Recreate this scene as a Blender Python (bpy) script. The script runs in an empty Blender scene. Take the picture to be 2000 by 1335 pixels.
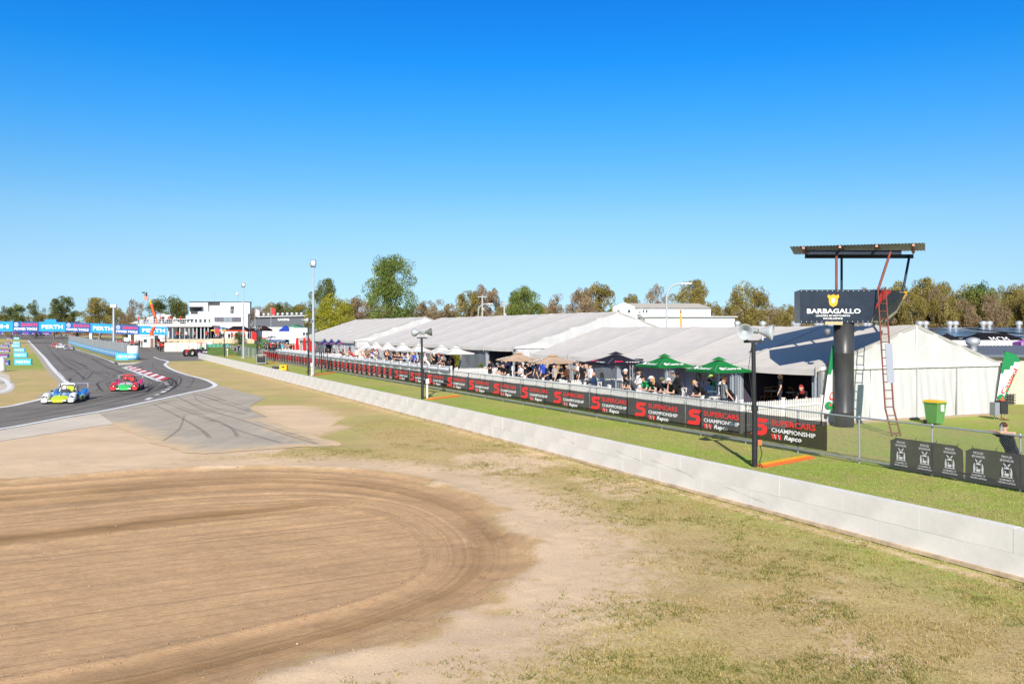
import bpy, bmesh, math, random
import numpy as np
from mathutils import Vector, Matrix
random.seed(7); RNG = np.random.default_rng(7)
scene = bpy.context.scene
COL = scene.collection
R = math.radians
# ------------------------------------------------------------------ camera, sky, sun, exposure
FPX, CX, HY, CAMH = 1750.0, 1000.0, 645.0, 4.2      # focal length in photo pixels, principal column, horizon row, eye height
cam = bpy.data.cameras.new('camera'); cam.sensor_width = 36.0; cam.lens = FPX / 2000 * 36
cam.shift_y = -(667.5 - HY) / 2000; cam.clip_start = 0.1; cam.clip_end = 6000
camo = bpy.data.objects.new('camera', cam); COL.objects.link(camo)
camo.location = (0, 0, CAMH); camo.rotation_euler = (R(90), 0, 0); scene.camera = camo
SUN_EL, SUN_AZ = 30.0, 2.7        # light travels towards +Y, a touch to the right
world = bpy.data.worlds.new('World'); scene.world = world; world.use_nodes = True
wn = world.node_tree; wn.nodes.clear()
wo = wn.nodes.new('ShaderNodeOutputWorld'); bg = wn.nodes.new('ShaderNodeBackground'); sky = wn.nodes.new('ShaderNodeTexSky')
sky.sky_type = 'NISHITA'; sky.sun_disc = False; sky.sun_elevation = R(SUN_EL); sky.sun_rotation = R(180 + SUN_AZ)
sky.altitude = 0; sky.air_density = 1.0; sky.dust_density = 0.25; sky.ozone_density = 3.0
tcw = wn.nodes.new('ShaderNodeTexCoord'); sepw = wn.nodes.new('ShaderNodeSeparateXYZ'); wn.links.new(tcw.outputs['Generated'], sepw.inputs[0])
rmp = wn.nodes.new('ShaderNodeValToRGB'); els = rmp.color_ramp.elements      # deep polarised blue over a pale horizon; higher, unseen sky greyed to neutralise shadows
STOPS = [(0.0, (0.336, 0.514, 0.818)), (0.018, (0.345, 0.514, 0.809)), (0.045, (0.364, 0.503, 0.718)), (0.076, (0.4, 0.514, 0.655)), (0.12, (0.382, 0.545, 0.655)), (0.163, (0.273, 0.54, 0.7)), (0.2265, (0.132, 0.527, 0.818)), (0.287, (0.045, 0.486, 0.891)), (0.344, (0.032, 0.427, 0.891)), (0.6, (0.68, 0.6, 0.6)), (1.0, (0.7, 0.6, 0.58))]
while len(els) < len(STOPS): els.new(0.5)
for e_, (p_, c_) in zip(els, STOPS): e_.position = p_; e_.color = (*c_, 1)
wn.links.new(sepw.outputs['Z'], rmp.inputs[0])
mul = wn.nodes.new('ShaderNodeMix'); mul.data_type = 'RGBA'; mul.blend_type = 'MULTIPLY'; mul.inputs[0].default_value = 1.0
wn.links.new(sky.outputs[0], mul.inputs[6]); wn.links.new(rmp.outputs[0], mul.inputs[7]); wn.links.new(mul.outputs[2], bg.inputs['Color'])
bg.inputs['Strength'].default_value = 0.105
wn.links.new(bg.outputs[0], wo.inputs['Surface'])
sl = bpy.data.lights.new('sun', 'SUN'); sl.energy = 4.2; sl.angle = R(0.53); sl.color = (1.0, 0.925, 0.82)
so = bpy.data.objects.new('sun', sl); COL.objects.link(so)
sd = Vector((math.sin(R(SUN_AZ)) * math.cos(R(SUN_EL)), math.cos(R(SUN_AZ)) * math.cos(R(SUN_EL)), -math.sin(R(SUN_EL))))
so.rotation_euler = sd.to_track_quat('-Z', 'Y').to_euler(); so.location = (0, -20, 40)
scene.view_settings.view_transform = 'Standard'; scene.view_settings.look = 'None'
scene.view_settings.exposure = 0.84; scene.view_settings.gamma = 1.0; scene.view_settings.use_curve_mapping = False
try:
    scene.cycles.max_bounces = 8; scene.cycles.transparent_max_bounces = 24; scene.cycles.use_denoising = True
except Exception: pass
# ------------------------------------------------------------------ places
TH = math.atan2(1000 - 183, FPX); CT, ST = math.cos(TH), math.sin(TH)
def gz(Y): return 0.006 * min(max(Y - 170.0, 0.0), 530.0)             # the land rises gently far away
def G(px, py):                                                        # photo point on the ground -> X, Y
    q = (py - HY) / FPX
    Y = CAMH / q if q > 0 else 1e9
    if Y > 170: Y = min((CAMH + 1.02) / (q + 0.006), 900)
    return ((px - CX) * Y / FPX, Y)
def G3(px, py): x, y = G(px, py); return (x, y, gz(y))
def HZ(py, Y): return CAMH - (py - HY) * Y / FPX                       # height of a photo row at distance Y
def XA(px, Y): return (px - CX) * Y / FPX
def SL(s, l, z=0.0): return Vector((l * CT - s * ST, l * ST + s * CT, z))   # along / across the fence line
def SX(l, px): r = (px - CX) / FPX; return l * (CT - r * ST) / (ST + r * CT)
# ------------------------------------------------------------------ materials
MATS = {}
def mat(name, col, rough=0.65, metal=0.0, var=0.12, vs=6.0, bump=0.0, bs=60.0, spec=0.35, clear=0.0, trans=0.0, thin=0.0, emit=0.0, stretch=None):
    if name in MATS: return MATS[name]
    m = bpy.data.materials.new(name); m.use_nodes = True; nt = m.node_tree; N = nt.nodes; L = nt.links
    b = N['Principled BSDF']; out = N['Material Output']
    b.inputs['Roughness'].default_value = rough; b.inputs['Metallic'].default_value = metal
    b.inputs['Specular IOR Level'].default_value = spec
    if clear: b.inputs['Coat Weight'].default_value = clear; b.inputs['Coat Roughness'].default_value = 0.08
    tc = N.new('ShaderNodeTexCoord'); src = tc.outputs['Object']
    if stretch:
        mp = N.new('ShaderNodeMapping'); mp.inputs['Scale'].default_value = stretch; L.new(src, mp.inputs['Vector']); src = mp.outputs[0]
    if var > 0:
        n = N.new('ShaderNodeTexNoise'); n.inputs['Scale'].default_value = vs; n.inputs['Detail'].default_value = 5; n.inputs['Roughness'].default_value = 0.62
        L.new(src, n.inputs['Vector'])
        mr = N.new('ShaderNodeMapRange'); mr.inputs['From Min'].default_value = 0.28; mr.inputs['From Max'].default_value = 0.72
        mr.inputs['To Min'].default_value = 1 - var; mr.inputs['To Max'].default_value = 1 + var * 0.6
        L.new(n.outputs['Fac'], mr.inputs['Value'])
        mx = N.new('ShaderNodeVectorMath'); mx.operation = 'SCALE'; mx.inputs[0].default_value = col[:3]
        L.new(mr.outputs[0], mx.inputs['Scale']); L.new(mx.outputs[0], b.inputs['Base Color'])
    else: b.inputs['Base Color'].default_value = (*col[:3], 1)
    if bump:
        n2 = N.new('ShaderNodeTexNoise'); n2.inputs['Scale'].default_value = bs; n2.inputs['Detail'].default_value = 4; L.new(src, n2.inputs['Vector'])
        bp = N.new('ShaderNodeBump'); bp.inputs['Strength'].default_value = bump; bp.inputs['Distance'].default_value = 0.05
        L.new(n2.outputs['Fac'], bp.inputs['Height']); L.new(bp.outputs[0], b.inputs['Normal'])
    if emit: b.inputs['Emission Color'].default_value = (*col[:3], 1); b.inputs['Emission Strength'].default_value = emit
    sh = b.outputs[0]
    if trans > 0:       # thin cloth letting some light through
        t = N.new('ShaderNodeBsdfTranslucent'); t.inputs['Color'].default_value = (*col[:3], 1)
        ms = N.new('ShaderNodeMixShader'); ms.inputs[0].default_value = trans; L.new(sh, ms.inputs[1]); L.new(t.outputs[0], ms.inputs[2]); sh = ms.outputs[0]
    if thin > 0:        # open weave or clear film: partly see-through
        t = N.new('ShaderNodeBsdfTransparent'); ms = N.new('ShaderNodeMixShader'); ms.inputs[0].default_value = thin
        L.new(sh, ms.inputs[1]); L.new(t.outputs[0], ms.inputs[2]); sh = ms.outputs[0]
    L.new(sh, out.inputs['Surface']); m.use_backface_culling = False
    MATS[name] = m; return m
def paint(c, rough=0.5, **k): return mat('paint_%d_%d_%d_%d' % (c[0]*255, c[1]*255, c[2]*255, rough*100), c, rough, var=k.pop('var', 0.1), **k)
def cloth(c): return mat('cloth_%d_%d_%d' % (c[0]*255, c[1]*255, c[2]*255), c, 0.9, var=0.15, vs=14, spec=0.1)
WHITE = mat('white_paint', (0.68, 0.68, 0.66), 0.5, var=0.06)
WHITE2 = mat('white_print', (0.80, 0.80, 0.80), 0.6, var=0.0)
PVC = mat('tent_fabric', (0.64, 0.60, 0.545), 0.55, var=0.11, vs=1.3, bump=0.12, bs=2.5, trans=0.12)
PVCW = mat('tent_wall_fabric', (0.545, 0.55, 0.55), 0.55, var=0.12, vs=0.9, bump=0.7, bs=2.2, trans=0.10, stretch=(1, 1, 0.35))
GALV = mat('galvanised_steel', (0.46, 0.48, 0.50), 0.45, metal=0.55, var=0.15, vs=9)
ALU = mat('aluminium', (0.56, 0.57, 0.58), 0.4, metal=0.6, var=0.1)
BLACKM = mat('black_metal', (0.022, 0.023, 0.026), 0.45, var=0.3)
DARK = mat('dark_rubber', (0.018, 0.018, 0.019), 0.8, var=0.2)
BANNER = mat('black_mesh_banner', (0.013, 0.014, 0.018), 0.9, var=0.25, vs=3, thin=0.14, spec=.1)
GBANNER = mat('charcoal_mesh_banner', (0.055, 0.055, 0.058), 0.85, var=0.15, vs=5, thin=0.10)
REDP = mat('red_print', (0.78, 0.04, 0.035), 0.6, var=0.06)
GREYP = mat('pale_grey_print', (0.55, 0.55, 0.57), 0.7, var=0.0)
DECKM = mat('deck_boards', (0.20, 0.17, 0.14), 0.8, var=0.25, vs=3, bump=0.2)
SHADE_LINING = mat('shade_dark_lining', (0.045, 0.040, 0.060), 0.9, var=0.25, vs=2)  # near-black colour paints in the shade of the open bays
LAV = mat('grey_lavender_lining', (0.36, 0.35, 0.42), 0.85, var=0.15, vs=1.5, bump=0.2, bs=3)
CLEAR = mat('clear_film', (0.45, 0.52, 0.58), 0.12, var=0.1, bump=0.5, bs=3, spec=0.8, thin=0.62)
GLASS = mat('window_glass', (0.05, 0.06, 0.075), 0.08, var=0.3, vs=2, spec=0.9)
WOOD = mat('brown_wood', (0.27, 0.12, 0.045), 0.6, var=0.25, vs=10)
RUST = mat('red_oxide_paint', (0.20, 0.052, 0.036), 0.6, var=0.3, vs=8)
# ------------------------------------------------------------------ mesh builder
FONTC = {}
def text_geo(s, bold=0.0, shear=0.0, space=1.0):
    k = (s, bold, shear, space)
    if k not in FONTC:
        cu = bpy.data.curves.new('t', 'FONT'); cu.body = s; cu.resolution_u = 2; cu.offset = bold; cu.shear = shear; cu.space_character = space
        o = bpy.data.objects.new('t', cu); COL.objects.link(o)
        dg = bpy.context.evaluated_depsgraph_get(); dg.update()
        me = bpy.data.meshes.new_from_object(o.evaluated_get(dg))
        v = np.array([tuple(a.co)[:2] for a in me.vertices]); f = [tuple(p.vertices) for p in me.polygons]
        bpy.data.objects.remove(o); bpy.data.curves.remove(cu); bpy.data.meshes.remove(me)
        mn, mx = v.min(0), v.max(0); FONTC[k] = ((v - mn) / (mx - mn), f, (mx - mn))
    return FONTC[k]
class MB:
    def __init__(s): s.v = []; s.f = []; s.m = []; s.sm = []
    def add(s, vs, fs, m=0, smooth=False):
        b = len(s.v); s.v.extend([tuple(p) for p in vs])
        for f in fs: s.f.append(tuple(i + b for i in f)); s.m.append(m); s.sm.append(smooth)
        return s
    def box(s, c, d, m=0, rz=0.0, taper=1.0):
        x, y, z = d[0] / 2, d[1] / 2, d[2] / 2; vs = []
        for k, t in ((-z, 1.0), (z, taper)):
            for a, b in ((-x, -y), (x, -y), (x, y), (-x, y)):
                a *= t; b *= t
                vs.append((c[0] + a * math.cos(rz) - b * math.sin(rz), c[1] + a * math.sin(rz) + b * math.cos(rz), c[2] + k))
        return s.add(vs, [(3, 2, 1, 0), (4, 5, 6, 7), (0, 1, 5, 4), (1, 2, 6, 5), (2, 3, 7, 6), (3, 0, 4, 7)], m)
    def tube(s, p0, p1, r0, r1=None, n=8, m=0, cap=True, smooth=True):
        r1 = r0 if r1 is None else r1; p0, p1 = Vector(p0), Vector(p1); d = (p1 - p0)
        if d.length < 1e-6: return s
        d.normalize(); u = d.orthogonal().normalized(); w = d.cross(u)
        if abs(d.z) > 0.9: u = (Vector((1, 0, 0)) - d * d.x).normalized(); w = d.cross(u)
        vs = []
        for p, r in ((p0, r0), (p1, r1)):
            for i in range(n):
                a = 2 * math.pi * (i + 0.5) / n; vs.append(p + u * (r * math.cos(a)) + w * (r * math.sin(a)))
        s.add(vs, [(i, (i + 1) % n, n + (i + 1) % n, n + i) for i in range(n)], m, smooth)
        if cap: s.add(vs[:n], [tuple(range(n))[::-1]], m); s.add(vs[n:], [tuple(range(n))], m)
        return s
    def path(s, pts, r, n=6, m=0, smooth=True):
        for a, b in zip(pts[:-1], pts[1:]): s.tube(a, b, r if not isinstance(r, (list, tuple)) else r[0], None, n, m, True, smooth)
        return s
    def lathe(s, prof, c=(0, 0, 0), n=16, m=0, smooth=True, axis='z'):
        vs = []
        for r, z in prof:
            for i in range(n):
                a = 2 * math.pi * i / n; p = (r * math.cos(a), r * math.sin(a), z)
                if axis == 'x': p = (p[2], p[0], p[1])
                if axis == 'y': p = (p[0], p[2], p[1])
                vs.append((c[0] + p[0], c[1] + p[1], c[2] + p[2]))
        fs = [(j * n + i, j * n + (i + 1) % n, (j + 1) * n + (i + 1) % n, (j + 1) * n + i) for j in range(len(prof) - 1) for i in range(n)]
        return s.add(vs, fs, m, smooth)
    def ball(s, c, r, m=0, n=10, k=7):
        r = (r, r, r) if not isinstance(r, (tuple, list)) else r; vs = []; fs = []
        for j in range(k + 1):
            ph = math.pi * j / k
            for i in range(n):
                a = 2 * math.pi * i / n
                vs.append((c[0] + r[0] * math.sin(ph) * math.cos(a), c[1] + r[1] * math.sin(ph) * math.sin(a), c[2] - r[2] * math.cos(ph)))
        for j in range(k):
            for i in range(n): fs.append((j * n + i, j * n + (i + 1) % n, (j + 1) * n + (i + 1) % n, (j + 1) * n + i))
        return s.add(vs, fs, m, True)
    def loft(s, rings, m=0, cap=True, smooth=True, closed=True):
        n = len(rings[0]); vs = [p for r in rings for p in r]; q = n if closed else n - 1
        fs = [(j * n + i, j * n + (i + 1) % n, (j + 1) * n + (i + 1) % n, (j + 1) * n + i) for j in range(len(rings) - 1) for i in range(q)]
        s.add(vs, fs, m, smooth)
        if cap: s.add(rings[0], [tuple(range(n))[::-1]], m); s.add(rings[-1], [tuple(range(n))], m)
        return s
    def prism(s, pts, o, u, v, w, m=0):          # outline pts (a,b) -> o + a u + b v, thick along w
        o, u, v, w = Vector(o), Vector(u), Vector(v), Vector(w); n = len(pts)
        A = [o + u * a + v * b for a, b in pts]; B = [p + w for p in A]
        s.add(A + B, [tuple(range(n))[::-1], tuple(range(n, 2 * n))] + [(i, (i + 1) % n, n + (i + 1) % n, n + i) for i in range(n)], m); return s
    def grid(s, fn, nu, nv, m=0, smooth=True):
        vs = [fn(i / nu, j / nv) for j in range(nv + 1) for i in range(nu + 1)]
        return s.add(vs, [(j * (nu + 1) + i, j * (nu + 1) + i + 1, (j + 1) * (nu + 1) + i + 1, (j + 1) * (nu + 1) + i) for j in range(nv) for i in range(nu)], m, smooth)
    def text(s, t, o, u, v, w, h, m=0, bold=0.012, shear=0.0, space=1.0, center=False):
        g, f, ex = text_geo(t, bold, shear, space); o, u, v = Vector(o), Vector(u), Vector(v)
        if w is None: w = h * ex[0] / ex[1]
        if center: o = o - u * (w / 2)
        return s.add([o + u * (a * w) + v * (b * h) for a, b in g], f, m)
    def poly(s, pts, o, u, v, m=0):
        o, u, v = Vector(o), Vector(u), Vector(v); return s.add([o + u * a + v * b for a, b in pts], [tuple(range(len(pts)))], m)
    def mesh(s, name='mesh', mats=None):
        me = bpy.data.meshes.new(name); me.from_pydata(s.v, [], s.f)
        me.polygons.foreach_set('material_index', s.m); me.polygons.foreach_set('use_smooth', s.sm)
        for k in (mats or []): me.materials.append(k)
        me.update(); return me
    def build(s, name, mats, parent=None, loc=(0, 0, 0), rz=0.0):
        return obj(name, s.mesh(name, mats if isinstance(mats, (list, tuple)) else [mats]), parent, loc, rz)
def obj(name, me, parent=None, loc=(0, 0, 0), rz=0.0):
    o = bpy.data.objects.new(name, me); COL.objects.link(o); o.parent = parent; o.location = loc; o.rotation_euler = (0, 0, rz); return o
def tag(o, label=None, cat=None, group=None, kind=None):
    if label: o['label'] = label
    if cat: o['category'] = cat
    if group: o['group'] = group
    if kind: o['kind'] = kind
    return o
def thing(name, label, cat, loc=(0, 0, 0), rz=0.0, group=None):
    o = bpy.data.objects.new(name, None); o.empty_display_size = 0.3; COL.objects.link(o); o.location = loc; o.rotation_euler = (0, 0, rz)
    return tag(o, label, cat, group)
def dup(root, loc=None, rz=None, label=None, group=None):
    ch = [c for c in ALLCH(root)]
    r = root.copy(); COL.objects.link(r)
    if loc is not None: r.location = loc
    if rz is not None: r.rotation_euler = (0, 0, rz)
    if label: r['label'] = label
    if group: r['group'] = group
    for c in ch:
        k = c.copy(); COL.objects.link(k); k.parent = r
        for d in ALLCH(c):
            e = d.copy(); COL.objects.link(e); e.parent = k
    return r
def ALLCH(o): return [c for c in bpy.data.objects if c.parent is o] if not hasattr(o, 'children') else list(o.children)
def smooth_line(pts, n=8, closed=False):
    P = [Vector((*p[:2], 0)) for p in pts]; out = []; N = len(P); rng = range(N if closed else N - 1)
    for i in rng:
        g = (lambda k: P[k % N]) if closed else (lambda k: P[min(max(k, 0), N - 1)])
        a, b, c, d = g(i - 1), g(i), g(i + 1), g(i + 2)
        for j in range(n):
            t = j / n; out.append(0.5 * ((2 * b) + (c - a) * t + (2 * a - 5 * b + 4 * c - d) * t * t + (3 * b - a - 3 * c + d) * t ** 3))
    if not closed: out.append(P[-1])
    return [(p.x, p.y) for p in out]
# ------------------------------------------------------------------ ground: one sheet to the horizon
def vnoise(x, y, seed, freq):
    rs = np.random.default_rng(seed); T = rs.random((256, 256)); x = x * freq + 1000; y = y * freq + 1000
    xi = np.floor(x).astype(int); yi = np.floor(y).astype(int); fx = x - xi; fy = y - yi
    fx = fx * fx * (3 - 2 * fx); fy = fy * fy * (3 - 2 * fy); g = lambda a, b: T[a % 256, b % 256]
    return (g(xi, yi) * (1 - fx) + g(xi + 1, yi) * fx) * (1 - fy) + (g(xi, yi + 1) * (1 - fx) + g(xi + 1, yi + 1) * fx) * fy
def fbm(x, y, seed, freq, o=4):
    a = 0; w = 0
    for k in range(o): a = a + vnoise(x, y, seed + k, freq * 2 ** k) * 0.55 ** k; w += 0.55 ** k
    return a / w
def seg_dist(x, y, pts, closed=False):
    d = np.full(x.shape, 1e9); n = len(pts)
    for i in range(n if closed else n - 1):
        ax, ay = pts[i]; bx, by = pts[(i + 1) % n]; ex, ey = bx - ax, by - ay
        t = np.clip(((x - ax) * ex + (y - ay) * ey) / (ex * ex + ey * ey + 1e-9), 0, 1)
        d = np.minimum(d, np.hypot(x - ax - t * ex, y - ay - t * ey))
    return d
def inside(x, y, pts):
    r = np.zeros(x.shape, bool); n = len(pts)
    for i in range(n):
        ax, ay = pts[i]; bx, by = pts[(i + 1) % n]
        if ay == by: continue
        c = ((ay > y) != (by > y)) & (x < (bx - ax) * (y - ay) / (by - ay) + ax); r ^= c
    return r
TRAP = smooth_line([G(*p) for p in [(-420, 945), (0, 938), (180, 926), (380, 914), (600, 912), (790, 930), (930, 972), (1015, 1030), (1040, 1085), (1000, 1140), (880, 1200), (720, 1262), (520, 1318), (330, 1372)]], 6)
TRAP = TRAP + [(-9.0, 7.0), (-26, 7.0)]
xs = np.concatenate([-22 - np.geomspace(0.2, 2500, 34)[::-1], np.arange(-22, 22.01, 0.115), 22 + np.geomspace(0.2, 2500, 34)])
ys = np.concatenate([8.5 - np.geomspace(0.3, 400, 14)[::-1], np.arange(8.5, 32, 0.105), np.geomspace(32.1, 169, 70), [170.0], np.geomspace(174, 690, 40), [700.0], np.geomspace(760, 4000, 10)])
GX, GY = np.meshgrid(xs, ys); gx, gy = GX.ravel(), GY.ravel()
dT = seg_dist(gx, gy, TRAP, True); inT = inside(gx, gy, TRAP); sdT = np.where(inT, dT, -dT)
edge = sdT + (fbm(gx, gy, 11, 0.9) - 0.5) * 1.5
trap = np.clip(edge / 0.5 + 0.5, 0, 1)
rs = np.random.default_rng(3)
prof = rs.normal(0, 1, 700); prof = np.convolve(prof, np.hanning(9) / 4, 'same'); pd = np.linspace(0, 30, 700)
axis = np.array(G(640, 1003)) - np.array(G(0, 1068)); axis = axis / np.hypot(*axis)
lat = (gx - G(0, 1068)[0]) * -axis[1] + (gy - G(0, 1068)[1]) * axis[0]
wob = (fbm(gx, gy, 21, 0.35) - 0.5) * 0.5
r1 = np.interp(np.clip(sdT + wob * 0.4, 0, 29), pd, prof)
prof2 = rs.normal(0, 1, 900); prof2 = np.convolve(prof2, np.hanning(7) / 3, 'same')
r2 = np.interp(np.clip(lat + 12 + wob * 0.4, 0, 29), np.linspace(0, 30, 900), prof2)
INNER = smooth_line([G(*p) for p in [(-420, 1090), (0, 1064), (300, 1029), (560, 1001), (650, 991), (740, 1003), (805, 1038), (829, 1085), (800, 1130), (700, 1170), (560, 1206), (300, 1264), (0, 1320), (-420, 1396)]], 6)
dI = seg_dist(gx, gy, INNER, True); inI = inside(gx, gy, INNER); tr_ = np.clip(dT / (dT + dI + 1e-6), 0, 1); sdI = np.where(inI, dI, -dI)
prof = np.convolve(rs.normal(0, 1, 240), np.hanning(15) / 4, 'same'); r1 = np.interp(tr_ + wob * .03, np.linspace(0, 1, 240), prof)
inner = np.clip(sdI / .25 + .5, 0, 1)
rut = (r1 * (1 - inner) + r2 * inner * .6) * trap * np.clip(fbm(gx, gy, 101, .22) * 2.6 - .55, .1, 1.2)
near = (gx > -24) & (gx < 22.5) & (gy > 7) & (gy < 34)
upper = gy > (gx * axis[1] / axis[0] + G(400, 1130)[1] - G(400, 1130)[0] * axis[1] / axis[0])
kerbr = np.exp(-((sdI + .05) / .10) ** 2) * .9 + np.exp(-((sdT + 0.15) / 0.25) ** 2) * 1.0      # windrows left by the grader
lane = np.exp(-((sdI + .75) / .55) ** 2) * upper * np.clip((G(700, 1000)[0] - gx) / 3, 0, 1)        # darker damp strips
lane = lane + .7 * np.clip(1 - np.abs(tr_ - .5) / .42, 0, 1) * (~upper) * (~inI) * (.5 + fbm(gx, gy, 93, .35)) + .55 * np.exp(-((tr_ - .33) / .16) ** 2) * upper * (~inI)
lane = np.clip(lane, 0, 1); lane_edge = lane * 0
tread = (np.sin(np.arctan2(gy - 16, gx + 8) * 60) > 0.2) * np.exp(-((sdT - 0.45) / 0.16) ** 2)
lump = fbm(gx, gy, 5, 3.0) - 0.5
z = np.where(near, rut * 0.026 + kerbr * (0.03 + 0.04 * fbm(gx, gy, 8, 1.5)) * 0.8 + lane_edge * 0.05 - lane * 0.02 - tread * 0.012 + lump * (0.035 * trap + 0.03 * (1 - trap)) + (fbm(gx, gy, 15, 8.0, 3) - .5) * .022 - 0.035 * trap, 0)
z = z * np.clip((30.0 - gy) / 1.5, 0, 1) + np.array([gz(a) for a in gy]) - np.where(gy > 34, 0.0, 0.0)
# masks of what grows where
padpts = [G(*p) for p in [(60, 838), (225, 826), (330, 870), (440, 880), (640, 866), (700, 870), (560, 800), (420, 745)]]
lwp = gx * CT + gy * ST
dpad = seg_dist(gx, gy, padpts, True)
sand = np.clip(1.15 - np.abs(sdT + 0.2) / 3.2, 0, 1) * (1 - trap)
sand = np.maximum(sand, np.clip(1.2 - dpad / 2.6, 0, 1) * (gy < 50) * (gx < -8) * 1.0)
sand = np.maximum(sand, (gx < -7) * np.clip((gy - 20) / 3, 0, 1) * np.clip((50 - gy) / 10, 0, 1) * np.clip((-7 - gx) / 6, 0, 1) * (1 - trap) * 1.3)
sand = np.maximum(sand, np.clip((fbm(gx, gy, 31, 0.22) - 0.52) * 5, 0, 1) * (gy < 40) * (lwp < 14.0) * 0.9)
lw = gx * CT + gy * ST                                             # metres across, from the camera towards the tents
strip = ((lw > 14.2) & (lw < 60) & (gy < 170)).astype(float)
green = strip * np.clip(0.15 + 1.25 * fbm(gx, gy, 41, 0.3), 0, 1)
green = np.maximum(green, np.clip(1 - np.abs(lw - 13.4) / 2.2, 0, 1) * (gy < 34) * np.clip((gx + 2) / 9, 0, 1) * 0.75)
bank = seg_dist(gx, gy, [G(30, 716), G(70, 712), G(60, 700), G(20, 690)], False)
green = np.maximum(green, np.clip(1.2 - bank / 14, 0, 1))
green = np.maximum(green, (gx < -30) * (gy > 170) * 0.35)
patch = np.clip((fbm(gx, gy, 51, 0.3) - 0.46) * 4, 0, 1)
green = np.maximum(green, patch * 0.34 * (1 - np.clip(sand, 0, 1)))
drywall = np.clip(1 - np.abs(lw - 13.75) / 0.45, 0, 1) * (lw < 14.2) * (gy < 140)
sand = np.maximum(sand, drywall * 0.7)
me = bpy.data.meshes.new('ground'); nx, ny = len(xs), len(ys)
idx = np.arange(nx * ny).reshape(ny, nx); q = np.stack([idx[:-1, :-1], idx[:-1, 1:], idx[1:, 1:], idx[1:, :-1]], -1).reshape(-1, 4)
me.vertices.add(nx * ny); me.vertices.foreach_set('co', np.stack([gx, gy, z], 1).ravel())
me.loops.add(q.size); me.loops.foreach_set('vertex_index', q.ravel()); me.polygons.add(len(q))
me.polygons.foreach_set('loop_start', np.arange(0, q.size, 4)); me.polygons.foreach_set('loop_total', np.full(len(q), 4)); me.polygons.foreach_set('use_smooth', np.ones(len(q), bool))
damp_rutshade = np.clip(lane * .95 + np.clip(rut, -1.2, 1.2) * -0.13 + (fbm(gx, gy, 77, .5) - .5) * .35, 0, 1) * trap  # damp strips, plus low ruts painted darker to strengthen their relief shading
for nm, a in (('sand', sand), ('trap', trap), ('green', np.clip(green, 0, 1)), ('damp_rutshade', damp_rutshade), ('groove', np.where(inI, lat + 40, np.clip(tr_, 0, 1) * 3.0))):
    at = me.attributes.new(nm, 'FLOAT', 'POINT'); at.data.foreach_set('value', a.astype(np.float32))
me.update(calc_edges=True)
gm_ = bpy.data.materials.new('earth_and_turf'); gm_.use_nodes = True; nt = gm_.node_tree; N = nt.nodes; Lk = nt.links; b = N['Principled BSDF']
b.inputs['Roughness'].default_value = 0.95; b.inputs['Specular IOR Level'].default_value = 0.1
geo = N.new('ShaderNodeNewGeometry')
def nz(scale, det=6, rough=0.65, st=None):
    n = N.new('ShaderNodeTexNoise'); n.inputs['Scale'].default_value = scale; n.inputs['Detail'].default_value = det; n.inputs['Roughness'].default_value = rough
    if st:
        mp = N.new('ShaderNodeMapping'); mp.inputs['Scale'].default_value = st; mp.inputs['Rotation'].default_value = (0, 0, R(-20)); Lk.new(geo.outputs['Position'], mp.inputs['Vector']); Lk.new(mp.outputs[0], n.inputs['Vector'])
    else: Lk.new(geo.outputs['Position'], n.inputs['Vector'])
    return n.outputs['Fac']
def ramp(src, stops):
    r = N.new('ShaderNodeValToRGB'); e = r.color_ramp.elements
    while len(e) < len(stops): e.new(0.5)
    for k, (p, c) in enumerate(stops): e[k].position = p; e[k].color = (*c, 1) if len(c) == 3 else c
    Lk.new(src, r.inputs[0]); return r.outputs[0]
def mix(f, a, c, bt='MIX'):
    m = N.new('ShaderNodeMix'); m.data_type = 'RGBA'; m.blend_type = bt
    if isinstance(f, float): m.inputs[0].default_value = f
    else: Lk.new(f, m.inputs[0])
    Lk.new(a, m.inputs[6]); Lk.new(c, m.inputs[7]); return m.outputs[2]
def math_(op, a, c, clamp=False):
    m = N.new('ShaderNodeMath'); m.operation = op; m.use_clamp = clamp
    for i, v in enumerate((a, c)):
        if isinstance(v, (int, float)): m.inputs[i].default_value = v
        else: Lk.new(v, m.inputs[i])
    return m.outputs[0]
def attr(nm): a = N.new('ShaderNodeAttribute'); a.attribute_name = nm; return a.outputs['Fac']
nf, nm_, nl = nz(22, 8, 0.75), nz(3.2, 6), nz(0.45, 5)
dry = ramp(nf, [(0.25, (0.20, 0.145, 0.05)), (0.43, (0.42, 0.31, 0.13)), (0.58, (0.57, 0.435, 0.23)), (0.8, (0.68, 0.54, 0.33))])
grn = ramp(nf, [(0.25, (0.09, 0.13, 0.02)), (0.5, (0.26, 0.345, 0.055)), (0.75, (0.46, 0.50, 0.15))])
snd = ramp(nf, [(0.2, (0.49, 0.35, 0.215)), (0.5, (0.65, 0.485, 0.32)), (0.8, (0.74, 0.585, 0.42))])
trp = ramp(nz(9, 8, 0.72), [(0.2, (0.40, 0.248, 0.128)), (0.5, (0.51, 0.328, 0.18)), (0.8, (0.59, 0.40, 0.24))])
wet_rutshade = ramp(nf, [(0.3, (0.21, 0.122, 0.052)), (0.7, (0.32, 0.195, 0.09))])
gf = math_('MULTIPLY', attr('green'), ramp(math_('ADD', math_('MULTIPLY', nm_, .55), math_('MULTIPLY', nl, .45)), [(0.36, (0.22,) * 3), (0.56, (1.25,) * 3)]), True)
sf = math_('ADD', attr('sand'), math_('MULTIPLY', math_('SUBTRACT', nm_, 0.5), 1.6), True)
sf = ramp(sf, [(0.32, (0,) * 3), (0.78, (1,) * 3)])
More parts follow.
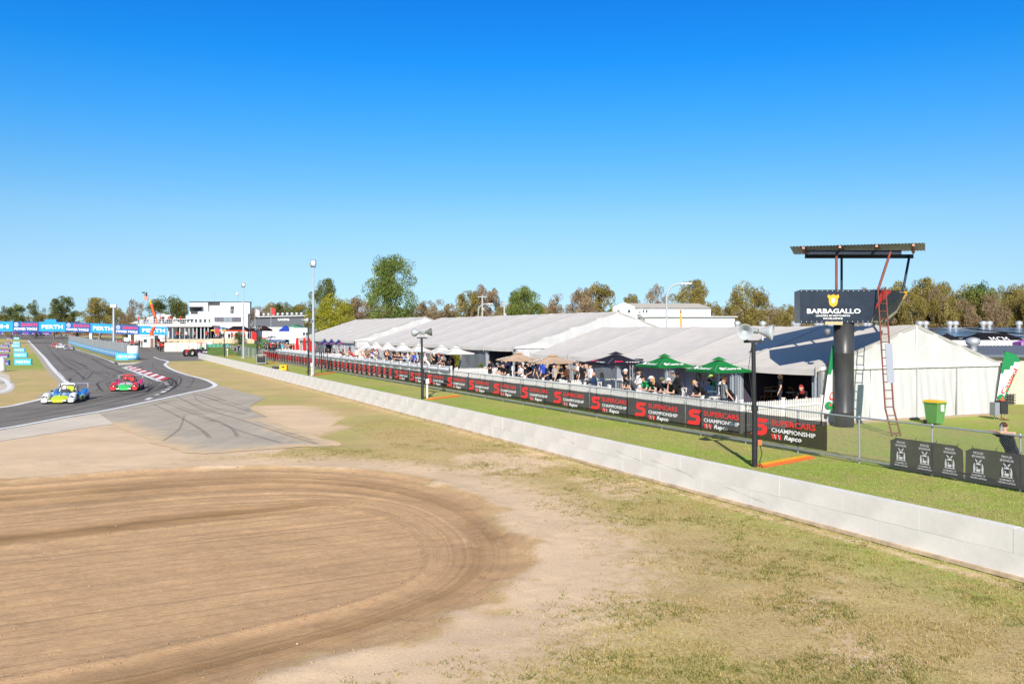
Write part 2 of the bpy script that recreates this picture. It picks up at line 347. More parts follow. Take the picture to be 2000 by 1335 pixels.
zero = math_('MULTIPLY', attr('sand'), 1.0); sf = math_('MULTIPLY', sf, math_('MULTIPLY', zero, 2.4, True), True)
c = mix(gf, dry, grn); c = mix(sf, c, snd)
streak = ramp(nz(1.0, 5, 0.6, (0.25, 5.5, 1)), [(0.3, (0.86,) * 3), (0.7, (1.10,) * 3)])
n1d = N.new('ShaderNodeTexNoise'); n1d.noise_dimensions = '1D'; n1d.inputs['Scale'].default_value = 7.5; n1d.inputs['Detail'].default_value = 4; n1d.inputs['Roughness'].default_value = .7
Lk.new(math_('ADD', attr('groove'), math_('MULTIPLY', nz(.5, 3), .12)), n1d.inputs['W'])
gro = ramp(n1d.outputs['Fac'], [(0.34, (0.89,) * 3), (0.47, (1.0,) * 3), (0.66, (1.05,) * 3)])
tr2 = mix(1.0, mix(attr('damp_rutshade'), trp, wet_rutshade), gro, 'MULTIPLY'); c = mix(attr('trap'), c, tr2)
c = mix(1.0, c, ramp(nl, [(0.3, (0.86,) * 3), (0.7, (1.1,) * 3)]), 'MULTIPLY')
peb = N.new('ShaderNodeTexVoronoi'); peb.inputs['Scale'].default_value = 7.0; Lk.new(geo.outputs['Position'], peb.inputs['Vector'])
pebm = ramp(peb.outputs['Distance'], [(0.03, (1,) * 3), (0.055, (0,) * 3)])
light = N.new('ShaderNodeRGB'); light.outputs[0].default_value = (0.6, 0.52, 0.40, 1)
c = mix(math_('MULTIPLY', pebm, 0.55), c, light.outputs[0])
Lk.new(c, b.inputs['Base Color'])
bp = N.new('ShaderNodeBump'); bp.inputs['Strength'].default_value = 0.55; bp.inputs['Distance'].default_value = 0.035
Lk.new(math_('ADD', math_('ADD', nf, math_('MULTIPLY', nz(70, 4), 0.6)), math_('MULTIPLY', math_('MULTIPLY', n1d.outputs['Fac'], attr('trap')), 1.0)), bp.inputs['Height']); Lk.new(bp.outputs[0], b.inputs['Normal'])
me.materials.append(gm_); ground = tag(obj('ground', me), kind='structure')
# ------------------------------------------------------------------ sealed surfaces
def asphalt(name, col, var=0.22):
    m = bpy.data.materials.new(name); m.use_nodes = True; nt = m.node_tree; n_, l_ = nt.nodes, nt.links; b = n_['Principled BSDF']
    g = n_.new('ShaderNodeNewGeometry'); b.inputs['Roughness'].default_value = 0.85; b.inputs['Specular IOR Level'].default_value = 0.25
    def tn(s, d=5, st=None, rot=0):
        n = n_.new('ShaderNodeTexNoise'); n.inputs['Scale'].default_value = s; n.inputs['Detail'].default_value = d; n.inputs['Roughness'].default_value = 0.65
        mp = n_.new('ShaderNodeMapping'); mp.inputs['Scale'].default_value = st or (1, 1, 1); mp.inputs['Rotation'].default_value = (0, 0, rot)
        l_.new(g.outputs['Position'], mp.inputs['Vector']); l_.new(mp.outputs[0], n.inputs['Vector']); return n.outputs['Fac']
    def mr(s, a, c):
        k = n_.new('ShaderNodeMapRange'); k.inputs['From Min'].default_value = 0.3; k.inputs['From Max'].default_value = 0.7; k.inputs['To Min'].default_value = a; k.inputs['To Max'].default_value = c; l_.new(s, k.inputs[0]); return k.outputs[0]
    def mul(a, c): k = n_.new('ShaderNodeMath'); k.operation = 'MULTIPLY'; l_.new(a, k.inputs[0]); l_.new(c, k.inputs[1]); return k.outputs[0]
    f = mul(mul(mr(tn(0.35), 1 - var, 1 + var * 0.7), mr(tn(25, 6), 0.85, 1.12)), mr(tn(1.0, 4, (2.2, 0.06, 1), -TH), 1 - var * 0.8, 1 + var * 0.5))
    v = n_.new('ShaderNodeVectorMath'); v.operation = 'SCALE'; v.inputs[0].default_value = col; l_.new(f, v.inputs['Scale']); l_.new(v.outputs[0], b.inputs['Base Color'])
    bpn = n_.new('ShaderNodeBump'); bpn.inputs['Strength'].default_value = 0.2; bpn.inputs['Distance'].default_value = 0.02; l_.new(tn(60, 3), bpn.inputs['Height']); l_.new(bpn.outputs[0], b.inputs['Normal'])
    return m
TAR = asphalt('dark_asphalt', (0.195, 0.178, 0.156)); TARL = asphalt('pale_asphalt', (0.41, 0.36, 0.285), 0.14); CONC = asphalt('pale_concrete', (0.58, 0.51, 0.42), 0.10)
TURF = asphalt('verge_turf', (0.30, 0.29, 0.09), 0.4)
SKID = mat('tyre_rubber_mark', (0.022, 0.022, 0.024), 0.8, var=0.3, vs=2, thin=0.66)
LINE = mat('line_paint', (0.74, 0.74, 0.72), 0.6, var=0.18, vs=2.5)
from mathutils.geometry import delaunay_2d_cdt
def sheet(name, pts, dz, m, parent=None, kind=None, extra=(), dust=None):
    cv, _, cf_, _, _, _ = delaunay_2d_cdt([Vector(p[:2]) for p in pts] + [Vector(p) for p in extra], [], [list(range(len(pts)))], 1, 1e-4)
    bm = bmesh.new(); vs = [bm.verts.new((p[0], p[1], 0)) for p in cv]
    for f in cf_: bm.faces.new([vs[i] for i in f])
    for yc in (170, 700): bmesh.ops.bisect_plane(bm, geom=bm.verts[:] + bm.edges[:] + bm.faces[:], plane_co=(0, yc, 0), plane_no=(0, 1, 0))
    for v in bm.verts: v.co.z = gz(v.co.y) + dz
    for f in bm.faces:
        f.normal_update()
        if f.normal.z < 0: f.normal_flip()
    me = bpy.data.meshes.new(name); bm.to_mesh(me); bm.free(); me.materials.append(m)
    if dust:
        co = np.array([tuple(v.co)[:2] for v in me.vertices]); dd = seg_dist(co[:, 0], co[:, 1], dust); at = me.attributes.new('dust', 'FLOAT', 'POINT'); at.data.foreach_set('value', np.clip(1 - dd / 2.6, 0, 1).astype(np.float32))
    o = obj(name, me, parent)
    if kind: o['kind'] = kind
    return o
def strip(name, pts, w, dz, m, parent=None, w1=None, n=6, curve=True):
    P = smooth_line(pts, n) if curve else pts; mb = MB(); L_ = []; K = len(P)
    for i, p in enumerate(P):
        a, c_ = P[max(i - 1, 0)], P[min(i + 1, K - 1)]; t = Vector((c_[0] - a[0], c_[1] - a[1])); t.normalize(); nn = Vector((-t.y, t.x))
        ww = w if w1 is None else w + (w1 - w) * i / (K - 1)
        for sg in (-1, 1): x, y = p[0] + nn.x * ww * sg / 2, p[1] + nn.y * ww * sg / 2; L_.append((x, y, gz(y) + dz))
    mb.add(L_, [(2 * i, 2 * i + 1, 2 * i + 3, 2 * i + 2)[::-1] for i in range(K - 1)])
    o = mb.build(name, m, parent); return o
rough = lambda pts, a=0.25, n=5: [(p[0] + random.uniform(-a, a), p[1] + random.uniform(-a, a) * 1.5) for p in smooth_line(pts, n)]
outer = [(-260, 880), (0, 838.6), (67, 827), (135, 814), (191, 805), (258, 791.5), (315, 779.5), (340, 774), (375, 766), (410, 758), (419, 753), (400, 741), (362, 731), (335, 721), (322, 712), (328, 705)]
inner_l = [(55, 664.5), (78.6, 690), (101, 717), (121, 737.5), (133, 750), (131, 756), (112, 764.5), (85, 778), (45, 788), (0, 796.5), (-260, 832)]
tpts = [G(*p) for p in outer] + [G(*p) for p in [(400, 704), (420, 690), (400, 676), (330, 668), (250, 662), (140, 657), (60, 655.5), (-200, 657), (-200, 662), (30, 661)]] + [G(*p) for p in inner_l]
track = sheet('track', tpts, 0.02, TAR, kind='structure')
PADE = [G(*p) for p in [(520, 777), (490, 797), (530, 818), (600, 846), (668, 868), (640, 872), (600, 872), (540, 876), (440, 884), (385, 886), (322, 873), (262, 848), (222, 828)]]
pp_ = [G(*p) for p in [(191, 805.6), (258, 792.1), (315, 780), (340, 774.5), (375, 766.5), (412, 758.4), (424, 751), (462, 762), (500, 772), (520, 777)]] + rough([G(*p) for p in [(520, 777), (490, 797), (530, 818), (600, 846), (650, 863), (640, 868), (600, 867), (540, 871), (440, 878), (385, 880), (330, 868), (275, 845), (232, 828)]], 0.12)
pp_ = pp_[:10] + rough(PADE, .1); ex_ = [(x, y) for x in np.arange(-36, -4, .55) for y in np.arange(30, 72, .7)]; exa = np.array(ex_); ex_ = [tuple(p) for p in exa[inside(exa[:, 0], exa[:, 1], pp_) & (seg_dist(exa[:, 0], exa[:, 1], pp_, True) > .2)]]
nt_ = TARL.node_tree; b_ = nt_.nodes['Principled BSDF']; src_ = b_.inputs['Base Color'].links[0].from_socket; da = nt_.nodes.new('ShaderNodeAttribute'); da.attribute_name = 'dust'; dn = nt_.nodes.new('ShaderNodeTexNoise'); dn.inputs['Scale'].default_value = 1.3; dn.inputs['Detail'].default_value = 7; gp = nt_.nodes.new('ShaderNodeNewGeometry'); nt_.links.new(gp.outputs['Position'], dn.inputs['Vector'])
ad = nt_.nodes.new('ShaderNodeMath'); ad.operation = 'MULTIPLY_ADD'; nt_.links.new(dn.outputs['Fac'], ad.inputs[0]); ad.inputs[1].default_value = 1.1; nt_.links.new(da.outputs['Fac'], ad.inputs[2]); rr_ = nt_.nodes.new('ShaderNodeMapRange'); rr_.inputs['From Min'].default_value = 1.0; rr_.inputs['From Max'].default_value = 1.6; nt_.links.new(ad.outputs[0], rr_.inputs[0]); mx_ = nt_.nodes.new('ShaderNodeMix'); mx_.data_type = 'RGBA'; nt_.links.new(rr_.outputs[0], mx_.inputs[0]); nt_.links.new(src_, mx_.inputs[6]); mx_.inputs[7].default_value = (.62, .45, .265, 1); nt_.links.new(mx_.outputs[2], b_.inputs['Base Color'])
pad = sheet('runoff_pad', pp_, 0.016, TARL, kind='structure', extra=ex_, dust=PADE[2:])
apron = sheet('concrete_apron', [G(*p) for p in [(-260, 882), (0, 840), (67, 828.3), (135, 815.2), (191, 806.2)]] + rough([G(*p) for p in [(200, 808), (224, 822), (228, 828), (190, 832), (120, 843), (0, 862), (-260, 905)]], 0.08), 0.012, CONC, kind='structure')
pathl = sheet('infield_path', smooth_line([G(*p) for p in [(-120, 712), (0, 727), (20, 742), (29, 754), (22, 764), (0, 770), (-120, 790)]], 6), 0.012, CONC, kind='structure')
strip('path_seal', [G(*p) for p in [(-120, 750), (-40, 750), (2, 750)]], 9.5, 0.018, TARL, pathl, 5.5)
strip('white_line', [G(*p) for p in [(-60, 720), (0, 738), (15, 748), (19, 755), (12, 762), (-10, 768), (-90, 782)]], 0.35, 0.024, LINE, pathl)
verge = sheet('grass_verge', [G(*p) for p in [(120, 667), (142, 679.5), (180, 691.6), (222.5, 707), (250, 708.5), (276, 705.6), (270, 702.6), (227, 701), (135, 670)]], 0.05, TURF, kind='structure')
gap = sheet('concrete_edging', [G(*p) for p in [(222.5, 708), (229, 713.5), (262, 711.5), (279, 706.2), (250, 708)]], 0.03, CONC, kind='structure')
# painted lines
def ln(pts, w, **k): return strip('white_line', [G(*p) for p in pts], w, 0.03, LINE, track, **k)
ln(inner_l[:5], 0.42); ln([(135, 753), (128, 758), (112, 764.5), (85, 778), (45, 788), (0, 796.5), (-200, 822)], 0.34)
ln([(-200, 868), (0, 838.4), (67, 826.8), (135, 813.8), (191, 804.8), (258, 791.3), (315, 779.3), (340, 773.8), (375, 765.8)], 0.32)
ln([(375, 765.8), (405, 759.5), (417.5, 755), (419, 750.5), (400, 741.2), (362, 731.2), (335, 721.2), (322.5, 712), (328, 706), (310, 701.3)], 0.36)
ln([(136, 676), (144, 680.5), (180, 692.2), (222.5, 707.8), (228, 712.5)], 0.3)
ln([(310, 701), (300, 697), (345, 695.5), (395, 695)], 0.25, curve=False)
for a in range(7):
    t = [(320, 746.5), (325, 750), (330, 754.5), (328, 759), (322, 764), (311, 770), (295, 777)][a]; u_ = [(325, 748), (330, 752), (332, 757), (326, 761.5), (317, 767), (304, 773.5), (286, 781)][a]
    ln([t, u_], 0.28, curve=False)
strip('kerb_edging', [G(*p) for p in [(50, 664), (73, 690), (94, 717), (114, 738), (125, 751), (110, 762), (82, 775.5)]], 0.8, 0.014, mat('edging_concrete', (.40,.35,.28), .85), track)
# red and white kerb: every block a piece
kerb = tag(thing('track_kerb', 'red and white striped kerb on the inside of the pit exit', 'kerb'), kind=None)
ka, kb = [G(*p) for p in ((243, 716.5), (318, 744))], [G(*p) for p in ((256, 715.8), (331, 740))]
KR, KW = mat('kerb_red', (0.50, 0.045, 0.035), 0.6, var=0.3, vs=2), mat('kerb_white', (0.74, 0.73, 0.70), 0.6, var=0.15, vs=2)
for i in range(14):
    t0, t1 = i / 14, (i + 0.985) / 14; L2 = lambda p, t: (p[0][0] + (p[1][0] - p[0][0]) * t, p[0][1] + (p[1][1] - p[0][1]) * t)
    q4 = [L2(ka, t0), L2(kb, t0), L2(kb, t1), L2(ka, t1)]; mb = MB()
    mb.add([(*p, 0.018) for p in q4] + [(*q4[0], 0.03), (*q4[1], 0.10), (*q4[2], 0.10), (*q4[3], 0.03)], [(4, 5, 6, 7)[::-1], (0, 1, 5, 4), (1, 2, 6, 5), (2, 3, 7, 6), (3, 0, 4, 7)])
    mb.build('kerb_block', [KW if i % 2 == 0 else KR], kerb)
ln([(240, 717.5), (262, 725.5), (290, 736), (312, 744.8)], 0.4)
# tyre marks
SKID2 = mat('faint_tyre_mark', (0.03, 0.03, 0.03), 0.8, var=0.3, vs=2, thin=0.80)
def sk(pts, w=0.22, p=track, dz=0.036):
    P_ = [G(*q) for q in pts]; strip('skid_mark', P_, w * random.uniform(.15, .5), dz, SKID if p is track else SKID2, p, n=10, w1=w * random.uniform(.6, 1.1))
    for k in range(3 if p is track else 1):
        o_ = random.uniform(-1.3, 1.3); i0 = random.randint(0, max(0, len(P_) - 4)); Q_ = [(x + o_ + random.uniform(-.2, .2), y + o_ * .9 + random.uniform(-.4, .4)) for x, y in P_[i0:]]; ok_ = inside(np.array([q[0] for q in Q_]), np.array([q[1] for q in Q_]), tpts if p is track else pp_); Q_ = [q for q, g in zip(Q_, ok_) if g]
        if len(Q_) > 2: strip('skid_mark', Q_, .05, dz + .003 * (k + 1), SKID2, p, n=10, w1=w * random.uniform(.5, 1.0))
for pts in [[(0, 818), (80, 808), (160, 792), (240, 775), (300, 762), (330, 752), (328, 742)], [(0, 825), (90, 812), (180, 794), (260, 776), (318, 759), (337, 748), (330, 738)], [(20, 812), (110, 797), (190, 781), (250, 770), (290, 765)], [(0, 806), (60, 801), (150, 784), (230, 768), (300, 757), (322, 752)],
            [(128, 722), (124, 724), (150, 727), (185, 727), (215, 731), (224, 735), (205, 743), (190, 749), (194, 757), (200, 764)], [(152, 720), (148, 722), (180, 725), (225, 728), (250, 733), (262, 737), (270, 744)], [(136, 716), (150, 727), (166, 741)], [(125, 738), (134, 745), (138, 739)], [(168, 742), (175, 735), (181, 728)],
            [(270, 744), (290, 752), (296, 758), (280, 765), (240, 771)], [(265, 752), (282, 756), (292, 760), (286, 766)], [(290, 712), (275, 715), (280, 722), (310, 730), (335, 740), (345, 750), (330, 764), (300, 775)], [(300, 710), (298, 716), (320, 725), (350, 736), (352, 748), (338, 760)], [(180, 700), (210, 716), (240, 728)], [(100, 690), (130, 700), (170, 716)], [(90, 672), (100, 685), (118, 705), (140, 722)], [(110, 664), (125, 676), (150, 690), (190, 705)]]: sk(pts)
for pts in [[(340, 774), (380, 790), (430, 808), (500, 830), (560, 850), (620, 868)], [(310, 782), (370, 806), (420, 824)], [(432, 828), (480, 846), (550, 866)], [(375, 768), (400, 776), (428, 783)], [(345, 774), (362, 783), (395, 800), (440, 812)], [(395, 768), (440, 782), (495, 803), (520, 815)], [(300, 790), (345, 812), (390, 838), (410, 856)], [(360, 812), (350, 838), (318, 862)], [(258, 800), (300, 792), (345, 782)]]: sk(pts, 0.2, pad, 0.032)
# far bank and green slope beyond the straight
bk = MB(); bk.grid(lambda u, v: (-260 + 200 * u, 425 + 60 * v, gz(425 + 60 * v) + 2.6 * math.sin(min(v * 1.7, 1) * math.pi / 2) + 0.3 * math.sin(u * 40) * v - 0.2), 40, 6)
tag(bk.build('earth_bank', mat('red_earth', (0.25, 0.15, 0.10), 0.9, var=0.3, vs=0.3)), kind='structure')
# ------------------------------------------------------------------ concrete barrier wall of two block courses
WALLM = mat('whitewashed_block', (0.66, 0.64, 0.60), 0.75, var=0.16, vs=0.9, bump=0.06, bs=10)
WL = 14.2; BLK = 1.9
def blockmesh(L_, H_, W_):
    bm = bmesh.new(); bmesh.ops.create_cube(bm, size=1.0)
    for v in bm.verts: v.co = Vector((v.co.x * W_, v.co.y * L_, v.co.z * H_))
    bmesh.ops.bevel(bm, geom=bm.edges[:], offset=0.002, segments=1, affect='EDGES'); me = bpy.data.meshes.new('block'); bm.to_mesh(me); bm.free(); me.materials.append(WALLM); return me
wall = thing('barrier_wall', 'long low white concrete block wall running beside the dry grass', 'wall', SL(-6, WL), TH)
full, half = blockmesh(BLK - 0.003, 0.429, 0.20), blockmesh(BLK / 2 - 0.003, 0.429, 0.20); NB = 77
for course in (0, 1):
    y = 0.0
    if course: obj('block', half, wall, (0, BLK / 4, 0.215 + 0.432)); y = BLK / 2
    while y < NB * BLK - 0.1:
        obj('block', full, wall, (random.uniform(-.003, .003), y + BLK / 2, 0.215 + course * 0.432 + random.uniform(-.002, .002))); y += BLK
MB().box((0, NB * BLK / 2, 0.42), (0.17, NB * BLK - 0.1, 0.85)).build('mortar_core', mat('mortar', (0.66, 0.63, 0.58), 0.9), wall)
MB().box((0, 73, 0.04), (0.34, NB * BLK, 0.07)).build('footing', mat('dirty_concrete', (0.52, 0.40, 0.27), 0.9, var=0.4, vs=3), wall)
SCUFF = mat('black_scuff', (0.22, 0.23, 0.25), 0.9, var=0.4, vs=5, thin=0.8)
for (px, dz, ln_) in ((1235, .55, 1.6), (1310, .52, 1.9), (1345, .45, .9), (1460, .28, 1.6), (1115, .6, 1.1), (735, .5, 1.8), (758, .35, 1.2), (520, .45, .8)):
    y = SX(WL, px) + 6; mb = MB(); mb.grid(lambda u, v: (-0.1045, y - ln_ / 2 + ln_ * u, dz + 0.16 * (u - .5) + (0.012 + .02 * math.sin(u * 9)) * math.sin(math.pi * u) * (v - .5) * 2), 10, 1); mb.build('scuff_mark', SCUFF, wall)
# ------------------------------------------------------------------ chain-link fence
FL, FH = 21.9, 1.455; FS0, FS1 = 2.0, 131.0
fence = thing('chain_link_fence', 'galvanised chain-link fence with pipe rails behind the white barrier wall', 'fence', SL(0, FL), TH)
pm = MB(); pm.tube((0, 0, -0.05), (0, 0, FH + 0.02), 0.03, n=8); pm.ball((0, 0, FH + 0.02), 0.036, n=8, k=4); postm = pm.mesh('post', [GALV])
s_ = FS0
while s_ <= FS1: obj('post', postm, fence, (0.045, s_, 0)); s_ += 2.72
for nm, zz, rr in (('top_rail', FH, 0.028), ('bottom_rail', 0.13, 0.026)):
    s_ = FS0
    while s_ < FS1 - 0.1:
        e_ = min(s_ + 6.8, FS1); MB().tube((0, s_, zz), (0, e_, zz), rr, n=8).build(nm, GALV, fence); s_ = e_
wr = MB(); h0, h1 = 0.05, FH - 0.03; dh = h1 - h0; WIRE = mat('chain_wire', (0.40, 0.42, 0.44), 0.5, metal=0.4, var=0.1)
s_ = FS0
while s_ < FS1:
    w_ = 0.0022 if s_ < 45 else 0.0034
    for sg in (1, -1):
        a, c_ = Vector((-0.03 - 0.004 * sg, s_, h0)), Vector((-0.03 - 0.004 * sg, s_ + sg * dh, h1))
        if c_.y < FS0 or c_.y > FS1 + 0.5: continue
        d_ = (c_ - a).normalized(); n1 = Vector((1, 0, 0)); n2 = d_.cross(n1)
        ring = lambda p: [p + n1 * w_, p + n2 * w_ * -0.5 + n1 * -w_ * .86, p + n2 * w_ - n1 * w_ * .5]
        wr.loft([ring(a), ring(c_)], cap=False, smooth=False)
    s_ += 0.075 if s_ < 45 else 0.15
wo_ = wr.build('wire_mesh', WIRE, fence); wo_['kind'] = 'stuff'
# ------------------------------------------------------------------ banners tied to the fence
SPTS_A = [(1.0, 1.0), (.40, 1.0), (.24, .95), (.14, .84), (.12, .70), (.18, .56), (.30, .47), (.62, .47), (.66, .42), (.64, .33), (.58, .27), (.48, .245), (.12, .245), (-.02, 0), (.60, 0), (.76, .05), (.88, .16), (.93, .32), (.93, .47), (.88, .58), (.76, .66), (.44, .66), (.40, .70), (.43, .74), (.50, .76), (.86, .76)]
def sheet_cloth(mb, y0, y1, z0, z1, x=-0.05, m=0, drop=0.0, nu=16):
    def fn(u, v):
        y = y0 + (y1 - y0) * u; sag = -0.02 * abs(math.sin(u * math.pi * 4)) * v
        return (x + 0.012 * math.sin(u * 37 + v * 3) * (0.3 + 0.7 * math.sin(math.pi * v)), y, z0 + (z1 - z0) * v + sag - drop * (1 - u) * (1 - v))
    return mb.grid(fn, nu, 5, m)
UB, VB = (0, -1, 0), (0, 0, 1)                 # reading direction along the fence (towards smaller s), and up
def logo_big(mb, y, x=-0.072):                 # y: far edge of the logo block, on the left as read
    o = lambda a, z: (x, y - a, z)
    mb.poly([(p * 0.95, q * 0.62) for p, q in SPTS_A], o(0.02, 0.42), UB, VB, 0)
    mb.text('SUPERCARS', o(1.12, 0.84), UB, VB, 2.15, 0.20, 0, bold=0.02)
    mb.text('CHAMPIONSHIP', o(1.12, 0.60), UB, VB, 2.15, 0.15, 1, bold=0.02)
    for k in range(3): mb.poly([(0 + k * .2, .19), (.17 + k * .2 - (k > 0) * .05, .19), (.17 + k * .2 - (k > 0) * .05, .02), (.07 + k * .2, .02)], o(1.10, 0.345), UB, VB, 0)
    mb.poly([(.16, .19), (.19, .19), (.25, .02), (.22, .02)], o(1.10, .345), UB, VB, 1); mb.poly([(.36, .19), (.39, .19), (.45, .02), (.42, .02)], o(1.10, .345), UB, VB, 1)
    mb.text('Repco', o(1.76, 0.335), UB, VB, 0.86, 0.22, 1, bold=0.03, shear=0.25)
def logo_small(mb, y, x=-0.072):
    o = lambda a, z: (x, y - a, z)
    mb.poly([(p * 0.80, q * 0.46) for p, q in SPTS_A], o(0.1, 0.66), UB, VB, 0)
    mb.text('SUPERCARS', o(.12, .53), UB, VB, .86, .09, 0, bold=.02); mb.text('CHAMPIONSHIP', o(.12, .43), UB, VB, .86, .07, 1, bold=.02)
    mb.poly([(0, 0), (0, .09), (.3, .09), (.3, 0)], o(.14, .31), UB, VB, 0); mb.text('Repco', o(.48, .30), UB, VB, .46, .11, 1, bold=.03, shear=.25)
a_ = MB(); sheet_cloth(a_, -7.78, 0, 0.24, 1.20); A_CL = a_.mesh('sheet', [BANNER])
a_ = MB(); logo_big(a_, 0); A_LG = a_.mesh('print', [REDP, WHITE2])
a_ = MB(); logo_small(a_, 0); B_LG = a_.mesh('print', [REDP, WHITE2])
a_ = MB(); a_.tube((-0.055, 0, 1.17), (0.0, 0, FH - 0.02), 0.008, n=4)
TIE = a_.mesh('tie', [BLACKM]); NBIG = 6
def sets(i): return ['end nearest the sign column', 'second from the sign column end', 'third from the sign column end', 'fourth from the sign column end', 'fifth from the sign column end', 'sixth from the sign column end'][i]
for i in range(14):
    y1 = 22.3 + 7.8 * (i + 1)
    if i < NBIG: lb = 'black mesh banner with two wide red S racing logos, ' + sets(i)
    else: lb = 'black mesh banner with five narrow red S logos, ' + ['first', 'second', 'third', 'fourth', 'fifth', 'sixth', 'seventh', 'eighth'][i - NBIG] + ' after the wide logos'
    t = thing('fence_banner', lb, 'banner', SL(y1, FL), TH, 'black racing banners tied along the chain-link fence')
    obj('banner_sheet', A_CL, t); 
    for k in range(2 if i < NBIG else 5): obj('printed_logo', A_LG if i < NBIG else B_LG, t, (0, -3.9 * k - .12 if i < NBIG else -1.55 * k - .05, 0))
    for k in range(5): obj('cable_tie', TIE, t, (0, -.05 - 1.92 * k, 0))
def arms(mb, y, zc, sc, x):                    # crown over a shield with a swan, two standing supporters on a base
    o = lambda a, b: (x, y - a * sc, zc + b * sc); P = lambda pts: mb.poly(pts, o(0, 0), (0, -sc, 0), (0, 0, sc), 0)
    P([(-.5, 0), (.5, 0), (.42, .06), (-.42, .06)]); P([(-.18, .62), (.18, .62), (.20, .78), (.10, .72), (0, .84), (-.10, .72), (-.20, .78)])
    for sg in (-1, 1):
        P([(.30 * sg, .08), (.42 * sg, .08), (.44 * sg, .40), (.40 * sg, .62), (.33 * sg, .74), (.28 * sg, .70), (.32 * sg, .5), (.27 * sg, .3)][::sg])
        P([(.12 * sg, .80), (.24 * sg, .92), (.30 * sg, 1.06), (.16 * sg, .98), (.05 * sg, .88)][::sg]); P([(.22 * sg, .16), (.245 * sg, .16), (.245 * sg, .60), (.22 * sg, .60)][::sg])
    P([(-.16, .12), (.10, .10), (.19, .22), (.12, .34), (-.02, .30), (-.08, .34), (-.06, .46), (-.12, .50), (-.15, .44), (-.13, .30), (-.20, .2)])
def gov(y1, w, n, lbl, drop):
    t = thing('sponsor_banner', lbl, 'banner', SL(y1, FL), TH, 'charcoal sponsor banners on the chain-link fence'); mb = MB()
    def fn(u, v):
        ed = min(u, 1 - u) / 0.09; z1 = 0.98 - (0.10 * (1 - min(ed, 1)) if v > 0.5 else 0)
        return (-0.05 + 0.015 * math.sin(u * 23 + v * 5) * v, -w * (1 - u), 0.07 + (z1 - 0.07) * v)
    mb.grid(fn, 22, 6); mb.build('banner_sheet', GBANNER, t)
    for k in range(n):
        p = MB(); y = -0.42 - k * 0.84; x = -0.078
        p.text('PROUD', (x, y, .83), UB, VB, .30, .065, 0, center=True); p.text('SPONSOR', (x, y, .735), UB, VB, .40, .065, 0, center=True)
        arms(p, y, 0.32, 0.36, x); p.text('GOVERNMENT OF', (x, y, .23), UB, VB, .42, .05, 0, center=True); p.text('WESTERN AUSTRALIA', (x, y, .155), UB, VB, .50, .05, 0, center=True)
        p.build('printed_emblem', GREYP, t)
    for k in range(4): MB().tube((-0.05, -0.2 - k * (w - .4) / 3, .96), (-0.03, -0.22 - k * (w - .4) / 3, 1.05), 0.008, n=4).build('cable_tie', BLACKM, t)
gov(SX(FL, 1741), 2.52, 3, 'charcoal mesh banner of three white sponsor emblems beside the bare fence panel', 0)
gov(SX(FL, 1888), 2.52, 3, 'charcoal mesh banner hanging below the man resting on the fence rail', 0)
# ------------------------------------------------------------------ raised deck and picket fences
DZ = 0.42; PL = 23.9
dk = tag(thing('deck', None, None, SL(0, 0), TH), kind='structure')
def deckbox(s0, s1, l0, l1, z): MB().box(((l0 + l1) / 2, (s0 + s1) / 2, z / 2), (l1 - l0, s1 - s0, z)).build('deck_panel', DECKM, dk)
deckbox(30.6, 60.2, 24.05, 40.9, DZ); deckbox(60.25, 104, 24.05, 46, DZ + 0.1); deckbox(104.05, 143, 24.05, 46, DZ + 0.12)
PICK = mat('picket_white', (0.66, 0.65, 0.62), 0.55, var=0.08, vs=3)
mb = MB(); mb.prism([(-.035, 0), (.035, 0), (.035, .98), (0, 1.02), (-.035, .98)], (0, 0, 0), (0, 1, 0), (0, 0, 1), (0.018, 0, 0)); PKM = mb.mesh('picket', [PICK])
mb = MB(); mb.box((0, 0, .55), (.1, .1, 1.1)); mb.box((0, 0, 1.115), (.13, .13, .03)); PPM = mb.mesh('picket_post', [PICK])
def picket(label, p0, p1, z0, htop, step=0.115, each=True, group='white picket fences round the decks'):
    a, c_ = SL(*p0), SL(*p1); d_ = c_ - a; Ln = d_.length; ang = math.atan2(d_.y, d_.x) - math.pi / 2
    t = thing('picket_fence', label, 'fence', (a.x, a.y, z0), ang, group); n = int(Ln / step); sc = (htop - 0.06) / 1.02; bulk = MB()
    for i in range(n + 1):
        y = i * Ln / n
        if each: o = obj('picket', PKM, t, (0.0, y, 0.06)); o.scale = (1, 1, sc * random.uniform(.985, 1.01))
        else: bulk.box((0.009, y, 0.06 + sc * .5), (.018, .07, sc))
    if not each: bulk.build('pickets', PICK, t)['kind'] = 'stuff'
    for f in (.25, .78): MB().box((0.035, Ln / 2, htop * f), (.03, Ln, .08)).build('rail', PICK, t)
    k = max(1, round(Ln / 2.4))
    for i in range(k + 1): o = obj('fence_post', PPM, t, (0.07, i * Ln / k, 0)); o.scale = (1, 1, htop / 1.05)
    return t
c0 = (29.2, PL)
picket('white picket fence returning from the deck corner to the marquee beside the sign column', c0, (30.1, 29.1), 0.0, 1.26)
picket('white picket fence along the deck under the green umbrellas', c0, (39.5, PL), 0.0, 1.28)
picket('white picket fence along the deck under the black umbrella', (39.6, PL), (49.5, PL), 0.0, 1.32, each=False)
picket('white picket fence along the deck under the beige umbrellas', (49.6, PL), (61.2, PL), 0.0, 1.34, each=False)
picket('white picket fence crossing the deck behind the black umbrella pole', (45.2, 24.1), (45.4, 28.9), DZ, 0.95, each=False)
picket('white picket fence crossing the deck between white and beige umbrellas', (61.5, 24.2), (61.7, 28.8), DZ, 1.0)
picket('white picket fence crossing the deck beside the closed red umbrellas', (104.2, 24.2), (104.2, 28.9), DZ + .1, 1.0, each=False)
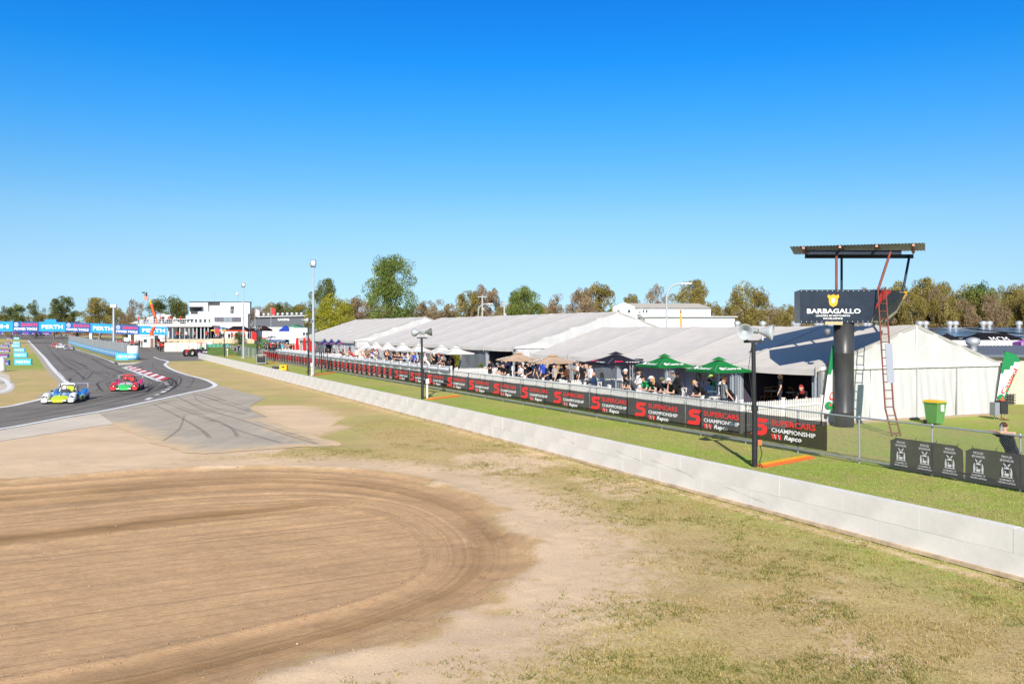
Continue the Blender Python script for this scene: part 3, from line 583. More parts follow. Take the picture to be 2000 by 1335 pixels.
picket('white picket fence behind the crowd at the far end of the deck', (113.5, 24.3), (129.5, 24.3), DZ + .1, 1.1, each=False)
# white rail fence with rolled grey sheeting further along
rf = thing('rail_fence', 'white post and rail fence with rolled pale sheeting where spectators lean', 'fence', SL(0, PL), TH)
VINYL = mat('rolled_vinyl', (0.62, 0.62, 0.63), 0.5, var=0.12, vs=2, bump=.3, bs=4); mb = MB(); mb.box((0, 0, .78), (.12, .12, 1.56)); mb.box((0, 0, 1.575), (.15, .15, .03)); RPM = mb.mesh('post', [PICK])
s_ = 61.8; step = 2.4
while s_ < 131: obj('post', RPM, rf, (0, s_, 0)); s_ += step
for i in range(29):
    y = 61.8 + i * step
    MB().box((0.0, y + step / 2, 1.50), (.05, step - .13, .07)).build('top_rail', PICK, rf)
    mb = MB(); mb.lathe([(0.12, -step / 2 + .08), (.15 + random.uniform(-.01, .015), -.4), (.15, .3), (.125, step / 2 - .08)], (-.05, y + step / 2, 1.28), 10, axis='y'); mb.build('rolled_sheet', VINYL, rf)
    MB().box((0.02, y + step / 2, .78), (.03, step - .13, .66)).build('rail_panel', PICK, rf)
    MB().box((0.0, y + step / 2, .25), (.05, step - .13, .12)).build('bottom_rail', PICK, rf)
# ------------------------------------------------------------------ marquees
SEAM = mat('roof_seam', (0.36, 0.35, 0.33), 0.6, var=0.1); PLANT = None
def marquee(label, s0, nb, bay, l0, w, ze, zr, near_gable=True, fills='', zfloor=DZ):
    t = thing('marquee', label, 'marquee', SL(s0, l0), TH, 'white clear-span marquees in a row'); hw = w / 2; sl_ = (zr - ze) / hw
    for i in range(nb):
        for side in (0, 1):
            mb = MB()
            def fn(u, v):
                x = -0.25 + (hw + .25) * v if side == 0 else w + .25 - (hw + .25) * v
                z = ze + sl_ * ((hw + .25) * v - .25); sag = 0.10 * math.sin(math.pi * u) * (0.35 + .65 * math.sin(math.pi * min(v, .98)))
                return (x, (i + 0.008 + u * .984) * bay, z - sag + 0.015 * math.sin(u * 19 + i) * v)
            mb.grid(fn, 8, 6); p = mb.build('roof_panel', PVC, t)
        mb = MB()                                        # valance hanging at the eave
        mb.grid(lambda u, v: (-0.26 - .04 * math.sin(math.pi * u) * (1 - v), (i + .008 + u * .984) * bay, ze - sl_ * .25 - .28 + .28 * v - .1 * math.sin(math.pi * u) * .35), 8, 2); mb.build('valance', PVC, t)
    for i in range(nb + 1):
        mb = MB(); y = i * bay
        for a, b_ in (((-.3, ze - sl_ * .3), (hw, zr)), ((w + .3, ze - sl_ * .3), (hw, zr))):
            mb.add([(a[0], y - .045, a[1] + .02), (a[0], y + .045, a[1] + .02), (b_[0], y + .045, b_[1] + .02), (b_[0], y - .045, b_[1] + .02)] + [(a[0], y - .045, a[1] - .12), (a[0], y + .045, a[1] - .12), (b_[0], y + .045, b_[1] - .12), (b_[0], y - .045, b_[1] - .12)], [(0, 1, 2, 3), (4, 5, 6, 7), (0, 3, 7, 4), (1, 2, 6, 5), (0, 1, 5, 4)])
        mb.build('rafter', SEAM, t)
        for x in (0.0, w): MB().box((x, y, (ze) / 2), (.13, .2, ze)).build('leg', ALU if x == 0 else WHITE, t)
        MB().box((-.29, y, ze - .2), (.05, .08, .45)).build('eave_bracket', SEAM, t)
    MB().grid(lambda u, v: (w, u * nb * bay, zfloor + (ze - zfloor) * v), 20, 2).build('rear_wall', PVCW, t)
    # end walls: gable triangle, eave beam and curtain panels
    for e, yy in ((0, -0.03), (1, nb * bay + .03)):
        if e == 0 and not near_gable: continue
        for k in range(2):
            mb = MB()
            def g2(u, v):
                x = hw * (u + k); top = ze + sl_ * (x if x < hw else w - x) - .03; return (x, yy + .02 * math.sin(u * 23 + v * 5 + k), ze - .05 + (top - ze + .05) * v)
            mb.grid(g2, 30, 8).build('gable_panel', PVCW, t)
        MB().box((hw, yy - .05 if e == 0 else yy + .05, ze - .05), (w + .2, .1, .14)).build('eave_beam', WHITE, t)
        MB().tube((hw, yy + (.02 if e else -.03), ze), (hw, yy + (.02 if e else -.03), zr - .05), .035, n=6).build('king_post', WHITE, t)
        xs_ = [0, .25, .5, .73, 1.0]
        for k in range(4):
            mb = MB(); a, b_ = xs_[k] * w + .02, xs_[k + 1] * w - .02
            mb.grid(lambda u, v: (a + (b_ - a) * u, yy + .06 * math.sin(u * 9 + k * 2 + v * 1.5) * (1 - v) * .6 + .022 * math.sin(u * 33 + v * 4) * (.3 + .7 * math.sin(math.pi * v)), .02 + (ze - .12) * v), 40, 8).build('end_wall_panel', PVCW, t)
        if e == 0:
            MB().box((hw, yy - .06, .05), (w, .12, .1)).build('base_beam', mat('weathered_timber', (.36, .27, .18), .8), t)
            for f in (.5, .73): MB().tube((f * w, yy - .04, .1), (f * w, yy - .04, ze - .12), .03, n=6).build('curtain_edge', SEAM, t)
    # bays of the front: o = open onto lining painted near-black for shade, l = pale lining, c = clear film, w = white wall
    for i, ch in enumerate(fills):
        y0, y1 = i * bay + .12, (i + 1) * bay - .12; zt = ze - .1
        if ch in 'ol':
            M_ = SHADE_LINING if ch == 'o' else LAV; dep = 3.4 if ch == 'o' else 1.0
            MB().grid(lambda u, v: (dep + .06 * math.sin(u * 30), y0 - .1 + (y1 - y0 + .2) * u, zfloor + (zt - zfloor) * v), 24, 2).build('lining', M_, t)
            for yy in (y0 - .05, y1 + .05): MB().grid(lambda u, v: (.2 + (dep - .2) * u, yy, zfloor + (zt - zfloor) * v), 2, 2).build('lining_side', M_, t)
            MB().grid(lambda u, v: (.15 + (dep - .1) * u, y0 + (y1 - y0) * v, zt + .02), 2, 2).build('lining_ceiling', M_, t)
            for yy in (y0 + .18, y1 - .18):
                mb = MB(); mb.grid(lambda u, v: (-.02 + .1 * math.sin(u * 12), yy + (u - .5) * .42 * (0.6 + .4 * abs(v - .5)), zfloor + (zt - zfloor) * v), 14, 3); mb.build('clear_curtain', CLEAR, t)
        elif ch == 'c':
            MB().grid(lambda u, v: (.0 + .02 * math.sin(u * 17), y0 + (y1 - y0) * u, zfloor + (zt - zfloor) * v), 16, 3).build('clear_wall', CLEAR, t)
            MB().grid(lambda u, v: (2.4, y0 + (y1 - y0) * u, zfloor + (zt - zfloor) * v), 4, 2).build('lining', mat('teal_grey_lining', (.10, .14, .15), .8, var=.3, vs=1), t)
        else:
            MB().grid(lambda u, v: (.0 + .03 * math.sin(u * 15), y0 + (y1 - y0) * u, .05 + (zt - .05) * v), 16, 3).build('wall_panel', PVCW, t)
    return t
BAY = 5.72
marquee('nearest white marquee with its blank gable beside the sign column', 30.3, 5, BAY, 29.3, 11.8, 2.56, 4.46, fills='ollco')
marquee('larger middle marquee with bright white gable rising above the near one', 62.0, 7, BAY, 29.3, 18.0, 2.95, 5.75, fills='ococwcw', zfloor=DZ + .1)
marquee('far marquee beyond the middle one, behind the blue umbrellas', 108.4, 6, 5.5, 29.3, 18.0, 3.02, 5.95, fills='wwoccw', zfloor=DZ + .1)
ORD = ['first', 'second', 'third', 'fourth', 'fifth', 'sixth', 'seventh', 'eighth', 'ninth']
# ------------------------------------------------------------------ umbrellas
def umbrella(label, px, l, wpx, apex, rim, c1, c2=None, group='', zf=DZ, text=None, sides=4, vent=True, rot=0.0, tcol=None, two=False, pole=ALU):
    s = SX(l, px); p = SL(s, l); r = wpx * p.y / FPX / 2
    if sides == 4: r *= 1.0 / math.cos(R(45) - abs(TH - R(0)) ) if rot == 0 else 1.0
    t = thing('umbrella', label, 'umbrella', (p.x, p.y, zf), TH + rot, group); za, zr_ = HZ(apex, p.y) - zf, HZ(rim, p.y) - zf
    n = sides; can = MB(); K = 5
    def ringpt(k, f, zz): a = 2 * math.pi * (k + .5) / n; return Vector((r * f * math.cos(a), r * f * math.sin(a), zz))
    for k in range(n):
        def fn(u, v):
            f = .12 + .88 * v; z_ = za - .12 - (za - .12 - zr_) * f - .10 * math.sin(math.pi * v) * (za - zr_); a, b_ = ringpt(k, f, z_), ringpt(k + 1, f, z_)
            q = a.lerp(b_, u); q.z -= .05 * math.sin(math.pi * u) * v; return q
        can.grid(fn, 4, 5, 0 if (c2 is None or k % 2 == 0) else 1)
        can.add([ringpt(k, 1, zr_), ringpt(k + 1, 1, zr_), ringpt(k + 1, .985, zr_ - .09), ringpt(k, .985, zr_ - .09)], [(0, 1, 2, 3)], 0 if not two else 1)
    m1 = mat('canopy_%d_%d_%d' % tuple(int(c * 255) for c in c1), c1, .8, var=.1, vs=2, trans=.25); m2 = m1 if c2 is None else mat('canopy_%d_%d_%d' % tuple(int(c * 255) for c in c2), c2, .8, trans=.25)
    co = can.build('canopy', [m1, m2], t)
    if vent:
        v_ = MB()
        for k in range(n): v_.add([(0, 0, za), ringpt(k, .24, za - .16), ringpt(k + 1, .24, za - .16)], [(0, 1, 2)], 0)
        v_.build('vent', [m2 if two else m1], co)
    MB().tube((0, 0, 0), (0, 0, za - .03), .028, n=8).build('pole', pole, t)
    MB().box((0, 0, .04), (.6, .6, .08)).build('base', GALV, t)
    for k in range(n): MB().tube((0, 0, za - .2), ringpt(k, .97, zr_ - .0), .011, n=4).tube((0, 0, zr_ - .35), ringpt(k, .55, za - .14 - (za - zr_) * .62), .009, n=4).build('rib', pole, t)
    if text:
        for k in range(n):
            tm = MB()
            a, b_ = ringpt(k, .78, 0), ringpt(k + 1, .78, 0); zz = za - .12 - (za - .12 - zr_) * .78 - .07 * (za - zr_); u_ = (b_ - a).normalized(); mid = (a + b_) / 2; mid.z = zz
            out = Vector((mid.x, mid.y, 0)).normalized(); sl2 = (za - zr_) / (r * math.cos(math.pi / n)); v2 = (Vector((-out.x, -out.y, sl2))).normalized(); nn = u_.cross(v2)
            o_ = mid + nn * .035 - v2 * .1; text(tm, o_, u_, v2, r)
            tm.build('lettering', tcol or [WHITE2], co)
    return t
def castrol(mb, o, u, v, r):
    mb.poly([(.11 * math.cos(a * math.pi / 8), .11 * math.sin(a * math.pi / 8)) for a in range(16)], o - u * (.34 * r) + v * .1, u, v, 0)
    mb.text('Castrol', o - u * (.26 * r), u, v, .62 * r, .2, 0, bold=.02, shear=.2)
def jaxt(mb, o, u, v, r):
    mb.text('Jax', o - u * (.42 * r), u, v, .34 * r, .24, 0, bold=.03, shear=.3); mb.text('TYRES', o - u * (.06 * r) - v * .04, u, v, .44 * r, .12, 1, bold=.02)
def bull(mb, o, u, v, r): mb.poly([(-.34 * r, -.06), (-.1 * r, -.02), (.2 * r, .02), (.36 * r, .16), (.1 * r, .13), (-.12 * r, .1), (-.3 * r, .04)], o, u, v, 0)
GR = (.008, .20, .045)
umbrella('green umbrella with white lettering nearest the sign column', 1404, 26.3, 124, 696, 722, GR, group='green lettered umbrellas', text=castrol, vent=True)
umbrella('green umbrella with white lettering beside the black umbrella', 1298, 26.1, 110, 690, 713, GR, group='green lettered umbrellas', text=castrol)
umbrella('black navy umbrella with pink lettering', 1203, 26.0, 132, 686, 708, (.016, .014, .026), text=jaxt, tcol=[mat('pink_print', (.65, .03, .10), .6), WHITE2])
umbrella('beige umbrella with orange trim beside the black umbrella', 1080, 26.0, 100, 690, 706, (.55, .40, .28), c2=(.55, .40, .28), sides=8, group='beige umbrellas with orange trim', two=False)
umbrella('beige umbrella with orange trim beside the white umbrella row', 1012, 26.2, 88, 686, 701.5, (.55, .40, .28), sides=8, group='beige umbrellas with orange trim')
for px, w_, ap, ri in ((889, 84, 675, 689), (862, 74, 673, 687.5), (818, 66, 671, 685), (786, 60, 669, 683), (757, 56, 668, 681), (734, 52, 667.5, 679.5), (715, 48, 667, 678.5)):
    umbrella('white square umbrella along the middle marquee, ' + ORD[[889, 862, 818, 786, 757, 734, 715].index(px)] + ' from the beige umbrellas', px, 26.4, w_ * .92, ap, ri, (.72, .72, .71), group='white umbrellas in front of the middle marquee', zf=DZ + .1, pole=WOOD)
for i_, (px, ap) in enumerate(((661.5, 662.3), (647.5, 661.4), (634, 661))): umbrella('dark blue umbrella with orange emblem, ' + ORD[i_] + ' from the white umbrella row', px, 26.2, 32, ap, 671.5, (.02, .035, .16), group='blue umbrellas near the far marquee', zf=DZ + .1, text=bull, tcol=[mat('orange_print', (.6, .13, .05), .6)])
for px, ap in ((569, 653.6), (556, 653), (544, 653.5), (531, 655)): umbrella('white umbrella over the crowd at the end of the deck', px, 27.0, 26, ap, 662, (.75, .75, .74), group='white umbrellas over the far crowd', zf=DZ + .1)
REDC = cloth((.62, .02, .02))
for px, l in ((580.5, 25.8), (594.5, 25.6), (604, 25.8)):
    p = SL(SX(l, px), l); t = thing('closed_umbrella', 'folded red umbrella with white print, ' + {580.5: 'third', 594.5: 'second', 604: 'first'}[px] + ' from the blue umbrellas', 'umbrella', (p.x, p.y, DZ + .1), TH, 'folded red umbrellas'); mb = MB()
    MB().tube((0, 0, 0), (0, 0, 2.75), .028).build('pole', ALU, t)
    mb.lathe([(.30, .95), (.27, 1.2), (.24, 1.5), (.22, 1.9), (.20, 2.2), (.17, 2.5), (.08, 2.66), (.02, 2.72)], (0, 0, 0), 12)
    mb.v = [(x * (1 + .22 * math.sin(6 * math.atan2(y, x))), y * (1 + .22 * math.sin(6 * math.atan2(y, x))), zz) for x, y, zz in mb.v]; mb.build('folded_canopy', REDC, t)
    MB().box((-.27, 0, 1.4), (.03, .2, .45)).build('print', WHITE2, t); MB().box((0, 0, .05), (.5, .5, .1)).build('base', GALV, t)
# ------------------------------------------------------------------ deck furniture
def chair(mats_, cross=True):
    t = thing('chair', '', 'chair')
    MB().box((0, 0, .45), (.42, .42, .035)).build('seat', mats_, t)
    for x in (-.19, .19):
        for y in (-.19, .19): MB().tube((x * 1.08, y * 1.08, 0), (x, y, .45 if y < 0 else .92), .018, n=6).build('leg', mats_, t)
    mb = MB(); mb.box((0, .195, .90), (.42, .03, .09)); mb.build('back_rail', mats_, t)
    mb = MB()
    if cross: mb.tube((-.18, .195, .5), (.18, .195, .86), .014, n=6); mb.tube((.18, .195, .5), (-.18, .195, .86), .014, n=6)
    else: [mb.tube((x, .195, .46), (x, .195, .87), .011, n=6) for x in (-.12, -.04, .04, .12)]
    mb.build('back_cross', mats_, t); return t
def tbl(m, r=.38, h=.74, top=None):
    t = thing('table', '', 'table'); MB().lathe([(0, h - .03), (r, h - .03), (r, h), (0, h)], n=18, smooth=False).build('table_top', top or m, t); MB().tube((0, 0, 0), (0, 0, h - .03), .035).build('column', m, t)
    MB().lathe([(.24, 0), (.24, .03), (.04, .06)], n=14).build('foot', m, t); return t
WC = chair(WHITE, True); BC = chair(WOOD, True); KC = chair(BLACKM, False); TB = tbl(WHITE); TW = tbl(WOOD, top=WHITE)
first = {id(k): True for k in (WC, BC, KC, TB, TW)}
def put(root, l, px, rz, label, group, z=DZ):
    p = SL(SX(l, px), l, z)
    if first[id(root)]: first[id(root)] = False; root.location = p; root.rotation_euler = (0, 0, rz); root['label'] = label; root['group'] = group; return root
    return dup(root, p, rz, label, group)
for px, l, rz in ((1380, 25.6, 1), (1390, 26.6, 3), (1428, 25.3, 4.2), (1408, 25.9, 5.5)): put(WC, l, px, rz, 'white crossback chair under the nearest green umbrella', 'white chairs under the nearest green umbrella')
for px, l, rz in ((1318, 25.0, 2), (1282, 25.7, .3), (1296, 25.0, 4.6), (1330, 26.5, 5)): put(WC, l, px, rz, 'white crossback chair under the green umbrella beside the black one', 'white chairs under the second green umbrella')
for px, l, rz in ((1177, 25.6, 2), (1163, 26.6, .3), (1140, 26.4, 4.2), (1190, 27.0, 5)): put(WC, l, px, rz, 'white crossback chair under the black umbrella', 'white chairs under the black umbrella')
for px, l, rz in ((1460, 30.6, .6), (1478, 31.2, 2.4), (1496, 30.8, 3.4), (1515, 31.5, .2), (1452, 31.8, 4), (1538, 31.6, 5), (1560, 30.9, 1)): put(BC, l, px, rz, 'brown timber crossback chair inside the open bay of the near marquee', 'timber chairs inside the near marquee')
for px, l, rz in ((1118, 24.7, 2), (1146, 24.7, .3), (1100, 25.4, 4.2)): put(KC, l, px, rz, 'black chair behind the pickets beside the beige umbrella', 'black chairs by the beige umbrella')
for px, l in ((1468, 31.0), (1507, 31.2), (1550, 31.4)): put(TW, l, px, 0, 'round white table inside the open bay of the near marquee', 'tables inside the near marquee')
for px, l, lb in ((1400, 25.9, 'white table under the green umbrella nearest the sign column'), (1306, 25.4, 'white table under the green umbrella beside the black one'), (1160, 25.9, 'white table under the black umbrella'), (1012, 25.6, 'white table under the beige umbrella beside the white row'), (1080, 25.6, 'white table under the beige umbrella beside the black one')): put(TB, l, px, 0, lb, 'white deck tables')
# lattice truss towers and hung speakers by the lining
for px, l, lb in ((1360, 29.0, 'black lattice truss tower behind the nearest green umbrella'), (1237, 28.8, 'slim lattice truss tower behind the black umbrella')):
    p = SL(SX(l, px), l, DZ); t = thing('truss_tower', lb, 'truss', p, TH, 'truss towers'); M_ = BLACKM if px > 1300 else ALU
    for x in (-.14, .14):
        for y in (-.14, .14): MB().tube((x, y, 0), (x, y, 1.95), .022, n=6).build('chord', M_, t)
    mb = MB()
    for k in range(7):
        z0, z1 = .02 + k * .275, .02 + (k + 1) * .275; sg = 1 if k % 2 else -1
        mb.tube((-.14, -.14 * sg, z0), (-.14, .14 * sg, z1), .012, n=4); mb.tube((.14 * sg, -.14, z0), (-.14 * sg, -.14, z1), .012, n=4)
    mb.build('lacing', M_, t)
for px, l, zz, lb in ((1248, 28.9, 1.75, 'black loudspeaker hung beside the slim truss tower'), (1371, 28.9, 1.5, 'black loudspeaker hung beside the black truss tower')):
    p = SL(SX(l, px), l, DZ); t = thing('hung_loudspeaker', lb, 'speaker', p, TH, 'hung loudspeakers'); MB().box((0, 0, zz), (.35, .42, .75)).build('cabinet', BLACKM, t); MB().lathe([(.0, 0), (.15, 0), (.16, -.02)], (-.18, 0, zz - .12), 14, axis='x').build('driver_cone', DARK, t)
    MB().tube((0.1, 0, zz - .3), (0.1, 0, 0), .03).build('stand_pole', BLACKM, t)
# ------------------------------------------------------------------ sign tower
NAVY = mat('navy_sign_face', (0.010, 0.020, 0.040), 0.4, var=0.4, vs=4); GOLD = mat('gold_print', (0.75, 0.36, 0.02), 0.5, var=0.05)
TY = 39.2; TX = XA(1648, TY)
tw = thing('sign_tower', 'black steel column carrying a navy sign box and a small tin roof', 'sign', (TX, TY, 0))
COLM = mat('black_column', (0.042, 0.043, 0.045), 0.38, var=0.35, vs=3, stretch=(1, 1, .3))
MB().lathe([(.0, 0), (.43, 0), (.43, .62), (.435, .63), (.43, .64), (.43, 3.2), (.434, 3.21), (.43, 3.22), (.43, 4.55), (0, 4.55)], n=28).build('column', COLM, tw)
b0 = [(-2.03, -.35), (.98, -.50), (2.5, 1.0), (-1.6, 1.8)]; b1 = [(-2.03, -.35), (1.36, -.52), (3.25, 1.0), (-1.6, 1.8)]; z0, z1 = 4.53, 5.96
box = MB(); box.loft([[(x, y, z0) for x, y in b0], [(x, y, z1) for x, y in b1]], smooth=False); bx_ = box.build('sign_box', NAVY, tw)
fu = Vector((3.01, -.15, 0)).normalized(); fo = lambda a, z: Vector((-2.03, -.35, z)) + fu * a + Vector((-.05, -1, 0)).normalized() * .012
V3 = Vector((0, 0, 1))
tx = MB(); tx.text('BARBAGALLO', fo(.30, 4.93), fu, V3, 2.28, .21, 0, bold=.02); tx.text('LEADERS IN MOTORING', fo(.68, 4.80), fu, V3, 1.45, .075, 0, bold=.015); tx.text('EXCELLENCE', fo(1.0, 4.68), fu, V3, .82, .075, 0, bold=.015); tx.build('lettering', WHITE2, bx_)
sh = MB(); sh.poly([(0, 0), (.14, .08), (.19, .22), (.19, .36), (.25, .44), (.22, .55), (.12, .50), (0, .55), (-.12, .50), (-.22, .55), (-.25, .44), (-.19, .36), (-.19, .22), (-.14, .08)], fo(1.42, 5.21), fu, V3, 0); sh.build('gold_shield', GOLD, bx_)
rg = MB(); rg.text('B', fo(1.42, 5.40), fu, V3, .15, .19, 0, bold=.02, center=True); rg.v = [(x, y - .006, z) for x, y, z in rg.v]; rg.build('shield_letter', WHITE2, bx_)
for i in range(14):      # rivets round the face
    a = .06 + i * (3.0 - .12) / 13
    MB().ball(tuple(fo(a, 5.91)), .018, n=6, k=4).build('rivet', WHITE2, bx_); MB().ball(tuple(fo(a * .985, 4.58)), .018, n=6, k=4).build('rivet', WHITE2, bx_)
su0, su1 = Vector((2.5 - .98, 1.5, 0)), Vector((3.25 - 1.36, 1.52, 0)); sn_ = Vector((.68, -.72, 0)).normalized() * .012
sf = lambda a, t: Vector((.98, -.5, z0)).lerp(Vector((1.36, -.52, z1)), t) + su0.lerp(su1, t) * a + sn_
pc = MB(); pc.add([sf(.0, .4), sf(.42, .98), sf(.06, .98)], [(0, 1, 2)], 0); pc.add([sf(.0, .02), sf(.5, .02), sf(.55, .22), sf(.2, .3), sf(.02, .2)], [(0, 1, 2, 3, 4)], 1); pc.add([sf(.62, .0), sf(.98, .3), sf(.98, .98), sf(.7, .98), sf(.74, .5)], [(0, 1, 2, 3, 4)], 1); pc.add([sf(.88, .75), sf(.99, .75), sf(.99, .99), sf(.86, .99)], [(0, 1, 2, 3)], 2)
pc.build('side_print', [mat('deep_red_print', (.42, .02, .025), .5), mat('grey_print', (.30, .27, .20), .5, var=.5, vs=2), GOLD], bx_)
st = MB(); u2 = su0.normalized(); st.text('BARBAGALLO', sf(.16, .34) + sn_ * .6, u2, V3, 1.7, .17, 0, bold=.02, shear=.2); st.build('side_lettering', WHITE2, bx_)
BLU = mat('dark_blue_steel', (.012, .020, .042), .5, var=.2)
for p, q_, m_ in (((-.43, -.3, z1), (-.43, -.3, 7.62), RUST), ((.42, 1.4, z1), (.42, 1.4, 7.6), BLU), ((1.32, -.45, z1), (1.88, -.4, 7.62), RUST), ((3.0, .95, z1), (3.5, 1.4, 7.6), BLU)): MB().tube(p, q_, .055, n=8).build('roof_post', m_, tw)
MB().box((.35, -.35, 7.58), (4.0, .12, .18)).build('roof_beam', BLU, tw); MB().box((1.25, 1.5, 7.56), (4.9, .12, .18)).build('roof_beam', BLU, tw)
RC = [Vector((-2.6, -.75, 7.80)), Vector((3.1, -1.0, 7.93)), Vector((4.9, 2.9, 7.95)), Vector((-1.2, 3.1, 7.78))]
TIN = mat('weathered_tin', (.30, .29, .26), .55, metal=.3, var=.35, vs=3)
rs_ = MB()
def rfn(u, v): p = RC[0].lerp(RC[1], u).lerp(RC[3].lerp(RC[2], u), v); p.z += .014 * math.sin(u * 2 * math.pi * 40) ; return p
rs_.grid(rfn, 272, 1); rs_.build('tin_roof', TIN, tw)
for k in range(4):
    a, b_ = RC[0].lerp(RC[1], .1 + .27 * k), RC[3].lerp(RC[2], .1 + .27 * k); mb = MB(); mb.tube(a - V3 * .09, b_ - V3 * .09, .07, n=4); mb.build('purlin', RUST, tw)
    MB().box(tuple(a + Vector((0, -.02, -.08))), (.10, .06, .09)).build('purlin_end', mat('pinkish_timber', (.50, .27, .2), .7), tw)
# camera dome below the box
cc = thing('security_camera', 'small grey dome camera on a pale bracket under the sign box', 'camera', (XA(1616, 38.6), 38.6, 4.15))
MB().box((.28, .05, .36), (.75, .12, .14)).build('bracket', mat('brass_paint', (.42, .35, .2), .6), cc); MB().lathe([(0, .12), (.09, .12), (.13, .05), (.13, -.02), (.10, -.1), (.04, -.16), (0, -.17)], n=14).build('dome', mat('grey_plastic', (.16, .17, .18), .4), cc)
MB().tube((0, 0, .1), (0, .02, .32), .03).build('stem', BLACKM, cc)
# ladder
ld = thing('ladder', 'rust red steel ladder leaning from the grass up to the sign box', 'ladder', (XA(1751, 35.6), 35.6, 0))
top = Vector((XA(1722, 38.55) - XA(1751, 35.6), 38.55 - 35.6, 6.06)); kink = Vector((XA(1738, 36.3) - XA(1751, 35.6), .75, 1.05))
off = Vector((.19, .05, 0)); pts = [Vector((0, 0, 0)), kink, top]
LDM = mat('rust_ladder', (.17, .05, .035), .65, var=.35, vs=9)
for sg in (-1, 1): MB().path([p + off * sg for p in pts], .033, n=6).build('stile', LDM, ld)
for k in range(19):
    t = k / 18 * .97 + .02; zz = t * 6.06; p = pts[0].lerp(kink, zz / 1.05) if zz < 1.05 else kink.lerp(top, (zz - 1.05) / 5.01)
    MB().tube(p - off, p + off, .02, n=6).build('rung', LDM, ld)
g0, g1 = kink.lerp(top, .20), kink.lerp(top, .52); mb = MB(); d_ = (g1 - g0); 
mb.add([g0 - off * .2 + Vector((0, -.06, 0)), g0 + off * 1.5 + Vector((0, -.06, 0)), g1 + off * 1.5 + Vector((0, -.06, 0)), g1 - off * .2 + Vector((0, -.06, 0)), g0 - off * .2 + Vector((0, -.03, 0)), g0 + off * 1.5 + Vector((0, -.03, 0)), g1 + off * 1.5 + Vector((0, -.03, 0)), g1 - off * .2 + Vector((0, -.03, 0))], [(0, 1, 2, 3), (7, 6, 5, 4), (0, 4, 5, 1), (1, 5, 6, 2), (2, 6, 7, 3), (3, 7, 4, 0)]); mb.build('climb_guard', ALU, ld)
# ------------------------------------------------------------------ feather flags
def feather(label, x, y, h, w, lean, rz, z0=0.55):
    t = thing('feather_flag', label, 'flag', (x, y, 0), rz, 'green and white feather flags'); N_ = 14
    line = lambda v: (lean * v + w * .9 * max(0, v - .72) ** 2 * 6, z0 + (h - z0) * min(v * 1.0, 1))
    wd = lambda v: w * (0.35 + .65 * min(1, v / .75)) if v < .75 else w * math.sqrt(max(0, 1 - ((v - .75) / .25) ** 2))
    mb = MB()
    def fn(u, v):
        x0 = lean * v; return (x0 + wd(v) * u, .03 * math.sin(v * 6 + u * 3), z0 + (h - z0) * v)
    for k in range(N_):
        for j in range(6):
            v0, v1, u0, u1 = k / N_, (k + 1) / N_, j / 6, (j + 1) / 6; vc, uc = (v0 + v1) / 2, (u0 + u1) / 2
            m_ = 0 if (vc - uc * .28 > .55 or (uc > .78 and vc < .6)) else 1
            mb.add([fn(u0, v0), fn(u1, v0), fn(u1, v1), fn(u0, v1)], [(0, 1, 2, 3)], m_)
    mb.build('sail', [mat('flag_green', (.01, .22, .07), .7, var=.08, trans=.2), mat('flag_white', (.68, .68, .68), .7, var=.05, trans=.2)], t)
    po = MB(); po.path([(-.02, 0, -.05), (-.02, 0, z0)] + [(lean * v - .02, 0, z0 + (h - z0) * v) for v in (.3, .6, .8)] + [(lean * v + wd(v) * .15 - .02, 0, z0 + (h - z0) * v + .01) for v in (.92, .99)], .018, n=6); po.build('pole', BLACKM, t)
    tm = MB(); ang = R(62); u_ = Vector((math.cos(ang), 0, math.sin(ang))); v_ = Vector((-math.sin(ang), 0, math.cos(ang)))
    tm.text('Castrol', Vector((lean * .18 + w * .38, -.05, z0 + (h - z0) * .18)), u_, v_, (h - z0) * .52, w * .26, 0, bold=.01); tm.build('lettering', REDP, t)
    e = MB(); e.poly([(.17 * math.cos(a * .3927), .17 * math.sin(a * .3927)) for a in range(16)], (lean * .1 + w * .22, -.055, z0 + (h - z0) * .12), (1, 0, 0), (0, 0, 1), 0); e.poly([(.03, -.03), (.14, .02), (.12, .07), (.0, .03)], (lean * .1 + w * .22, -.06, z0 + (h - z0) * .12), (1, 0, 0), (0, 0, 1), 1); e.build('roundel', [mat('flag_green', (.01, .22, .07)), REDP], t)
feather('green and white feather flag half hidden behind the black sign column', XA(1606, 39.4), 39.4, 3.55, 1.05, .42, 0.05)
feather('green and white feather flag at the back corner of the near marquee', XA(1945, 44.5), 44.5, 3.2, .85, .40, -.1)
# ------------------------------------------------------------------ wheelie bin
wb = thing('wheelie_bin', 'green wheelie bin with a yellow lid on the grass by the marquee gable', 'bin', (XA(1826, 40.2), 40.2, 0), R(25))
BG = mat('bin_green', (.10, .25, .075), .45, var=.12, vs=5)
mb = MB(); mb.loft([[(-.23, -.27, .06), (.23, -.27, .06), (.23, .27, .06), (-.23, .27, .06)], [(-.29, -.36, .98), (.29, -.36, .98), (.29, .36, .98), (-.29, .36, .98)]], smooth=False); mb.box((0, 0, .955), (.62, .76, .05)); mb.build('body', BG, wb)
mb = MB(); mb.loft([[(-.31, -.40, .99), (.31, -.40, .99), (.31, .40, .99), (-.31, .40, .99)], [(-.26, -.34, 1.06), (.26, -.34, 1.06), (.26, .36, 1.08), (-.26, .36, 1.08)]], smooth=False); mb.build('lid', mat('bin_yellow', (.72, .36, .01), .45), wb)
MB().tube((-.24, .44, .98), (.24, .44, .98), .022).build('handle', BG, wb)
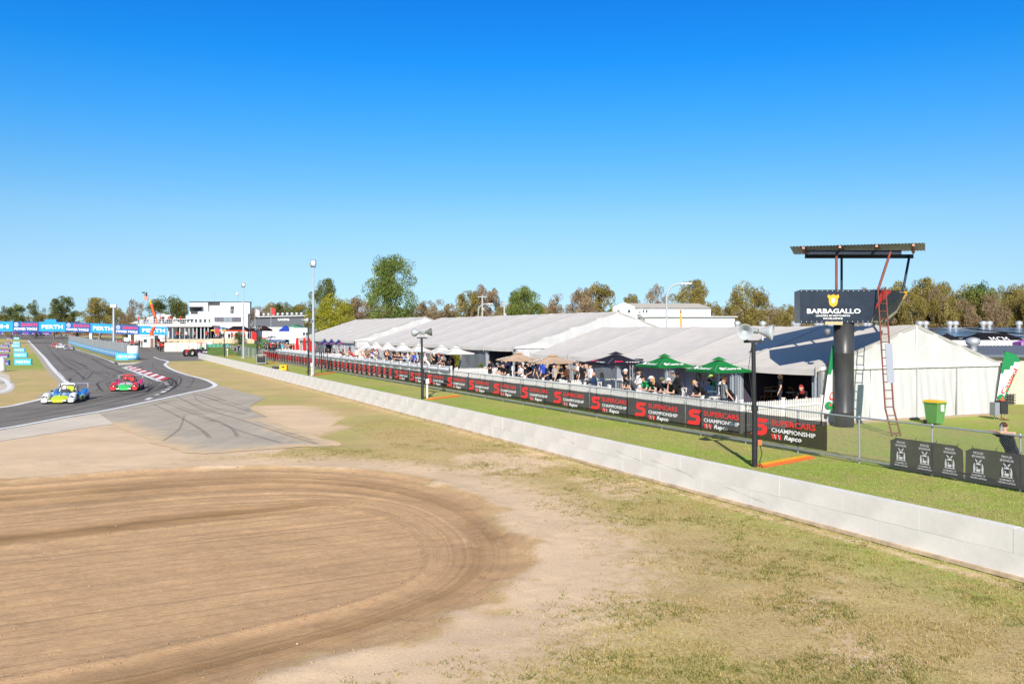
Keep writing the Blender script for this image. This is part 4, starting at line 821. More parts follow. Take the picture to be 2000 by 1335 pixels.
for x in (-.26, .26): MB().lathe([(0, -.03), (.07, -.03), (.10, -.025), (.10, .025), (.07, .03), (0, .03)], (x, .30, .10), 14, axis='x').build('wheel', DARK, wb)
MB().box((.05, -.355, .74), (.17, .03, .30)).build('sticker', WHITE2, wb)
# powered box on a stand
pb = thing('power_box', 'black and grey power box on a short stand by the marquee corner', 'power box', (XA(1950, 42.3), 42.3, 0), R(12))
MB().box((.16, 0, .58), (.38, .42, .62)).build('black_cabinet', mat('dark_plastic', (.03, .03, .033), .5), pb); MB().box((-.16, .05, .50), (.25, .36, .62)).build('grey_cabinet', mat('mid_grey', (.22, .24, .26), .5), pb)
for x in (-.1, .28):
    for y in (-.14, .14): MB().tube((x, y, 0), (x, y, .3), .02, n=6).build('leg', GALV, pb)
for k in range(4):
    a = k * .12; MB().path([(-.2 + a, -.1, .1), (-.1 + a, -.3, .02), (.2 + a * .3, -.35, .03), (.4 - a, -.2, .02)], .014, n=5).build('cable', mat('orange_cable', (.5, .12, .03), .6) if k % 2 else BLACKM, pb)
MB().box((.16, -.02, .92), (.22, .16, .07)).build('red_plug', mat('orange_plug', (.6, .1, .04), .6), pb)
# ------------------------------------------------------------------ poles along the barrier
def horn(mb, p, d, r=.245, ln_=.42, m=0):
    d = Vector(d).normalized(); u_ = d.orthogonal().normalized(); w_ = d.cross(u_); n = 16; rings = []
    for t, rr in ((0, .06), (.2, .09), (.5, .15), (.8, .22), (1.0, r), (.98, r * .93), (.6, .13), (.3, .06)): rings.append([Vector(p) + d * (t * ln_) + (u_ * math.cos(a * 2 * math.pi / n) + w_ * math.sin(a * 2 * math.pi / n)) * rr for a in range(n)])
    mb.loft(rings, m, cap=True)
HORN = mat('horn_grey', (.36, .39, .41), .45, var=.15)
def speaker_pole(label, px, py, top, dirs, box=True):
    x, y = G(px, py); t = thing('speaker_pole', label, 'speaker pole', (x, y, 0), 0, 'black speaker poles beside the barrier wall'); h = HZ(top, y)
    MB().tube((0, 0, -.05), (0, 0, h * .48), .085, n=12).build('lower_pole', BLACKM, t); MB().tube((-.02, 0, h * .46), (-.04, 0, h), .065, n=12).build('upper_pole', BLACKM, t); MB().tube((0, 0, h * .45), (0, 0, h * .49), .105, n=12).build('collar', BLACKM, t)
    MB().box((-.02, 0, h + .02), (.62, .09, .08)).build('crossarm', BLACKM, t)
    for k, d in enumerate(dirs):
        mb = MB(); sx = (-.3, .3)[k % 2]; horn(mb, (sx - d[0] * .15, -d[1] * .15, h + .34), d); ho = mb.build('horn', HORN if px > 1000 or k == 0 else mat('dark_horn', (.10, .11, .105), .5), t)
        dr = MB(); dr.tube(Vector((sx, 0, h + .34)) - Vector(d).normalized() * .02 - Vector((d[0] * .15, d[1] * .15, 0)), Vector((sx, 0, h + .34)) - Vector(d).normalized() * .2 - Vector((d[0] * .15, d[1] * .15, 0)), .085, n=12); dr.build('driver', mat('horn_driver', (.22, .25, .25), .5), ho)
        MB().box((sx * .8, 0, h + .15), (.05, .05, .3)).build('bracket', GALV, t)
    MB().path([(-.1, -.05, h - .05), (-.2, -.05, h * .8), (-.12, -.08, h * .6), (-.08, -.09, h * .45)], .01, n=5).build('cable', BLACKM, t)
    if box:
        MB().box((.14, -.02, .75), (.12, .1, .16)).build('socket_box', mat('orange_socket', (.6, .14, .05), .6), t); MB().path([(.15, -.05, .7), (.2, -.08, .4), (.12, -.1, .15), (.16, -.3, .02)], .014, n=5).build('lead', BLACKM, t)
    return t
speaker_pole('black speaker pole with two big grey horns beside the last racing banner', 1474, 911, 668, [(-.25, -1, -.05), (1, -.45, -.12)])
speaker_pole('black speaker pole with horns beside the white conduit post and yellow cable ramp', 825, 779, 660, [(-.6, .6, 0), (1, .2, .1)], False)
speaker_pole('black speaker pole with a dark horn beside the taller lamp pole', 602.5, 732.5, 632, [(1, .3, 0), (-.3, .9, 0)], False)
speaker_pole('black speaker pole at the end of the racing banners by the grey box', 502.5, 710.5, 645, [(.9, -.3, 0), (1, .3, 0)], False)
speaker_pole('slim black speaker pole beside the mesh fence by the tractor', 438.5, 696.8, 647, [(-.6, -.8, 0), (.8, -.5, 0)], False)
def lamp_pole(label, px, py, top, r=.13):
    x, y = G(px, py); h = HZ(top, y) - gz(y); t = thing('lamp_pole', label, 'lamp pole', (x, y, gz(y)), 0, 'tall steel lamp poles')
    MB().tube((0, 0, -.05), (0, 0, h * .45), r * 1.15, r, n=12).build('lower_shaft', GALV, t); MB().tube((0, 0, h * .45), (0, 0, h), r, r * .55, n=12).build('upper_shaft', GALV, t)
    MB().box((0, 0, .03), (.5, .5, .06)).build('base_plate', GALV, t); MB().box((0, 0, h + .05), (.5, .12, .1)).build('bracket', BLACKM, t)
    f = MB(); f.box((.05, -.1, h + .42), (.46, .16, .5)); fl = f.build('floodlight', BLACKM, t); MB().box((.05, -.19, h + .42), (.36, .02, .40)).build('lens', mat('lamp_lens', (.75, .72, .62), .3), fl)
    MB().box((-.28, .1, h + .3), (.2, .2, .3)).build('control_box', mat('mid_grey', (.22, .24, .26), .5), t); return t
lamp_pole('tall galvanised lamp pole with floodlight beside the small logo banners', 611.8, 732.5, 522)
lamp_pole('galvanised lamp pole with dark floodlight standing by the mesh fence', 475.3, 699, 561, .15)
# white conduit posts, cable ramps, a yellow flag case
for px, py, lb in ((834.5, 777, 'white conduit post with a socket box beside the second speaker pole'), (609, 734, 'white conduit post with a socket box beside the tall lamp pole'), (444, 695, 'pale conduit post beside the slim speaker pole')):
    x, y = G(px, py); t = thing('conduit_post', lb, 'post', (x, y, 0), 0, 'white conduit posts'); MB().tube((0, 0, -.03), (0, 0, .95), .06, n=10).build('pipe', WHITE, t); MB().box((.02, -.04, 1.05), (.2, .14, .3)).build('socket_box', WHITE, t); MB().box((.04, -.12, .9), (.08, .04, .08)).build('socket', mat('orange_plug', (.6, .1, .04), .6), t)
ORA, YEL = mat('orange_rubber', (.62, .13, .03), .6, var=.15), mat('yellow_rubber', (.75, .40, .01), .6, var=.1)
for a, c_, lb in (((1481, 911), (1577, 893), 'orange and yellow cable ramp beside the near speaker pole'), ((838, 779.5), (893, 773), 'orange and yellow cable ramp beside the white conduit post'), ((613, 733), (650, 727.5), 'orange cable ramp at the foot of the tall lamp pole'), ((518, 710), (541, 707), 'orange cable ramp at the end of the banners'), ((448, 695.5), (470, 691.5), 'orange cable ramp by the mesh fence')):
    A, C_ = Vector((*G(*a), 0)), Vector((*G(*c_), 0)); L0 = (C_ - A).length; t = thing('cable_ramp', lb, 'cable ramp', A, math.atan2(C_.y - A.y, C_.x - A.x), 'cable ramps across the grass')
    n = max(2, round(L0 / .9))
    for k in range(n):
        mb = MB(); x0, x1 = k * L0 / n + .004, (k + 1) * L0 / n - .004
        for y0, y1, z0, z1, m in ((-.28, -.16, .015, .075, 0), (-.16, .1, .075, .08, 1), (.1, .28, .075, .015, 0)): mb.add([(x0, y0, z0), (x1, y0, z0), (x1, y1, z1), (x0, y1, z1)], [(0, 1, 2, 3)], m)
        mb.add([(x0, -.28, 0), (x0, .28, 0), (x0, .1, .08), (x0, -.16, .075)], [(0, 1, 2, 3)], 0); mb.add([(x0, -.28, 0), (x1, -.28, 0), (x1, -.28, .015), (x0, -.28, .015)], [(0, 1, 2, 3)], 0)
        mb.build('ramp_segment', [ORA, YEL], t)
x, y = G(552, 723); t = thing('equipment_case', 'bright yellow case with a black nozzle lying on the grass behind the wall', 'case', (x, y, 0)); MB().box((.1, 0, .3), (.75, .5, .55)).build('case', YEL, t); MB().tube((-.3, 0, .3), (-1.1, 0, .28), .12, .16).build('nozzle', BLACKM, t); MB().box((.1, -.26, .38), (.3, .03, .12)).build('handle', BLACKM, t)
x, y = G(512, 711); t = thing('generator_box', 'grey framed generator box at the end of the racing banners', 'generator', (x, y, 0)); MB().box((0, 0, .55), (.9, .6, .7)).build('engine', BLACKM, t)
for sx in (-.55, .55):
    for sy in (-.35, .35): MB().tube((sx, sy, 0), (sx, sy, 1.2), .04, n=6).build('frame_post', GALV, t)
for zz in (.15, 1.18): MB().path([(-.55, -.35, zz), (.55, -.35, zz), (.55, .35, zz), (-.55, .35, zz), (-.55, -.35, zz)], .04).build('frame_rail', GALV, t)
# thin black stand holding rods in front of the narrow logos
x, y = G(628, 727); t = thing('rod_stand', 'thin black stand of upright rods in front of the narrow logo banners', 'stand', (x, y, 0))
for k in range(4): MB().tube((-.6 + k * .4, 0, .9), (-.6 + k * .4, 0, 2.4), .03, n=6).build('rod', BLACKM, t)
MB().tube((0, 0, 0), (0, 0, 2.0), .05, n=6).build('upright', BLACKM, t); MB().box((0, 0, .9), (1.3, .08, .08)).build('crossbar', BLACKM, t); MB().tube((0, 0, .5), (-1.5, -.3, .05), .04, n=6).build('brace', BLACKM, t)
# ------------------------------------------------------------------ sheds and buildings behind the marquees
def vent(t, x, y, z, r=.28):
    MB().lathe([(r * .6, -.05), (r * .6, .25), (r, .34), (r * 1.15, .5), (r, .66), (r * .4, .74), (0, .76)], (x, y, z), 12).build('roof_vent', ALU, t)
SHEDR = mat('zinc_roof', (.42, .45, .46), .5, metal=.3, var=.15, vs=.5); SOLAR = mat('solar_panel', (.025, .04, .10), .15, var=.2, vs=.5, spec=.8); BEIGE = mat('beige_wall', (.46, .43, .35), .7, var=.1, vs=1)
sh_ = thing('solar_shed', 'long zinc roofed shed covered with blue solar panels behind the gable', 'shed', (50, 84, 0))
zs = lambda y: 4.52 + (y - 10) * .05
MB().add([(-29, -11, zs(-11)), (30, -11, zs(-11)), (30, 10, zs(10)), (-29, 10, zs(10))], [(0, 1, 2, 3)]).build('roof', SHEDR, sh_)
MB().box((.5, -10.6, 1.72), (58.6, .2, 3.44)).build('front_wall', BEIGE, sh_); MB().box((.5, 9.8, 2.2), (58.6, .2, 4.5)).build('rear_wall', BEIGE, sh_)
for gx0 in (-21.5, -13, -4.5, 4, 12.5, 21):
    for row in range(3):
        for k in range(4): MB().add([(gx0 + k * 1.7, -9 + row * 5.6, zs(-9 + row * 5.6) + .12), (gx0 + k * 1.7 + 1.62, -9 + row * 5.6, zs(-9 + row * 5.6) + .12), (gx0 + k * 1.7 + 1.62, -9 + row * 5.6 + 5.2, zs(-9 + row * 5.6 + 5.2) + .12), (gx0 + k * 1.7, -9 + row * 5.6 + 5.2, zs(-9 + row * 5.6 + 5.2) + .12)], [(0, 1, 2, 3)]).build('solar_panel', SOLAR, sh_)
for px in (1440, 1490, 1552, 1558, 1596, 1603, 1690, 1697, 1796, 1808, 1855, 1866, 1920, 1932, 1990): vent(sh_, XA(px, 93.5) - 50, 9.5, 4.45, .32)
tl = thing('toilet_block', 'beige toilet block with a dark grey roof beside the feather flag', 'building', (XA(1995, 51), 51, 0), R(4))
MB().box((1.2, 1.5, 1.35), (7.6, 3, 2.7)).build('wall', BEIGE, tl); rb_ = MB()
rb_.grid(lambda u, v: (-4.2 + 9.6 * u, -.35 + 4 * v, 2.78 + .5 * v + .02 * math.sin(u * 250)), 160, 1); rb_.build('roof', mat('grey_corrugated', (.13, .15, .18), .5, metal=.2), tl); MB().box((.6, -.36, 2.76), (9.6, .06, .14)).build('gutter', mat('grey_corrugated', (.13, .15, .18)), tl)
vent(tl, -1.9, 1.6, 3.05, .36); MB().text('LADIES', (-1.45, -.012, 1.62), (1, 0, 0), (0, 0, 1), .5, .12).build('lettering', BLACKM, tl)
for k in range(9): MB().box((-1.95 + k * .17, -.15, .3), (.05, .03, .62)).build('lattice_slat', BLACKM, tl)
for k in range(4): MB().box((-1.25, -.18, .08 + k * .16), (1.6, .03, .05)).build('lattice_rail', BLACKM, tl)
MB().box((.95, -.06, 1.15), (1.5, .1, 2.3)).build('screen_door', mat('cream_frame', (.60, .53, .40), .6), tl)
for k in range(7): MB().box((.36 + k * .2, -.13, .9), (.06, .04, 1.6)).build('door_slat', mat('cream_frame', (.60, .53, .40), .6), tl)
MB().box((.95, -.125, 2.0), (1.2, .03, .45)).build('door_window', GLASS, tl); MB().box((-1.9, -.4, 2.35), (1.3, .5, .06)).build('awning', mat('cream_frame', (.60, .53, .40), .6), tl)
fc = thing('fascia_building', 'white fascia building with yellow tyre signs behind the toilet block', 'building', (XA(1930, 61), 61, 0))
MB().box((3, 2, 1.55), (13, 4, 3.1)).build('wall', mat('ribbed_white', (.60, .60, .58), .6), fc); MB().box((2.6, -.2, 3.32), (14.5, .5, .42)).build('fascia', WHITE, fc); MB().box((2.6, 2.2, 3.40), (14.5, 4.4, .1)).build('roof', SHEDR, fc)
MB().box((.2, -.06, 2.98), (1.0, .06, .24)).build('yellow_sign', mat('sign_yellow', (.75, .48, .01), .5), fc); MB().text('DUNLOP', (-.18, -.10, 2.92), (1, 0, 0), (0, 0, 1), .76, .12, bold=.03, shear=.2).build('lettering', BLACKM, fc); MB().box((1.4, -.06, 2.98), (1.0, .06, .24)).build('pale_sign', WHITE2, fc)
def gazebo(label, px, Y, wpx, apex, eave, col, col2=None, text=None, z=0.0, flat=0.0, rz=0.0, group='pop-up gazebos'):
    t = thing('gazebo', label, 'gazebo', (XA(px, Y), Y, z), rz, group); hw = wpx * Y / FPX / 2; za, ze = HZ(apex, Y) - z, HZ(eave, Y) - z; m1 = cloth(col); m2 = cloth(col2 or col); fr = flat * hw; d = min(hw, 1.8)
    mb = MB(); top = [(-fr, 0, za), (fr, 0, za)]; C_ = [(-hw, -d, ze), (hw, -d, ze), (hw, d, ze), (-hw, d, ze)]
    mb.add(C_ + top, [(0, 1, 5, 4), (1, 2, 5), (2, 3, 4, 5), (3, 0, 4)]); mb.build('canopy', m1, t); vb = MB()
    for k in range(4): a, b_ = Vector(C_[k]), Vector(C_[(k + 1) % 4]); vb.add([a * 1.001, b_ * 1.001, b_ - V3 * .3, a - V3 * .3], [(0, 1, 2, 3)])
    vb.build('valance', m2, t)
    for c_ in C_: MB().tube((c_[0] * .98, c_[1] * .98, 0), (c_[0] * .98, c_[1] * .98, ze), .03, n=6).build('leg', ALU, t)
    if text:
        n_ = Vector((0, -(za - ze), d)).normalized(); v_ = Vector((0, d, za - ze)).normalized(); tm = MB(); tm.text(text[0], Vector((text[1] * hw, -d, ze)) + v_ * (.3 * (za - ze)) + Vector((0, -.04, .02)), (1, 0, 0), v_, text[2] * hw, .45 * Vector((0, d, za - ze)).length, 0, bold=.0, shear=text[3]); tm.build('lettering', text[4] if len(text) > 4 else WHITE2, t)
    return t
gazebo('black gazebo roof lettered MCM behind the toilet block', 1937, 64, 104, 649.5, 668, (.012, .010, .014), text=('MCM', -.42, .72, .25), flat=.5)
gazebo('small plain black gazebo roof beside the lettered one', 1850, 66, 44, 650.5, 664.5, (.014, .013, .015)); gazebo('violet gazebo roof beside the black lettered one', 2003, 60, 34, 662, 668, (.35, .12, .40))
ws = thing('white_shed', 'white two-storey shed with small windows behind the middle marquee', 'building', (XA(1300, 112), 112, 0))
u_ = 112 / FPX; X_ = lambda px: (px - 1300) * u_
MB().box(((X_(1240) + X_(1388)) / 2, 4, 3.5), (X_(1388) - X_(1240), 8, 7.0)).build('upper_wall', WHITE, ws)
gw = MB(); gw.add([(X_(1197), 0, 0), (X_(1240), -.02, 0), (X_(1240), -.02, 7.15), (X_(1219), -.02, 7.7), (X_(1197), 0, 7.1)], [(0, 1, 2, 3, 4)]); gw.build('gable_wall', WHITE, ws)
MB().add([(X_(1240), -.3, 7.02), (X_(1390), -.3, 7.0), (X_(1378), 4.5, 7.7), (X_(1219), 4.5, 7.72)], [(0, 1, 2, 3)]).build('roof', mat('cream_roof', (.48, .44, .36), .6), ws)
MB().box(((X_(1250) + X_(1418)) / 2, -2.2, 2.9), (X_(1418) - X_(1250), 4.2, 5.8)).build('annex', WHITE, ws); MB().box(((X_(1248) + X_(1420)) / 2, -2.2, 5.85), (X_(1420) - X_(1248) + .4, 4.8, .12)).build('annex_roof', SHEDR, ws)
for a, b_, c_, d_ in ((1204, 1211, 604.5, 610), (1225, 1232, 604, 611), (1254, 1259, 604, 611), (1260, 1265.5, 604, 611)):
    w_ = MB(); w_.box((X_((a + b_) / 2), -.06, HZ((c_ + d_) / 2, 112)), ((b_ - a) * u_, .08, (d_ - c_) * u_)); f_ = w_.build('window', ALU, ws); MB().box((X_((a + b_) / 2), -.11, HZ((c_ + d_) / 2, 112)), ((b_ - a) * u_ - .12, .02, (d_ - c_) * u_ - .12)).build('pane', GLASS, f_)
ac = MB().box((X_(1248), -.3, HZ(610, 112)), (.5, .4, .5)).build('air_conditioner', WHITE, ws); MB().lathe([(0, 0), (.18, 0)], (X_(1248), -.52, HZ(610, 112)), 12, axis='y').build('fan', mat('mid_grey', (.22, .24, .26)), ac)
def street_light(label, px, base, Y, kink, tip):
    z0 = gz(Y); t = thing('street_light', label, 'street light', (XA(px, Y), Y, z0), 0, 'curved street lights'); zk, zt = HZ(kink, Y) - z0, HZ(tip[1], Y) - z0; xt = XA(tip[0], Y) - XA(px, Y)
    pts = [(0, 0, 0), (0, 0, zk)] + [(xt * f * f, 0, zk + (zt - zk) * math.sin(f * math.pi / 2)) for f in (.25, .5, .75, 1)]; MB().path(pts, .11, n=8).build('pole', HORN, t); MB().loft([[(xt, -.15, zt - .08), (xt, .15, zt - .08), (xt, .15, zt + .1), (xt, -.15, zt + .1)], [(xt + 1.1, -.2, zt - .06), (xt + 1.1, .2, zt - .06), (xt + 1.1, .12, zt + .08), (xt + 1.1, -.12, zt + .08)]]).build('lamp_head', WHITE, t)
street_light('tall curved grey street light in front of the white shed', 1302, 640, 95, 580, (1330, 553.5)); street_light('far curved street light beside the wooden power pole', 934, 640, 190, 606, (953, 593))
for px, Y, top, lb in ((942, 230, 576, 'pale power pole with a crossarm behind the middle marquee'), (985, 215, 589, 'slim pale pole with a small lamp behind the middle marquee'), (918, 240, 604, 'short pale pole with a T top behind the middle marquee')):
    t = thing('power_pole', lb, 'pole', (XA(px, Y), Y, gz(Y)), 0); h = HZ(top, Y) - gz(Y); MB().tube((0, 0, 0), (0, 0, h), .28, .2).build('pole', HORN, t); MB().box((0, 0, h - .5), (2.4 if px < 950 else 1.0, .18, .2)).build('crossarm', HORN, t); MB().box((.2, -.2, h * .72), (.6, .4, .5)).build('transformer', HORN, t)
t = thing('marker_post', 'thin orange flag post in front of the white shed', 'flag', (XA(1328, 100), 100, 0)); MB().tube((0, 0, 0), (0, 0, 5.0), .05).build('pole', ALU, t); MB().box((.1, 0, 5.4), (.3, .04, 2.4), taper=.5).build('pennant', mat('orange_print2', (.7, .28, .02), .6), t)
# ------------------------------------------------------------------ pit wall, boards, advertising bridge
SKYB = mat('sign_sky_blue', (.015, .26, .68), .5, var=.06); COB = mat('sign_cobalt', (.012, .085, .27), .5, var=.08); BRED = mat('sign_red', (.66, .03, .09), .5, var=.0)
UX, UZ = Vector((1, 0, 0)), Vector((0, 0, 1))
def bosch(mb, o, u, w, h, n=Vector((0, -.03, 0)), col=(0, 1)):
    o = Vector(o) + n; u = Vector(u)
    ring = [(.5 + .5 * math.cos(a * math.pi / 10), .5 + .5 * math.sin(a * math.pi / 10)) for a in range(20)]; r = h * .42
    mb.add([o + u * (w * .05 + p * r) + UZ * (h * .5 + q_ * r) for p, q_ in ring] + [o + u * (w * .05 + (.5 + (p - .5) * .8) * r) + UZ * (h * .5 + (.5 + (q_ - .5) * .8) * r) for p, q_ in ring], [(i, (i + 1) % 20, 20 + (i + 1) % 20, 20 + i) for i in range(20)], 1)
    for k in (.33, .6): mb.poly([(k, .2), (k + .07, .2), (k + .07, .8), (k, .8)], o + u * (w * .05) + UZ * (h * .5), u * r, UZ * r, 1)
    mb.poly([(.33, .46), (.67, .46), (.67, .54), (.33, .54)], o + u * (w * .05) + UZ * (h * .5) + n * .1, u * r, UZ * r, 1)
    mb.text('BOSCH', o + u * (w * .32) + UZ * (h * .53), u, UZ, w * .6, h * .32, 0, bold=.03); mb.text('POWER TOOLS', o + u * (w * .05) + UZ * (h * .14), u, UZ, w * .87, h * .25, 1, bold=.035)
def perth(mb, o, u, w, h, n=Vector((0, -.03, 0))): mb.text('PERTH', Vector(o) + Vector(u) * (w * .1) + UZ * (h * .3) + n, u, UZ, w * .8, h * .4, 1, bold=.025, space=1.05)
# bridge of panels across the far straight
BY = 250.0; br = thing('advertising_bridge', 'long footbridge of blue advertising panels spanning the far straight', 'bridge', (0, BY, gz(BY)))
ed = [-62, 25.5, 77, 128, 177.5, 225, 273, 328]; tp = [627, 627.7, 628.3, 629.2, 631, 633.2, 635.4, 637.6]; bt = [647, 647, 647, 647.3, 649, 651.2, 653, 654.4]
for i in range(7):
    x0, x1 = XA(ed[i], BY), XA(ed[i + 1], BY); za, zb = HZ(bt[i], BY) - gz(BY), HZ(bt[i + 1], BY) - gz(BY); ta, tb = HZ(tp[i], BY) - gz(BY), HZ(tp[i + 1], BY) - gz(BY); isP = i % 2 == 0
    mb = MB(); mb.loft([[(x0, -.1, za), (x0, .5, za), (x0, .5, ta), (x0, -.1, ta)], [(x1, -.1, zb), (x1, .5, zb), (x1, .5, tb), (x1, -.1, tb)]], smooth=False); p = mb.build('panel', SKYB if isP else COB, br)
    t_ = MB(); u_ = Vector((x1 - x0, 0, zb - za)).normalized(); (perth if isP else bosch)(t_, (x0, -.1, za), u_, x1 - x0, (ta - za + tb - zb) / 2); t_.build('lettering', [BRED, WHITE2], p)
for px in (176, 252, 327, -50): MB().box((XA(px, BY), .6, 1.6), (.7, .7, 3.9)).build('pier', WHITE, br)
MB().box((XA(98, BY), .3, HZ(626.5, BY) - gz(BY)), (3.2, .4, .9)).build('raised_panel', SKYB, br)
MB().box((XA(130, BY), 1.6, HZ(640, BY) - gz(BY)), (55, 2.0, .4)).build('walkway', GALV, br)
# low blue boards beyond the bend
for k in range(7):
    px0 = -40 + k * 20; Y = 425; t = thing('trackside_board', 'low cobalt advertising board along the far bend', 'sign board', (XA(px0, Y), Y, gz(Y)), 0, 'low boards along the far bend'); w_ = 19.6 * Y / FPX; MB().box((w_ / 2, 0, HZ(650.5, Y) - gz(Y)), (w_, .2, 1.35)).build('panel', mat('board_cobalt', (.012, .05, .38), .5), t)
    mb = MB(); bosch(mb, (w_ * .15, -.1, HZ(650.5, Y) - gz(Y) - .6), UX, w_ * .7, 1.2); mb.build('lettering', [BRED, WHITE2], t)
    MB().box((w_ * .5, .1, .4), (.15, .15, 1.2)).build('post', GALV, t)
# pit wall with fence on top
A_, B_ = Vector((*G(134, 671), 0)), Vector((*G(252, 702.5), 0)); pw = thing('pit_wall', 'grey mesh topped pit wall with pale blue banner skirt along the straight', 'wall', (0, 0, 0)); npan = 16
PWM = mat('pit_mesh_grey', (.33, .35, .36), .6, var=.2, vs=.5, stretch=(1, 1, .1)); PB = mat('pit_banner_blue', (.10, .36, .62), .6, var=.1, vs=1)
for k in range(npan):
    a, c_ = A_.lerp(B_, k / npan), A_.lerp(B_, (k + .985) / npan); d_ = (c_ - a).normalized(); n_ = Vector((d_.y, -d_.x, 0)) * .12
    if n_.x > 0: n_ = -n_
    za, zc = gz(a.y), gz(c_.y)
    MB().add([a + UZ * za, c_ + UZ * zc, c_ + UZ * (zc + 2.35), a + UZ * (za + 2.35), a - n_ + UZ * za, c_ - n_ + UZ * zc, c_ - n_ + UZ * (zc + 2.35), a - n_ + UZ * (za + 2.35)], [(0, 1, 2, 3), (7, 6, 5, 4), (3, 2, 6, 7), (0, 3, 7, 4), (1, 5, 6, 2)]).build('wall_panel', PWM, pw)
    b = MB().add([a + n_ + UZ * (za + .05), c_ + n_ + UZ * (zc + .05), c_ + n_ + UZ * (zc + .95), a + n_ + UZ * (za + .95)], [(0, 1, 2, 3)]).build('banner_skirt', PB, pw)
    mb = MB(); L0 = (c_ - a).length
    for j in range(3): mb.text('PERTH', a + d_ * (L0 * (.04 + .33 * j)) + n_ * 1.3 + UZ * (za + .35), d_, UZ, L0 * .24, .36, 0, bold=.02)
    mb.build('lettering', WHITE2, b)
    MB().tube(a - n_ * .5 + UZ * za, a - n_ * .5 + UZ * (za + 2.5), .06, n=6).build('post', GALV, pw)
x, y = G(260, 703); dr = thing('end_drum', 'white and blue round barrier at the end of the pit wall', 'barrier', (x, y, 0))
MB().lathe([(0, 0), (.78, 0), (.78, .98), (0, .98)], n=24).build('blue_wrap', PB, dr); MB().lathe([(.76, .98), (.76, 2.0), (.70, 2.05), (0, 2.05)], n=24).build('white_drum', WHITE, dr)
mb = MB(); mb.text('PERTH', (-.62, -.80, .32), UX, UZ, 1.2, .36, 0); mb.v = [(a, -math.sqrt(max(.80 ** 2 - a * a, .02)) - .01, c_) for a, b_, c_ in mb.v]; mb.build('lettering', WHITE2, dr)
x, y = G(241, 703.2); t = thing('pit_sign', 'pale blue lettered board leaning before the round barrier', 'sign board', (x, y - .2, 0)); MB().box((-.1, 0, .52), (1.75, .1, .95)).build('panel', mat('pale_sign_blue', (.05, .40, .75), .5), t); mb = MB(); perth(mb, (-.95, -.05, .05), UX, 1.75, .95); mb.build('lettering', [BRED, WHITE2], t)
x, y = G(247, 700); t = thing('sc_board', 'small white board lettered SC above the pit wall end', 'sign board', (x, y, 0)); MB().box((0, 0, 2.85), (.75, .06, .5)).build('panel', WHITE2, t); MB().text('SC', (-.2, -.04, 2.72), UX, UZ, .4, .26).build('lettering', BLACKM, t); MB().tube((0, .06, 0), (0, .06, 2.7), .04).build('post', GALV, t)
x, y = XA(222, 165), 165; t = thing('lamp_pole', 'pale lamp pole standing behind the pit wall', 'lamp pole', (x, y, 0), 0, 'tall steel lamp poles'); MB().tube((0, 0, 0), (0, 0, HZ(600, y)), .28, .2).build('shaft', GALV, t); MB().box((0, -.1, HZ(597.5, y)), (1.1, .4, .5)).build('floodlight', mat('lamp_lens', (.75, .72, .62)), t)
# infield boards in two staggered rows
BCNT = {'b': -1, 'p': -1}
for (px0, px1, y0, y1, kind) in ((-14, 19, 703, 712.4, 'b'), (29, 62, 700.5, 712, 'p'), (-12, 17, 690.6, 698.5, 'b'), (27.5, 53.5, 688.5, 697.5, 'p'), (-2, 19.5, 681.5, 687, 'b'), (27.5, 48.5, 679.8, 686.6, 'p'), (1.5, 17.5, 673, 678, 'b'), (23, 39.5, 672, 677.5, 'p'), (9.5, 20.5, 668, 671.6, 'b'), (26, 39.5, 666.8, 671.2, 'p'), (14, 24, 659.5, 662.8, 'b'), (27, 38, 658.5, 662.2, 'p')):
    x, Y = G((px0 + px1) / 2, y1); w_ = (px1 - px0) * Y / FPX; h_ = (y1 - y0) * Y / FPX; BCNT[kind] += 1
    t = thing('infield_board', ('dark blue power tool' if kind == 'b' else 'sky blue city name') + ' board on the infield grass, ' + ORD[BCNT[kind]] + ' from the white rounded block', 'sign board', (x, Y, gz(Y)), 0, 'infield ' + ('dark' if kind == 'b' else 'sky') + ' blue boards')
    MB().box((0, 0, h_ / 2), (w_, .25, h_)).build('panel', COB if kind == 'b' else mat('pale_sign_blue', (.05, .40, .75)), t); mb = MB(); (bosch if kind == 'b' else perth)(mb, (-w_ / 2, -.13, 0), UX, w_, h_); mb.build('lettering', [BRED, WHITE2], t)
t = thing('marker_cone', 'white rounded block standing on the infield grass', 'block', (*G(0, 725), 0)); MB().lathe([(.55, 0), (.5, .9), (.42, 1.3), (.2, 1.45), (0, 1.48)], n=14).build('shell', WHITE, t); MB().lathe([(.57, 0), (.57, .12), (.5, .13)], n=14).build('foot', GALV, t)
# ------------------------------------------------------------------ boom lift with camera basket
x, y = G(303, 677); bl = thing('boom_lift', 'orange boom lift raising a camera basket above the pit lane', 'boom lift', (x, y, gz(y))); u = y / FPX; OR_ = mat('lift_orange', (.68, .10, .03), .5, var=.1)
Pz = lambda px, py: Vector(((px - 303) * u, 0, HZ(py, y) - gz(y)))
MB().box((0, 0, .85), (4.2, 2.2, .8)).build('chassis', OR_, bl); MB().box((-.3, 0, 1.6), (2.6, 1.8, .9), taper=.8).build('turret', OR_, bl)
for sx in (-1.4, 1.4):
    for sy in (-1.1, 1.1): MB().lathe([(0, -.18), (.35, -.18), (.5, -.14), (.5, .14), (.35, .18), (0, .18)], (sx, sy, .5), 16, axis='y').build('wheel', DARK, bl)
for a, b_, r_ in (((303, 667), (295, 650.5), .46), ((295, 650.5), (306, 629), .42), ((306, 629), (295.5, 594), .36)): MB().tube(Pz(*a), Pz(*b_), r_, n=4).build('boom', OR_, bl)
MB().tube(Pz(295.5, 594), Pz(292.5, 585), .22, n=4).build('jib', YEL, bl)
